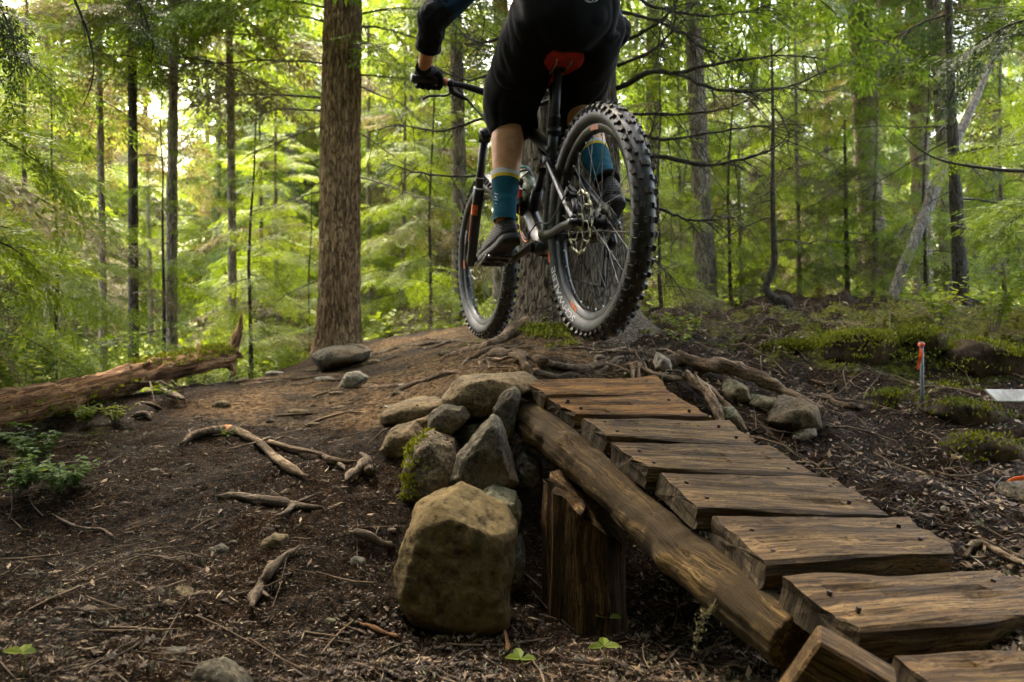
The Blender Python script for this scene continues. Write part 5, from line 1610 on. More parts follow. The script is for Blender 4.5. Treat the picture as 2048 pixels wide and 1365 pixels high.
# ------------------------------------------------------------------ ground litter, counted by nobody
rg = np.random.RandomState(5)
def scatter(n, ylo, yhi, xk=.78, pw=1.6):
    u = rg.rand(n)
    y = (ylo ** (1 - pw) + u * (yhi ** (1 - pw) - ylo ** (1 - pw))) ** (1 / (1 - pw))
    x = rg.uniform(-xk, xk, n) * y
    return x, y
def litter(name, n, ylo, yhi, l0, l1, w0, w1, mats, tilt=.35, keep=None, lift=.003):
    x, y = scatter(n, ylo, yhi)
    if keep is not None:
        k = rg.rand(n) < keep(x, y); x, y = x[k], y[k]
    n = len(x)
    z = gz(x, y) + lift
    az = rg.uniform(0, 6.28, n); ti = rg.normal(0, tilt, n)
    d = np.stack([np.cos(az) * np.cos(ti), np.sin(az) * np.cos(ti), np.sin(ti)], -1)
    s = np.stack([-np.sin(az), np.cos(az), rg.normal(0, .4, n)], -1); s = nrm_rows(s)
    l = (l0 + (l1 - l0) * rg.rand(n) ** 2)[:, None] / 2; w_ = (w0 + (w1 - w0) * rg.rand(n) ** 2)[:, None] / 2
    c = np.stack([x, y, z + np.abs(np.sin(ti)) * l[:, 0] * .6], -1)
    K = np.stack([c - d * l - s * w_ * .5, c - d * l * .2 + s * w_, c + d * l, c + d * l * .1 - s * w_], 1)
    o = kites_obj(name, K, mats); o['kind'] = 'stuff'
    return o
litter('needle_litter', 115000, 1.25, 6.5, .004, .022, .0010, .0036, M['litter'])
litter('wood_chip_litter', 30000, 1.25, 7.5, .010, .045, .003, .011, M['litter'], .25, lambda x, y: np.clip(.25 + (x > .3) * .75, 0, 1))
M['leaf_litter'] = mat_litter(); M['leaf_litter'].name = 'leaf_flakes'
_e = [n for n in M['leaf_litter'].node_tree.nodes if n.type == 'VALTORGB'][0].color_ramp.elements
for e_, c_ in zip(_e, ((.03, .016, .007), (.085, .048, .021), (.16, .10, .048), (.28, .20, .11), (.33, .28, .19))): e_.color = (*c_, 1)
litter('leaf_litter', 26000, 1.5, 7.5, .014, .046, .006, .018, M['leaf_litter'], .35, lambda x, y: np.clip((x - .3) * 3, 0, 1) * .9, .004)
x, y = scatter(1700, 1.3, 6)
z = gz(x, y); K = MB(); iv, it = ico(1)
for a_, b_, c_ in zip(x, y, z):
    s = rg.uniform(.003, .010) * (1 + (rg.rand() < .06) * 1.2); sc_ = np.array([1, rg.uniform(.6, 1), rg.uniform(.4, .8)]) * s
    Rr = rot('Z', rg.uniform(0, 360))
    K.add((iv * (1 + rg.uniform(-.25, .25, (len(iv), 1)))) * sc_ @ Rr.T + np.array([a_, b_, c_]), None, it)
o = K.build('pebbles', plain('small_stones', (.07, .052, .034), .9, 0, .7, 30), smooth=False); o['kind'] = 'stuff'
# cones in the hollow below the boulder
K = MB()
for _ in range(420):
    p = put(rg.uniform(640, 1010), rg.uniform(1245, 1400)); s = rg.uniform(.003, .0065)
    K.add(iv * np.array([1.35, 1, 1]) * s * (1 + rg.uniform(-.2, .2, (len(iv), 1))) @ (rot('Z', rg.uniform(0, 360)) @ rot('Y', rg.uniform(-40, 40))).T + p + np.array([0, 0, s * .6]), None, it)
o = K.build('small_cones', plain('little_cones', (.045, .028, .016), .8, 0, .5, 200), smooth=False); o['kind'] = 'stuff'
# twigs
K = MB()
x, y = scatter(480, 1.3, 7.5)
for a_, b_ in zip(x, y):
    if trailmask(np.array([a_]), np.array([b_]))[0] > .5 and rg.rand() < .75: continue
    az = rg.uniform(0, 6.28); l = rg.uniform(.04, .26) * (1.0 if a_ > 0 else .8)
    t_ = np.linspace(-.5, .5, 4); bend = rg.uniform(-.2, .2)
    xx = a_ + np.cos(az) * t_ * l - np.sin(az) * bend * l * (t_ ** 2); yy = b_ + np.sin(az) * t_ * l + np.cos(az) * bend * l * (t_ ** 2)
    zz = gz(xx, yy); zz = zz * .5 + np.interp(t_, [-.5, .5], [zz[0], zz[-1]]) * .5 + .004 + rg.uniform(0, .015) * (t_ + .5)
    r = rg.uniform(.0010, .0032)
    K.add(*tube(np.stack([xx, yy, zz], -1), [r, r, r * .8, r * .5], n=4, cap=False))
o = K.build('ground_twigs', plain('fallen_twigs', (.10, .066, .036), .85, 0, .55, 8), smooth=True); o['kind'] = 'stuff'
K = MB()
for _ in range(420):
    a_, b_ = rg.uniform(.55, 4.2), rg.uniform(2.6, 7.0)
    az = rg.uniform(0, 6.28); l = rg.uniform(.08, .5); t_ = np.linspace(-.5, .5, 6); bend = rg.uniform(-.5, .5)
    xx = a_ + np.cos(az) * t_ * l - np.sin(az) * bend * l * (t_ ** 2) * 2; yy = b_ + np.sin(az) * t_ * l + np.cos(az) * bend * l * (t_ ** 2) * 2
    zz = gz(xx, yy) + .004 + np.abs(rg.uniform(0, .05)) * (1 - (2 * t_) ** 2)
    r = rg.uniform(.0015, .0045)
    K.add(*tube(np.stack([xx, yy, zz], -1), np.linspace(r, r * .4, 6), n=4, cap=False))
o = K.build('bank_twigs', plain('bank_twig_bark', (.095, .06, .032), .85, 0, .6, 8), smooth=True); o['kind'] = 'stuff'
# moss and lichen tufts on the slopes
x, y = scatter(16000, 1.6, 8.5, .8, 1.2)
mm = mossmask(x, y) * (.5 + .9 * fbm(np.stack([x, y, x * 0], -1) * 2.4, 3, 55)); k = mm > .42 + .25 * rg.rand(len(x))
x, y = x[k], y[k]; z = gz(x, y)
o = kites_obj('moss_tufts', tuft_mesh(np.stack([x, y, z], -1), rg, .016, .005, 9, .026), M['mossblade']); o['kind'] = 'stuff'
x, y = scatter(1500, 1.4, 7.0, .8, 1.2); k = (x > .35) | (rg.rand(len(x)) < .12); x, y = x[k], y[k]
o = kites_obj('lichen_tufts', tuft_mesh(np.stack([x, y, gz(x, y) + .004], -1), rg, .012, .004, 9, .014), plain('grey_green_lichen', (.13, .135, .085), .9, 0, .5, 30)); o['kind'] = 'stuff'
# moss round the foot of the centre fir and on stones
mp = []
for _ in range(420):
    p = put(rg.choice([rg.normal(1085, 28), rg.normal(1190, 40)]), rg.normal(648, 14)); mp.append(p + np.array([0, 0, .01]))
o = kites_obj('moss', tuft_mesh(mp, rg, .03, .008, 14, .03), M['mossblade'], cf); o['kind'] = 'stuff'
# undergrowth in the depth of the wood
K = []
for _ in range(2600):
    yy = rg.uniform(8.5, 20); xx = rg.uniform(-.72, .72) * yy
    if abs(xx) < 0: continue
    zz = float(gz0(xx, yy)[0])
    K.append((xx, yy, zz))
K = np.array(K); q = []
for p in K:
    s = rg.uniform(.1, .5)
    for _ in range(9):
        b0 = p + np.array([rg.normal() * .25, rg.normal() * .25, rg.uniform(0, s)])
        q += leaf_kites(b0, nrm(rg.uniform(-1, 1, 3) * np.array([1, 1, .4])), .09, .035, nrm([rg.uniform(-.5, .5), rg.uniform(-.5, .5), 1]))
o = kites_obj('undergrowth', np.array(q), M['leaf']); o['kind'] = 'stuff'
# ------------------------------------------------------------------ the mountain bike (own axes: x forward, y to its left, z up, origin at the rear axle)
RA = np.array([.254, 2.45, CZ + .267]); FA = np.array([-.119, 3.63, CZ + .23])
WB = float(np.linalg.norm(FA - RA))
_bx = (FA - RA) / WB; _by = nrm(np.cross([0, 0, 1.0], _bx)); _bz = np.cross(_bx, _by)
BM = np.eye(4); BM[:3, 0] = _bx; BM[:3, 1] = _by; BM[:3, 2] = _bz; BM[:3, 3] = RA
def bw(p): return BM[:3, :3] @ np.asarray(p, float) + RA
bike = empty('mountain_bike', (0, 0, 0), 'black full suspension mountain bike in mid air above the ramp, seen from behind', 'bicycle', mat=Matrix(BM.tolist()))

def mat_rubber():
    N = NT('muddy_rubber')
    o = N.obj()
    f = N.noise(o, 22, 6, .7); g = N.noise(o, 120, 4, .7)
    c = N.ramp(f, [(.40, (.010, .010, .010)), (.52, (.028, .022, .017)), (.62, (.085, .062, .043))])
    return N.fin(c, N.ramp(f, [(.3, .38), (.7, .7)]), N.bump(g, .35, .002), .5)
M['rubber'] = mat_rubber()
M['sidewall'] = plain('tyre_sidewall', (.020, .020, .019), .48, 0, .6, 26)
M['rim'] = plain('dusty_black_rim', (.020, .021, .022), .33, .3, .5, 30)
M['black'] = plain('black_frame_paint', (.010, .010, .011), .36, 0, .4, 20)
M['matte'] = plain('matte_black_alloy', (.012, .012, .012), .5, .3, .3, 40)
M['steel'] = plain('worn_steel', (.42, .42, .38), .35, .95, .3, 60)
M['grey_alloy'] = plain('dusty_grey_alloy', (.14, .14, .135), .38, .8, .45, 40)
M['orange'] = plain('orange_decal', (.62, .13, .02), .5, 0, .25, 80)
M['red'] = plain('red_saddle_shell', (.50, .014, .012), .45, 0, .25, 30)
M['print'] = plain('grey_print', (.30, .31, .31), .6, 0, .3, 90)
M['white_paint'] = plain('white_fork_print', (.55, .55, .54), .5, 0, .1, 50)

TC, TA = .3265, .0325          # tyre section centre radius and half thickness
def torus_sec(n=20):
    ph = np.linspace(0, 2 * np.pi, n, endpoint=False)
    return [(TA * 1.02 * math.sin(p), TC + TA * math.cos(p)) for p in ph]
def on_tyre(th, phi, h=0.0):
    r = TC + (TA + h) * math.cos(phi)
    return np.array([r * math.cos(th), (TA * 1.02 + h) * math.sin(phi), r * math.sin(th)])
def knob(mb, th, phi, sl, sw, sh, twist=0):
    c = on_tyre(th, phi, sh * .38)
    nrm_ = nrm([math.cos(phi) * math.cos(th), math.sin(phi), math.cos(phi) * math.sin(th)])
    tg = np.array([-math.sin(th), 0, math.cos(th)])
    sd_ = np.cross(nrm_, tg)
    R = np.stack([tg, sd_, nrm_], 1) @ rot('Z', twist)
    V, q, t = box(c, (sl, sw, sh), R)
    top = ((V - c) @ nrm_) > 0
    V[top] = c + (V[top] - c) * .8 + nrm_ * sh * .1
    mb.add(V, q)
def arc_patch(th0, th1, r0, r1, yfun, n=14, k=4):
    V = []
    for a in np.linspace(th0, th1, n):
        for r in np.linspace(r0, r1, k):
            V.append([r * math.cos(a), yfun(r), r * math.sin(a)])
    q = [(i * k + j, i * k + j + 1, (i + 1) * k + j + 1, (i + 1) * k + j) for i in range(n - 1) for j in range(k - 1)]
    return np.array(V), q, None
def side_y(r, off=.0012):
    c = np.clip((r - TC) / (TA + off), -1, 1)
    return (TA * 1.02 + off) * math.sqrt(max(1 - c * c, 0))
def rim_y(r): return .0135 + (r - .279) / (.3 - .279) * .0022 + .0012
def gear(r, teeth, th, y, mb, tooth=.005, inner=None):
    n = teeth * 4
    a = np.linspace(0, 2 * np.pi, n, endpoint=False)
    rr = np.where((np.arange(n) % 4) < 2, r, r - tooth)
    inn = inner or r * .7
    V = []
    for yy in (y - th / 2, y + th / 2):
        V += [[x * math.cos(t_), yy, x * math.sin(t_)] for x, t_ in zip(rr, a)]
        V += [[inn * math.cos(t_), yy, inn * math.sin(t_)] for t_ in a]
    q = []
    for i in range(n):
        j = (i + 1) % n
        q += [(i, j, n + j, n + i), (2 * n + i, 3 * n + i, 3 * n + j, 2 * n + j), (i, 2 * n + i, 2 * n + j, j), (n + i, n + j, 3 * n + j, 3 * n + i)]
    mb.add(np.array(V), q)

def wheel(name, x, z, rear):
    w = bpy.data.objects.new(name, None); COL.objects.link(w); w.parent = bike; w.location = (x, 0, z); w.empty_display_size = .05
    L = lambda mb, nm, m, sm=True: mb.build(nm, m, w, smooth=sm, local=True)
    mb = MB(); mb.add(*lathe(torus_sec(24), 96, 'y', True)); L(mb, 'tyre', M['sidewall'])
    mb = MB()
    N_ = 58
    for k in range(N_):
        t = 2 * math.pi * k / N_
        dt = math.pi / N_
        for sg in (-1, 1):
            if k % 2 == 0: knob(mb, t, sg * .22, .018, .012, .0075, sg * 10)
            else: knob(mb, t, sg * .50, .016, .012, .0075, -sg * 8)
            knob(mb, t + dt * (sg > 0), sg * .98, .0175, .014, .0105, 0)
            knob(mb, t + dt * .5, sg * 1.28, .005, .010, .0045, 0)
    o = L(mb, 'tread_knobs', M['rubber'], False); o['kind'] = 'stuff'
    prof = [(.0150, .303), (.0165, .300), (.0160, .296), (.0138, .279), (.007, .2735), (0, .272), (-.007, .2735), (-.0138, .279), (-.0160, .296), (-.0165, .300), (-.0150, .303), (-.008, .297), (.008, .297)]
    mb = MB(); mb.add(*lathe(prof, 96, 'y', True)); L(mb, 'rim', M['rim'])
    mb = MB(); hub = [(-.055, .006), (-.055, .012), (-.034, .014), (-.033, .026), (-.029, .026), (-.027, .016), (.027, .016), (.029, .026), (.033, .026), (.034, .014), (.055, .012), (.055, .006)]
    mb.add(*lathe(hub, 28, 'y')); L(mb, 'hub', M['matte'])
    sm = None
    for k in range(28):                      # each spoke a piece of its own, crossing like a laced wheel
        sg = 1 if k % 2 else -1
        tw = math.radians(62 if (k // 2) % 2 else -62)
        if k < 4:
            mb = MB(); mb.add(*tube([(.024 * math.cos(tw), sg * .031, .024 * math.sin(tw)), (.2735, sg * .003, 0)], .00105, n=5, cap=False))
            o = L(mb, 'spoke', M['grey_alloy'])
            if sm is None: sm = {}
            sm[k] = o.data
        else:
            o = bpy.data.objects.new('spoke', sm[k % 4]); COL.objects.link(o); o.parent = w
        o.rotation_euler = (0, -2 * math.pi * k / 28, 0)
        mb2 = MB()
    mb = MB()
    for k in range(28):
        a = 2 * math.pi * k / 28
        mb.add(*tube([(.262 * math.cos(a), 0, .262 * math.sin(a)), (.2735 * math.cos(a), 0, .2735 * math.sin(a))], .0022, n=6))
    o = L(mb, 'spoke_nipples', M['steel']); o['kind'] = 'stuff'
    # brake rotor on the left
    R0 = .1 if rear else .1
    mb = MB(); n = 72
    a = np.linspace(0, 2 * np.pi, n, endpoint=False)
    ro = R0 + .003 * np.sin(a * 12); ri = R0 - .013 + .003 * np.sin(a * 12)
    V = []
    for yy in (.0475, .0495):
        V += [[r * math.cos(t), yy, r * math.sin(t)] for r, t in zip(ro, a)] + [[r * math.cos(t), yy, r * math.sin(t)] for r, t in zip(ri, a)]
    q = []
    for i in range(n):
        j = (i + 1) % n
        if i % 4 != 3:
            q += [(i, j, n + j, n + i), (2 * n + i, 3 * n + i, 3 * n + j, 2 * n + j)]
        q += [(i, 2 * n + i, 2 * n + j, j), (n + i, n + j, 3 * n + j, 3 * n + i)]
    mb.add(np.array(V), q)
    for k in range(6):
        a0 = k * math.pi / 3; a1 = a0 + .55
        c = cr([(.026 * math.cos(a0), .0485, .026 * math.sin(a0)), (.06 * math.cos(a0 + .12), .0485, .06 * math.sin(a0 + .12)), (.088 * math.cos(a1), .0485, .088 * math.sin(a1))], 8)
        mb.add(*tube(c, .0032, .001, n=6, ref=(0, 0, 1) if False else None))
        c2 = cr([(.06 * math.cos(a0 + .12), .0485, .06 * math.sin(a0 + .12)), (.088 * math.cos(a0 - .2), .0485, .088 * math.sin(a0 - .2))], 4)
        mb.add(*tube(c2, .0026, .001, n=6))
    mb.add(*lathe([(.0478, .02), (.0478, .03), (.0492, .03), (.0492, .02)], 24, 'y'))
    L(mb, 'brake_rotor', plain('rotor_steel', (.20, .20, .13), .35, .9, .3, 60) if rear else bpy.data.materials['rotor_steel'])  # yellowish base colour stands in for foliage reflected in the steel
    def decal(th0, th1, r0, r1, yf, m):
        mb = MB(); mb.add(*arc_patch(math.radians(th0), math.radians(th1), r0, r1, yf)); return L(mb, 'decal', m)
    if rear:
        decal(-17, -10, .318, .336, side_y, M['orange'])
        for (a0, a1) in ((-66, -62.5), (-62, -58.5), (-58, -55)): decal(a0, a1, .281, .296, rim_y, M['orange'])
        decal(92, 104, .281, .296, rim_y, M['orange'])
        # SCHWALBE round the tyre wall
        cu = bpy.data.curves.new('tyre_lettering', 'FONT'); cu.body = 'SCHWALBE'; cu.size = 1.0; cu.offset = .018; cu.resolution_u = 3
        tmp = bpy.data.objects.new('tmp', cu); COL.objects.link(tmp)
        dg = bpy.context.evaluated_depsgraph_get(); dg.update()
        me = bpy.data.meshes.new_from_object(tmp.evaluated_get(dg))
        bpy.data.objects.remove(tmp)
        co = np.zeros(len(me.vertices) * 3); me.vertices.foreach_get('co', co); co = co.reshape(-1, 3)
        u = (co[:, 0] - co[:, 0].min()) / np.ptp(co[:, 0]); v = (co[:, 1] - co[:, 1].min()) / np.ptp(co[:, 1])
        th = np.radians(-71 + u * 50); r = .3035 + v * .0175
        new = np.stack([r * np.cos(th), [side_y(x_) for x_ in r], r * np.sin(th)], -1)
        me.vertices.foreach_set('co', new.astype(np.float32).ravel()); me.update()
        me.materials.clear(); me.materials.append(M['print'])
        me.materials.clear(); me.materials.append(plain('pale_tyre_print', (.5, .5, .5), .6, 0, .2))
        me.polygons.foreach_set('material_index', np.zeros(len(me.polygons), np.int32))
        o = bpy.data.objects.new('tyre_lettering', me); COL.objects.link(o); o.parent = w
        mb = MB()
        for i, r in enumerate(np.linspace(.050, .026, 8)): gear(r * 1.3, int(r * 1.3 * 620) + 6, .0022, -.030 - i * .0045, mb)
        L(mb, 'cassette', plain('dark_cassette_steel', (.10, .10, .095), .35, .9, .5, 70), False)
    else:
        decal(-4, 4, .281, .296, rim_y, M['orange'])
        decal(20, 34, .281, .296, rim_y, M['print'])
    return w
rw = wheel('rear_wheel', 0, 0, True)
rw.rotation_euler = (0, 0, 0)
fw = wheel('front_wheel', WB, 0, False)
fw.rotation_euler = (0, 0, math.radians(3))

def bt(name, shapes, m, sm=True, parent=None):
    mb = MB()
    for s in shapes: mb.add(*s)
    return mb.build(name, m, parent or bike, smooth=sm, local=True)
BB = (.435, 0, -.03)
ST0, ST1 = np.array([.415, 0, .02]), np.array([.345, 0, .37])
HT0, HT1 = np.array([.958, 0, .505]), np.array([.905, 0, .615])
frame = bt('frame', [
    tube(cr([(.44, 0, -.03), (.55, 0, .06), (.80, 0, .34), HT0 + np.array([-.01, 0, .02])], 24), np.interp(np.linspace(0, 1, 24), [0, .2, 1], [.040, .034, .030]), np.interp(np.linspace(0, 1, 24), [0, .2, 1], [.042, .034, .026]), n=16),
    tube(cr([(.35, 0, .30), (.50, 0, .375), (.72, 0, .50), HT1 + np.array([.0, 0, -.03])], 22), .022, .024, n=16),
    tube(cr([(.432, 0, -.03), ST0, ST1], 18), np.linspace(.024, .019, 18), n=16),
    tube([HT0, HT1], .027, n=18),
    tube([(.435, -.046, -.03), (.435, .046, -.03)], .025, n=20),
    tube(cr([(.36, 0, .24), (.45, 0, .30), (.52, 0, .385)], 8), .012, n=10),
], M['black'])
# swing arm, rocker, shock
for sg in (1, -1):
    bt('seat_stay', [tube(cr([(.005, .066 * sg, .008), (.09, .062 * sg, .075), (.22, .048 * sg, .18), (.315, .036 * sg, .255)], 20), np.interp(np.linspace(0, 1, 20), [0, .15, 1], [.013, .0105, .011]), np.interp(np.linspace(0, 1, 20), [0, .15, 1], [.009, .0085, .009]), n=12)], M['black'], parent=frame)
    bt('chain_stay', [tube(cr([(.0, .069 * sg, .0), (.10, .066 * sg, .002), (.26, .052 * sg, -.004), (.40, .034 * sg, .012)], 20), np.interp(np.linspace(0, 1, 20), [0, .12, 1], [.017, .012, .016]), np.interp(np.linspace(0, 1, 20), [0, .12, 1], [.008, .009, .010]), n=12),
                      tube([(0, .058 * sg, 0), (0, .078 * sg, 0)], .013, n=16)], M['black'], parent=frame)
    bt('rocker_link', [tube(cr([(.315, .040 * sg, .255), (.38, .034 * sg, .275), (.455, .026 * sg, .255)], 10), .016, .006, n=10), tube([(.315, .030 * sg, .255), (.315, .05 * sg, .255)], .012, n=14), tube([(.37, .02 * sg, .272), (.37, .045 * sg, .272)], .013, n=14)], M['grey_alloy'], parent=frame)
bt('shock', [tube([(.455, 0, .255), (.52, 0, .19)], .014, n=14), tube([(.52, 0, .19), (.585, 0, .125)], .022, n=18), tube([(.455, -.03, .255), (.455, .03, .255)], .008, n=10)], M['matte'])
bt('shock_reservoir', [tube(cr([(.605, .030, .135), (.612, .030, .145), (.640, .030, .225), (.645, .030, .235)], 10), [.022, .030, .031, .031, .031, .031, .031, .031, .030, .022], n=20)], M['matte'])
mb = MB(); mb.add(*tube([(.6205, .030, .168), (.633, .030, .204)], .0316, n=20, cap=False)); o = mb.build('red_band', M['red'], bpy.data.objects['shock_reservoir'], local=True)
mb = MB(); mb.add(*tube([(.600, .040, .150), (.618, .046, .20)], .008, n=8)); mb.build('red_dial', M['red'], bpy.data.objects['shock_reservoir'], local=True)
# seat post and saddle
bt('seat_post', [tube([ST1 - np.array([0, 0, .02]), (.300, 0, .565)], .0155, n=16), tube([ST1 + np.array([.0, 0, -.012]), ST1 + np.array([-.003, 0, .012])], .025, n=18), tube([(.334, 0, .41), (.332, 0, .425)], .019, n=16), rbox((.297, 0, .572), (.04, .045, .018), .004)], M['matte'])
def saddle_rings(x_off=0.0, grow=0.0):
    secs = [(.192, .016, .617, .008), (.196, .036, .616, .012), (.205, .054, .613, .016), (.225, .067, .608, .022), (.26, .072, .602, .026), (.30, .069, .600, .024), (.335, .056, .599, .022), (.365, .036, .598, .022), (.40, .024, .596, .020), (.445, .019, .590, .018), (.458, .010, .586, .010)]
    return secs
def saddle_loft(zo0, zo1, m0):
    secs = saddle_rings(); n = 24; V = []
    for x, hw, z, t in secs:
        for k in range(n):
            a = 2 * math.pi * k / n
            y = hw * math.copysign(abs(math.cos(a)) ** .8, math.cos(a))
            s = math.sin(a)
            drop = -.016 * (abs(y) / .07) ** 2
            zz = z + drop + (t * s * zo1 if s > 0 else t * .75 * s * zo0)
            V.append((x, y, zz))
    k = len(secs)
    q = [(i * n + j, i * n + (j + 1) % n, (i + 1) * n + (j + 1) % n, (i + 1) * n + j) for i in range(k - 1) for j in range(n)]
    V = np.array(V); c0, c1 = V[:n].mean(0), V[-n:].mean(0)
    t = [(k * n, (j + 1) % n, j) for j in range(n)] + [(k * n + 1, (k - 1) * n + j, (k - 1) * n + (j + 1) % n) for j in range(n)]
    return np.vstack([V, c0, c1]), q, t
sad = bt('saddle', [saddle_loft(1.0, .05, 0)], M['red'])
sad.matrix_basis = Matrix.Translation((.2, 0, .612)) @ Matrix.Rotation(math.radians(6), 4, 'Y') @ Matrix.Translation((-.2, 0, -.612))
mb = MB(); V, q, t = saddle_loft(.05, 1.0, 0); V = V + np.array([0, 0, .003]); mb.add(V, q, t); mb.build('saddle_cover', plain('black_saddle_cover', (.012, .011, .011), .6), sad, local=True)
for sg in (1, -1):
    bt('rail', [tube(cr([(.225, .030 * sg, .597), (.25, .026 * sg, .583), (.29, .022 * sg, .577), (.34, .022 * sg, .577), (.39, .014 * sg, .582), (.42, .010 * sg, .585)], 16), .0035, n=8)], M['steel'], parent=sad)
# fork
ax_ = np.array([-math.cos(math.radians(65)), 0, math.sin(math.radians(65))])
fx = np.array([WB, 0, 0]); offp = np.array([-.906 * .044, 0, -.423 * .044]) * np.array([1, 1, 1])
fork = bt('fork', [tube(cr([np.array([.955, -.095, .492]), np.array([.962, -.05, .515]), np.array([.965, 0, .522]), np.array([.962, .05, .515]), np.array([.955, .095, .492])], 18), .024, .018, n=14),
                   tube([(.972, 0, .49), (.87, 0, .70)], .0145, n=14)], M['black'])
for sg in (1, -1):
    base = fx + np.array([-.012, .072 * sg, -.012]); topl = base + ax_ * .335; topst = base + ax_ * .585
    bt('stanchion', [tube([topl - ax_ * .1, topst], .0175, n=18), tube([topst - ax_ * .045, topst + ax_ * .012], .024, n=18)], M['black'], parent=fork)
    lo = bt('fork_lower', [tube(cr([base - ax_ * .02, base + ax_ * .06, base + ax_ * .2, topl], 16), np.interp(np.linspace(0, 1, 16), [0, .2, 1], [.017, .021, .0235]), n=18), tube([base + np.array([.012, -.012 * sg, .012]), base + np.array([.012, .016 * sg, .012])], .018, n=14)], M['black'], parent=fork)
    if sg > 0:
        def leg_patch(a0, a1, s0, s1):
            T_, A_, B_ = frames([base, topl]); V = []
            for s_ in np.linspace(s0, s1, 8):
                c = base + ax_ * .335 * s_
                for a in np.linspace(a0, a1, 6): V.append(c + (np.array([0, 1, 0]) * math.cos(a) + np.cross(ax_, [0, 1, 0]) * math.sin(a)) * (.0245))
            return np.array(V), [(i * 6 + j, i * 6 + j + 1, (i + 1) * 6 + j + 1, (i + 1) * 6 + j) for i in range(7) for j in range(5)], None
        bt('fork_decal', [leg_patch(-.3, 1.5, .66, .80)], M['orange'], parent=fork)
        bt('fork_decal', [leg_patch(-.6, .1, .28, .64)], M['orange'], parent=fork)
        bt('fork_ring', [tube([topst - ax_ * .20, topst - ax_ * .197], .0181, n=18, cap=False), tube([topl + ax_ * .002, topl + ax_ * .007], .0243, n=18)], M['white_paint'], parent=fork)
bt('fork_arch', [tube(cr([topl * np.array([1, -1, 1]) - ax_ * .02 + np.array([.02, 0, 0]), np.array([topl[0] + .045, .045, topl[2] + .055]), np.array([topl[0] + .05, 0, topl[2] + .07]), np.array([topl[0] + .045, -.045, topl[2] + .055]), topl - ax_ * .02 + np.array([.02, 0, 0])], 20), .014, .010, n=10)], M['black'], parent=fork)
V, q, t = lathe([(-.034, .374), (-.030, .382), (0, .388), (.030, .382), (.034, .374)], 72, 'y'); th = np.arctan2(V[:, 2], V[:, 0])
sel = (th > math.radians(58)) & (th < math.radians(135)); keep = [f for f in q if sel[f].all()]; _us = sorted({i for f in keep for i in f}); _mp = {a: b for b, a in enumerate(_us)}; keep = [tuple(_mp[i] for i in f) for f in keep]; V = V[_us]
arc_mb = MB(); arc_mb.add(V + np.array([WB, 0, 0]), keep); arc_mb.add(V * np.array([.995, 1, .995]) + np.array([WB, 0, 0]), [tuple(reversed(f)) for f in keep])
arc_ob = arc_mb.build('front_tyre_arc', plain('glossy_grey_arc', (.16, .165, .17), .25, 0, .3, 30), fork, local=True)  # added glossy grey arc for the silvery patch by the front tyre
# bar, stem, grips, levers
BC = np.array([.93, 0, .665])
barpts = cr([(.905, .395, .695), (.915, .30, .693), (.925, .18, .688), (.93, .07, .667), (.932, 0, .665), (.93, -.07, .667), (.925, -.18, .688), (.915, -.30, .693), (.905, -.395, .695)], 48)
hb = bt('handlebar', [tube(barpts, np.interp(np.abs(barpts[:, 1]), [0, .05, .2, .4], [.0175, .017, .012, .011]), n=16)], M['matte'])
bt('stem', [tube([(.868, 0, .655), (.93, 0, .665)], .020, .017, n=14), tube([(.90, 0, .615), (.865, 0, .69)], .020, n=16), rbox((.932, 0, .665), (.035, .05, .042), .006)], M['matte'], parent=hb)
for sg in (1, -1):
    g = bt('grip', [tube(cr([(.915, .262 * sg, .694), (.905, .395 * sg, .695)], 14), [.016, .0165] + [.0158, .0166] * 5 + [.017, .017], n=16)], M['sidewall'], parent=hb)
    bt('grip_clamp', [tube([(.9165, .253 * sg, .6935), (.9158, .263 * sg, .694)], .018, n=18)], M['orange'], parent=hb)
    bt('bar_end', [tube([(.905, .395 * sg, .695), (.9045, .400 * sg, .695)], .017, n=18)], M['grey_alloy'], parent=hb)
    lv = bt('brake_lever', [tube([(.918, .226 * sg, .692), (.917, .244 * sg, .692)], .0175, n=16),
                            tube(cr([(.935, .232 * sg, .678), (.948, .215 * sg, .664), (.955, .175 * sg, .648), (.956, .150 * sg, .640)], 12), [.011, .0125, .013, .0125, .012, .012, .011, .010, .009, .007, .006, .005], n=12),
                            tube(cr([(.945, .222 * sg, .668), (.965, .240 * sg, .655), (.972, .275 * sg, .652), (.966, .315 * sg, .645), (.968, .332 * sg, .638), (.975, .338 * sg, .634)], 18), .0055, .004, n=10),
                            tube([(.922, .236 * sg, .685), (.948, .226 * sg, .664)], .009, n=10)], M['matte'], parent=hb)
cab = plain('black_cable_housing', (.012, .012, .012), .4)
for k, c in enumerate(([(.956, .150, .640), (.985, .10, .60), (.99, .06, .55), (.955, .035, .50), (.90, .03, .44)], [(.93, .20, .68), (.97, .14, .63), (1.0, .06, .57), (.96, .03, .47)], [(.956, -.150, .640), (1.0, -.05, .60), (.985, .045, .545), (.94, .03, .49)])):
    bt('brake_hose' if k != 1 else 'dropper_cable', [tube(cr(c, 24), .0026, n=7)], cab)
bt('rear_brake_hose', [tube(cr([(.60, .045, .06), (.50, .052, .005), (.44, .055, .03), (.35, .06, .045), (.24, .062, .03), (.12, .078, .05), (.06, .075, .09)], 30), .0026, n=7)], cab)
bt('orange_cable', [tube(cr([(.60, .045, .16), (.585, .050, .08), (.56, .052, .03), (.50, .054, -.005), (.46, .05, .01)], 20), .0028, n=7)], M['orange'])
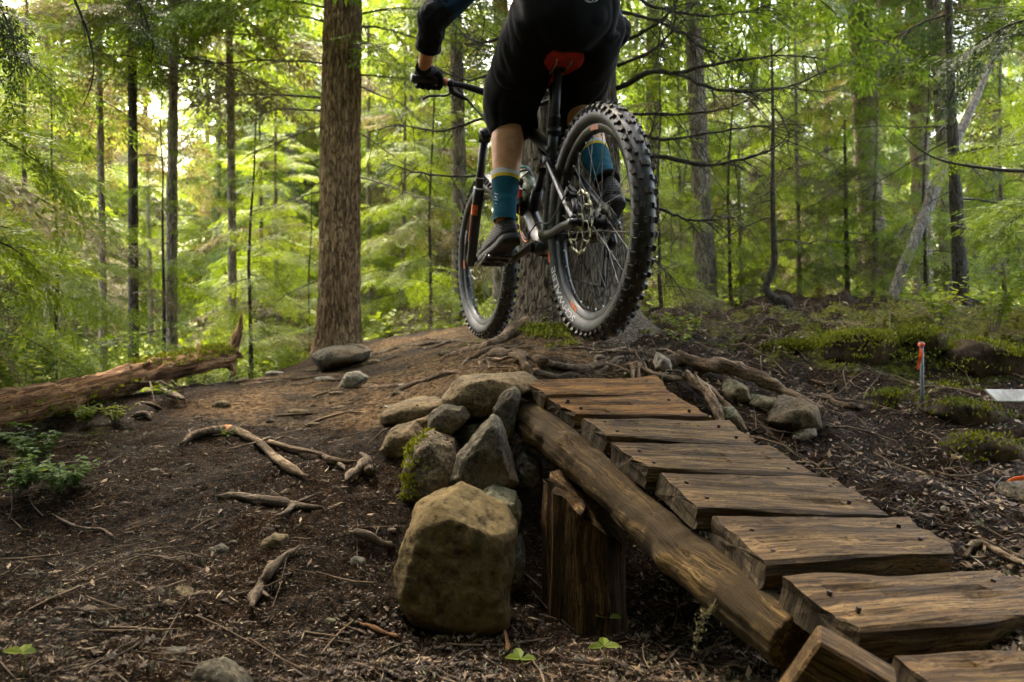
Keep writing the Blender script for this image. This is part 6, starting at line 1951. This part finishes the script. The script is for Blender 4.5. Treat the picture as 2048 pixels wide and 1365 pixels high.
# brake calliper at the rear
bt('rear_brake_calliper', [rbox((.055, .052, .098), (.062, .032, .034), .008, rot('Y', -32)), tube([(.03, .055, .075), (.0, .064, .03)], .008, n=10), tube([(.085, .052, .085), (.12, .055, .085)], .007, n=10), tube([(.055, .066, .098), (.055, .074, .098)], .012, n=14)], M['matte'])
bt('through_axle', [tube([(0, -.085, 0), (0, .086, 0)], .0075, n=12), tube([(0, .080, 0), (0, .088, 0)], .011, n=6)], M['grey_alloy'])
# cranks, pedals, chain, derailleur
def crank(p, sg):
    y0, y1 = .055 * sg, .082 * sg
    bt('crank_arm', [tube(cr([(BB[0], y0, BB[2]), (BB[0] * .6 + p[0] * .4, (y0 + y1) / 2, BB[2] * .6 + p[2] * .4), (p[0], y1, p[2])], 14), np.interp(np.linspace(0, 1, 14), [0, .15, 1], [.022, .016, .013]), np.interp(np.linspace(0, 1, 14), [0, 1], [.011, .008]), n=12, ref=(0, 0, 1))], M['black'])
    pd = bt('pedal', [rbox((0, 0, 0), (.012, .10, .014), .003), rbox((.046, 0, 0), (.012, .086, .013), .003), rbox((-.046, 0, 0), (.012, .086, .013), .003), rbox((0, .05, 0), (.10, .01, .013), .003), rbox((0, -.05, 0), (.10, .01, .013), .003), tube([(0, -.06 * sg, 0), (0, .05 * sg, 0)], .0075, n=10)] +
            [tube([(x, y, -.0105), (x, y, .0105)], .0016, n=6) for x in (-.046, .046) for y in (-.032, 0, .032)] + [tube([(x, y, -.0105), (x, y, .0105)], .0016, n=6) for x in (-.02, .02) for y in (-.05, .05)], M['grey_alloy'], False)
    pd.location = (p[0], p[1], p[2])
    pd.rotation_euler = (0, math.radians(14 if sg > 0 else 20), 0)
    return pd
PL = np.array([.602, .140, -.066]); PR = np.array([.268, -.140, .006])
crank(PL, 1); crank(PR, -1)
mb = MB(); gear(.068, 32, .0035, -.048, mb, .005, .045)
for k in range(4):
    a = k * math.pi / 2 + .4
    mb.add(*tube([(.02 * math.cos(a), -.048, .02 * math.sin(a)), (.05 * math.cos(a), -.048, .05 * math.sin(a))], .008, .002, n=8))
cw = mb.build('chainring', M['matte'], bike, smooth=False, local=True); cw.location = BB
ch = []
for c in (cr([(.435, -.048, .035), (.2, -.046, .045), (.0, -.044, .062)], 30), cr([(.435, -.048, -.097), (.25, -.047, -.16), (.045, -.046, -.19)], 30)):
    ch.append(tube(c, np.where(np.arange(30) % 2, .0045, .0034), .0035, n=6))
bt('chain', ch, M['grey_alloy'], False)
bt('rear_derailleur', [rbox((.03, -.066, -.050), (.045, .03, .05), .008, rot('Y', 25)), rbox((.040, -.056, -.130), (.026, .004, .13), .004, rot('Y', -14)), rbox((.040, -.040, -.130), (.026, .004, .13), .004, rot('Y', -14)),
                       lathe([(-.004, .005), (-.004, .024), (.004, .024), (.004, .005)], 20, 'y')[:2] + (None,)], M['matte'], False)
for zz, xx in ((-.078, .028), (-.185, .054)):
    mb = MB(); gear(.026, 13, .006, 0, mb, .004, .008); o = mb.build('jockey_wheel', M['matte'], bpy.data.objects['rear_derailleur'], smooth=False, local=True); o.location = (xx, -.048, zz)
# bottle in the cage
b0, b1 = bw((.575, 0, .165)), bw((.705, 0, .30)); bd_ = nrm(b1 - b0)
bot = empty('water_bottle', b0, 'clear plastic drink bottle with a teal cap held inside the bike frame', 'bottle')
def lat(prof, mname, nm):
    ln = [b0 + bd_ * z_ for z_, r in prof]
    mb = MB(); mb.add(*tube(ln, [r for z_, r in prof], n=24)); return mb.build(nm, M[mname] if isinstance(mname, str) else mname, bot)
lat([(0, .030), (.004, .036), (.06, .0365), (.075, .034), (.09, .0365), (.135, .0365)], plain('smoky_bottle_plastic', (.20, .24, .19), .25, 0, .15), 'body')
lat([(.136, .037), (.155, .037)], 'matte', 'collar')
lat([(.156, .0365), (.175, .035), (.190, .020), (.198, .012), (.212, .012)], plain('teal_cap', (.02, .19, .18), .4, 0, .15), 'cap')
bt('bottle_cage', [tube(cr([(.565, .036, .20), (.60, .042, .21), (.63, .03, .25), (.62, 0, .28)], 14), .004, n=7), tube(cr([(.565, -.036, .20), (.60, -.042, .21), (.63, -.03, .25), (.62, 0, .28)], 14), .004, n=7)], M['matte'])
# ------------------------------------------------------------------ the rider
def W(px, py, Y): return P(px, py, Y)
def fuse(name, shapes, mats, parent, voxel=.007, smooth=6, fold=None, keep=None):
    """several lofts fused into one continuous skin"""
    mb = MB()
    for s in shapes: mb.add(*s)
    me = mb.mesh('tmp', [])
    o = bpy.data.objects.new('tmp', me); COL.objects.link(o)
    m = o.modifiers.new('r', 'REMESH'); m.mode = 'VOXEL'; m.voxel_size = voxel
    s = o.modifiers.new('s', 'SMOOTH'); s.iterations = smooth; s.factor = .5
    dg = bpy.context.evaluated_depsgraph_get(); dg.update()
    me2 = bpy.data.meshes.new_from_object(o.evaluated_get(dg))
    bpy.data.objects.remove(o)
    n = len(me2.vertices)
    co = np.zeros(n * 3); me2.vertices.foreach_get('co', co); co = co.reshape(-1, 3)
    no = np.zeros(n * 3); me2.vertices.foreach_get('normal', no); no = no.reshape(-1, 3)
    if fold is not None: co = co + no * fold(co, no)[:, None]
    inv = np.array(wm(parent).inverted()); co = co @ inv[:3, :3].T + inv[:3, 3]
    me2.vertices.foreach_set('co', co.astype(np.float32).ravel())
    me2.polygons.foreach_set('use_smooth', np.ones(len(me2.polygons), bool)); me2.update()
    me2.materials.clear()
    for x in (mats if isinstance(mats, list) else [mats]): me2.materials.append(x)
    me2.name = name
    r = bpy.data.objects.new(name, me2); COL.objects.link(r); r.parent = parent
    return r
def limb(pts, rad, n=20, k=None, rb=None, ref=None):
    k = k or 5 * len(pts)
    t = np.linspace(0, 1, len(pts)); tt = np.linspace(0, 1, k)
    return tube(cr(pts, k), np.interp(tt, np.linspace(0, 1, len(rad)), rad), None if rb is None else np.interp(tt, np.linspace(0, 1, len(rb)), rb), n=n, ref=ref)
up1 = np.array([0, 0, 1.0])
PV = np.array([.19, 2.66, CZ + 1.02])
rider = empty('person', PV, 'rider in black shorts and navy sleeves hovering over the red saddle, seen from behind', 'person')
def mat_skin():
    N = NT('skin'); o = N.obj()
    f = N.noise(o, 35, 5, .6); g = N.noise(o, 220, 3, .6)
    c = N.ramp(f, [(.3, (.46, .20, .085)), (.7, (.64, .32, .15))])
    c = N.mix(N.ramp(g, [(.62, 0.0), (.7, .35)]), c, (.10, .05, .028))
    N.fin(c, .5, N.bump(g, .15, .002), .4)
    N.b.inputs['Subsurface Weight'].default_value = .08
    N.b.inputs['Subsurface Radius'].default_value = (.01, .004, .002)
    return N.m
M['skin'] = mat_skin()
def mat_cloth(name, a, b, rough=.8, sc=500):
    N = NT(name); o = N.obj(); f = N.noise(o, 9, 4, .6); g = N.noise(o, sc, 2, .5)
    return N.fin(N.ramp(f, [(.3, a), (.7, b)]), rough, N.bump(g, .2, .001), .15)
M['shorts'] = mat_cloth('black_nylon_shorts', (.0045, .0045, .005), (.0075, .0075, .008), .85)
M['navy'] = mat_cloth('navy_jersey', (.014, .04, .085), (.024, .062, .12))
M['blackpad'] = mat_cloth('black_knit_pad', (.008, .008, .009), (.014, .014, .015), .9, 250)
M['gloveblack'] = mat_cloth('black_glove', (.006, .006, .007), (.013, .013, .013), .7)
M['teal'] = mat_cloth('teal_sock', (.006, .060, .088), (.009, .08, .112), .9, 300)
M["sockwhite"] = mat_cloth('grey_white_sock_cuff', (.42, .42, .43), (.52, .52, .52), .9, 300)
M['sockyellow'] = mat_cloth('yellow_sock_band', (.52, .35, .02), (.60, .42, .03), .9, 300)

LH, RH = np.array([.100, 2.645, CZ + .985]), np.array([.280, 2.70, CZ + .985])
LK, RK = W(1014, 222, 3.02), W(1148, 212, 3.02)
LAn, RAn = W(1009, 428, 2.885), W(1207, 352, 2.70)
SHL, SHR = np.array([-.10, 2.98, CZ + 1.30]), np.array([.25, 3.09, CZ + 1.30])
ELL, WRL = W(868, 34, 2.97), W(848, 138, 3.15)
gr = bw((.91, .335, .695))
grr = bw((.91, -.335, .695))
WRR = grr + np.array([-.01, -.09, .05]); ELR = grr + np.array([.12, -.27, .17])
NECK = np.array([.055, 3.08, CZ + 1.40]); HEAD = np.array([.02, 3.22, CZ + 1.52])
heel_l = None
def lerp(a, b, t): return a * (1 - t) + b * t
shapes = []
for H, K, A, toe in ((LH, LK, LAn, bw(PL)), (RH, RK, RAn, bw(PR))):
    shapes.append(limb([H, lerp(H, K, .5), K], [.080, .070, .052], k=14))
    cbk = -nrm(np.cross(nrm(A - K), [.953, .3, 0]))
    cbk = cbk if cbk[1] < 0 else -cbk
    shapes.append(limb([K + up1 * .0, lerp(K, A, .14) + cbk * .004, lerp(K, A, .32) + cbk * .016, lerp(K, A, .55) + cbk * .012, lerp(K, A, .8), A, A + np.array([0, 0, -.03])], [.052, .051, .063, .054, .040, .034, .034], k=34))
    f = nrm(toe - A)
    shapes.append(limb([A, lerp(A, toe, .6) + up1 * .01, toe + up1 * .03], [.03, .03, .022], k=10))
tors = [np.array([.19, 2.67, CZ + .93]), np.array([.189, 2.67, CZ + 1.02]), np.array([.165, 2.75, CZ + 1.12]), np.array([.12, 2.89, CZ + 1.25]), np.array([.075, 3.02, CZ + 1.345]), NECK]
shapes.append(limb(tors, [.125, .155, .14, .15, .17, .07], rb=[.075, .105, .095, .10, .085, .06], k=40, n=28, ref=(.953, .30, 0)))
shapes.append(limb([NECK - np.array([0, .03, .03]), NECK, HEAD], [.06, .058, .05], k=8))
V, t = ico(3)
hd = V * np.array([.075, .095, .11])
nose = np.exp(-((V[:, 0] / .18) ** 2 + ((V[:, 2] + .08) / .22) ** 2)) * (V[:, 1] > 0)
eye = sum(np.exp(-(((V[:, 0] - s) / .14) ** 2 + ((V[:, 2] - .08) / .1) ** 2)) for s in (-.36, .36)) * (V[:, 1] > 0)
mouth = np.exp(-((V[:, 0] / .28) ** 2 + ((V[:, 2] + .45) / .05) ** 2)) * (V[:, 1] > 0)
hd[:, 1] += nose * .022 - eye * .008 - mouth * .005
hy = rot('Z', 17)
shapes.append((hd @ hy.T + HEAD, None, t))
for s in (-1, 1): shapes.append(xf((V * np.array([.012, .02, .03]), None, t), hy, HEAD + hy @ np.array([.078 * s, -.005, 0])))
for S_, E_, Wr in ((SHL, ELL, WRL), (SHR, ELR, WRR)):
    shapes.append(limb([lerp(np.array([.075, 3.02, CZ + 1.335]), S_, .5), S_, lerp(S_, E_, .5), E_], [.06, .056, .044, .037], k=20))
    shapes.append(limb([E_, lerp(E_, Wr, .3), lerp(E_, Wr, .7), Wr, lerp(Wr, (gr if S_ is SHL else grr), .3)], [.038, .040, .031, .0255, .016], k=20))
fuse('body', shapes, M['skin'], rider, .010, 3)

def folds(amp, sc, seed, stretch=(1, 1, 1)):
    def f(co, no):
        p = co * sc * np.array(stretch)
        d = fbm(p * .5, 2, seed + 3)[:, None] * .9
        a = vnoise(p + d * 1.3, seed); b = vnoise(p * 2.3 + d * 1.8 + 4, seed + 1)
        return (-(1 - np.abs(a)) ** 3 * 1.0 + b * .4 + .45) * amp
    return f
# shorts: seat and two legs in one, hems below the knee
sh = [limb([np.array([.19, 2.655, CZ + .86]), np.array([.19, 2.645, CZ + .93]), np.array([.189, 2.650, CZ + 1.02]), np.array([.172, 2.72, CZ + 1.115])], [.06, .155, .176, .165], rb=[.05, .115, .135, .122], k=30, n=36, ref=(.953, .30, 0))]
HLc, HRc = W(1030, 262, 2.99), W(1150, 292, 2.97)
for H, K, Hm, r_ in ((LH, LK, HLc, 1.0), (RH, RK, HRc, 1.0)):
    kb = K + np.array([0, -.005, .01])
    sh.append(limb([H + np.array([0, 0, .0]), lerp(H, K, .42), lerp(H, K, .8) + up1 * .004, lerp(kb, Hm, .35), Hm], [.110, .113, .107, .098, .094], k=34, n=28))
shorts = fuse('shorts', sh, M['shorts'], rider, .0085, 10, folds(.0085, 11, 40, (1, 1, .4)))
# hems: thin open cuffs below the cloth
for Hm, K in ((HLc, LK), (HRc, RK)):
    d = nrm(Hm - K)
    V, q, t_ = tube([Hm - d * .012, Hm, Hm + d * .004], [.090, .0945, .0935], n=30, cap=False, noise=.04, nscale=14)
    mb = MB(); mb.add(V, q); mb.build('hem', M['shorts'], rider)
# faint emblem on the back of the waistband
mb = MB()
for pth in ([(1168, -2), (1172, 3), (1182, 5), (1192, 3), (1197, -3)], [(1176, 3), (1178, -3), (1184, -6)], [(1184, 5), (1187, -1), (1193, -5)]):
    mb.add(*tube(cr([P(a, b, 2.512) for a, b in pth], 10), .0022, n=6))
mb.build('emblem', M['print'], rider)
# jersey with sleeves
je = [limb([np.array([.180, 2.70, CZ + 1.085]), np.array([.165, 2.75, CZ + 1.13]), np.array([.12, 2.89, CZ + 1.26]), np.array([.075, 3.02, CZ + 1.35]), NECK - np.array([0, .015, .015])], [.172, .165, .168, .185, .08], rb=[.128, .118, .118, .105, .07], k=34, n=32, ref=(.953, .30, 0))]
for S_, E_, Wr in ((SHL, ELL, WRL), (SHR, ELR, WRR)):
    je.append(limb([lerp(np.array([.075, 3.02, CZ + 1.335]), S_, .5), S_, lerp(S_, E_, .6), lerp(S_, E_, .93)], [.078, .075, .066, .058], k=22))
fuse('jersey', je, M['navy'], rider, .010, 4, folds(.008, 17, 60))
# knit elbow pads, rolled at the lower end
for S_, E_, Wr in ((SHL, ELL, WRL), (SHR, ELR, WRR)):
    p = fuse('elbow_pad', [limb([lerp(S_, E_, .66), lerp(S_, E_, .9), E_ + nrm(E_ - lerp(S_, Wr, .5)) * .008, lerp(E_, Wr, .25), lerp(E_, Wr, .58)], [.061, .059, .055, .052, .046], k=26)], M['blackpad'], rider, .006, 4, folds(.005, 26, 70))
    d = nrm(Wr - E_); c = lerp(E_, Wr, .57)
    mb = MB(); mb.add(*tube([c - d * .011, c - d * .006, c, c + d * .005, c + d * .008], [.046, .0505, .0515, .049, .044], n=24, noise=.05, nscale=20)); mb.build('pad_cuff', M['blackpad'], p)
# gloves: palm, four fingers wrapped round the grip, thumb underneath
for sg, Wr in ((1, WRL), (-1, WRR)):
    def B(x, y, z): return bw((.91 + x, (.335 + y) * sg, .695 + z))
    wl = Wr
    sh = [limb([wl + nrm(wl - B(0, 0, .03)) * .02, wl, lerp(wl, B(-.03, 0, .03), .5), B(-.02, 0, .030), B(.008, .0, .032)], [.031, .032, .038, .044, .040], rb=[.030, .030, .027, .021, .015], k=22, ref=tuple(BM[:3, 1]))]
    for i, (yo, ln) in enumerate(((.036, .86), (.013, .97), (-.010, 1.0), (-.032, .92))):
        sh.append(limb([B(-.005, yo, .034), B(.016, yo, .036), B(.036 * ln, yo, .016), B(.036 * ln, yo, -.012), B(.016, yo, -.030 * ln), B(-.008 * ln, yo, -.030 * ln)], [.0115, .0115, .0108, .0102, .0095, .0082], k=24, n=12))
    sh.append(limb([B(-.045, -.028, .022), B(-.030, -.048, .006), B(-.006, -.056, -.020), B(.018, -.050, -.030)], [.017, .014, .0115, .009], k=16, n=12))
    gl = fuse('glove', sh, M['gloveblack'], rider, .0048, 3, folds(.0016, 60, 80))
    d = nrm(wl - B(0, 0, .03)); c = wl + d * .016
    mb = MB(); mb.add(*tube([c - d * .012, c, c + d * .008], [.0315, .0325, .031], .0285, n=22, ref=tuple(BM[:3, 1]))); mb.build('glove_cuff', M['gloveblack'], gl)
# helmet above the frame of the photograph
Vh, th_ = ico(3)
hm = Vh * np.array([.105, .135, .095]); hm = hm[:, :]; hm[:, 2] = np.maximum(hm[:, 2], -.02)
mb = MB(); mb.add(hm @ hy.T + HEAD + np.array([0, -.005, .045]), None, th_); mb.build('helmet', M['matte'], rider)
# socks and shoes
def sock(K, A, ya, label):
    rings = np.linspace(0, 1, 30)
    top = lerp(K, A, ya)
    d = nrm(A - K)
    end = A - d * -.03
    pts = np.array([lerp(top, end, s) for s in rings]); L = np.linalg.norm(end - top)
    cbk = np.array([0, -.004, 0])
    pts += cbk * np.clip(1 - rings * 2, 0, 1)[:, None]
    rad = np.interp(rings, [0, .12, .5, 1], [.0535, .053, .044, .040]) + fbm(np.stack([rings * 14] * 3, -1), 2, 5) * .0012 * (rings > .3)
    n = 28
    V, q, t = tube(pts, rad, n=n, cap=False)
    V = V + nrm_rows(V - np.repeat(pts, n, 0)) * (fbm(V * np.array([10, 10, 70]), 2, 7) * .0015 * np.repeat(rings > .3, n))[:, None]
    dist = np.repeat(rings[:-1], n) * L
    mi = np.where(dist < .017, 1, np.where(dist < .030, 2, 0))
    mb = MB()
    for m in (0, 1, 2): mb.add(V, q[mi == m], m=m)
    return mb.build('sock', [M['teal'], M['sockwhite'], M['sockyellow']], rider)
sk = sock(LK, LAn, .62, '')
sock(RK, RAn, .66, '')
# small white marks on the outer side of the left sock
mb = MB()
for k, (a, b) in enumerate((((989, 387), (996, 389)), ((990, 393), (994, 397)), ((989, 400), (997, 401)), ((990, 406), (995, 409)))):
    mb.add(*tube([P(*a, 2.868), P(*b, 2.862)], .0013, n=5))
mb.build('sock_print', M['white_paint'], sk)
def mat_shoe():
    N = NT('worn_black_shoe'); o = N.obj()
    f = N.noise(o, 30, 5, .65)
    wv = N.n('TexWave', wave_type='BANDS', bands_direction='Z', Scale=55.0, Distortion=.6)
    N.t.links.new(o, wv.inputs['Vector'])
    c = N.ramp(f, [(.35, (.009, .009, .008)), (.65, (.028, .025, .021)), (.85, (.055, .042, .03))])
    return N.fin(c, .62, N.bump(wv.outputs['Fac'], .5, .004, N.bump(f, .3, .004)), .4)
M['shoe'] = mat_shoe()
M['sole'] = plain('dusty_black_sole', (.016, .013, .011), .75, 0, .6, 40)
def shoe(ped, pitch, yaw, A):
    up_ = [(-.004, .016, .018, .050), (.004, .028, .006, .085), (.025, .036, .004, .105), (.055, .038, .003, .108), (.085, .037, .003, .104), (.12, .039, .003, .088), (.155, .043, .003, .070), (.19, .046, .003, .057), (.225, .044, .003, .048), (.255, .036, .005, .040), (.275, .022, .009, .030), (.282, .010, .014, .024)]
    n = 26; V = []
    for x, hw, zb, zt in up_:
        for k in range(n):
            a = 2 * math.pi * k / n - math.pi / 2
            c, s = math.cos(a), math.sin(a)
            y = hw * math.copysign(abs(c) ** .75, c)
            if s > 0: y *= (1 - .42 * s ** 1.5 * min(1, (zt - zb) / .08))
            z = zb + (zt - zb) * (.32 + (.68 * abs(s) ** .9 if s > 0 else -.32 * abs(s) ** .45))
            V.append((x, y, z + .022))
    V = np.array(V); k = len(up_)
    q = [(i * n + j, (i + 1) * n + j, (i + 1) * n + (j + 1) % n, i * n + (j + 1) % n) for i in range(k - 1) for j in range(n)]
    t = [(k * n, j, (j + 1) % n) for j in range(n)] + [(k * n + 1, (k - 1) * n + (j + 1) % n, (k - 1) * n + j) for j in range(n)]
    V = np.vstack([V, V[:n].mean(0), V[-n:].mean(0)])
    # sole outline
    so = [(-.010, .018), (.000, .031), (.025, .038), (.07, .036), (.11, .038), (.16, .046), (.20, .050), (.235, .046), (.262, .036), (.282, .022), (.290, .008)]
    So, m = [], 8
    for x, hw in so:
        lift = .020 * max(0, (x - .22) / .07) ** 1.5
        for yy, zz in ((-1, 0), (-1.03, .010), (-.97, .026), (-.4, .028), (.4, .028), (.97, .026), (1.03, .010), (1, 0)):
            So.append((x, yy * hw, zz + lift))
    So = np.array(So); ks = len(so)
    sq = [(i * m + j, (i + 1) * m + j, (i + 1) * m + (j + 1) % m, i * m + (j + 1) % m) for i in range(ks - 1) for j in range(m)]
    st_ = [(0, j, j + 1) for j in range(1, m - 1)] + [((ks - 1) * m, (ks - 1) * m + j + 1, (ks - 1) * m + j) for j in range(1, m - 1)]
    Rb = BM[:3, :3] @ rot('Z', yaw) @ rot('Y', pitch)
    org = bw(ped) + BM[:3, 2] * .010 - Rb @ np.array([.17, 0, 0])
    mb = MB(); mb.add(V @ Rb.T + org, [tuple(reversed(f)) for f in q], [tuple(reversed(f)) for f in t])
    o = mb.build('shoe', M['shoe'], rider)
    mb = MB(); mb.add(So @ Rb.T + org, [tuple(reversed(f)) for f in sq], [tuple(reversed(f)) for f in st_]); mb.build('sole', M['sole'], o)
    # collar
    cpt = Rb @ np.array([.045, 0, .118]) + org
    mb = MB(); mb.add(*tube([cpt + Rb @ np.array([-.004, 0, -.012]), cpt + Rb @ np.array([0, 0, .004]), cpt + Rb @ np.array([.001, 0, .012])], [.041, .043, .041], [.046, .050, .047], n=24, ref=tuple(Rb[:, 1]))); mb.build('shoe_collar', M['blackpad'], o)
    return org, Rb
print('shoeL', shoe(PL, 16, 5, LAn)[0], LAn, 'shoeR', shoe(PR, 24, -4, RAn)[0], RAn)
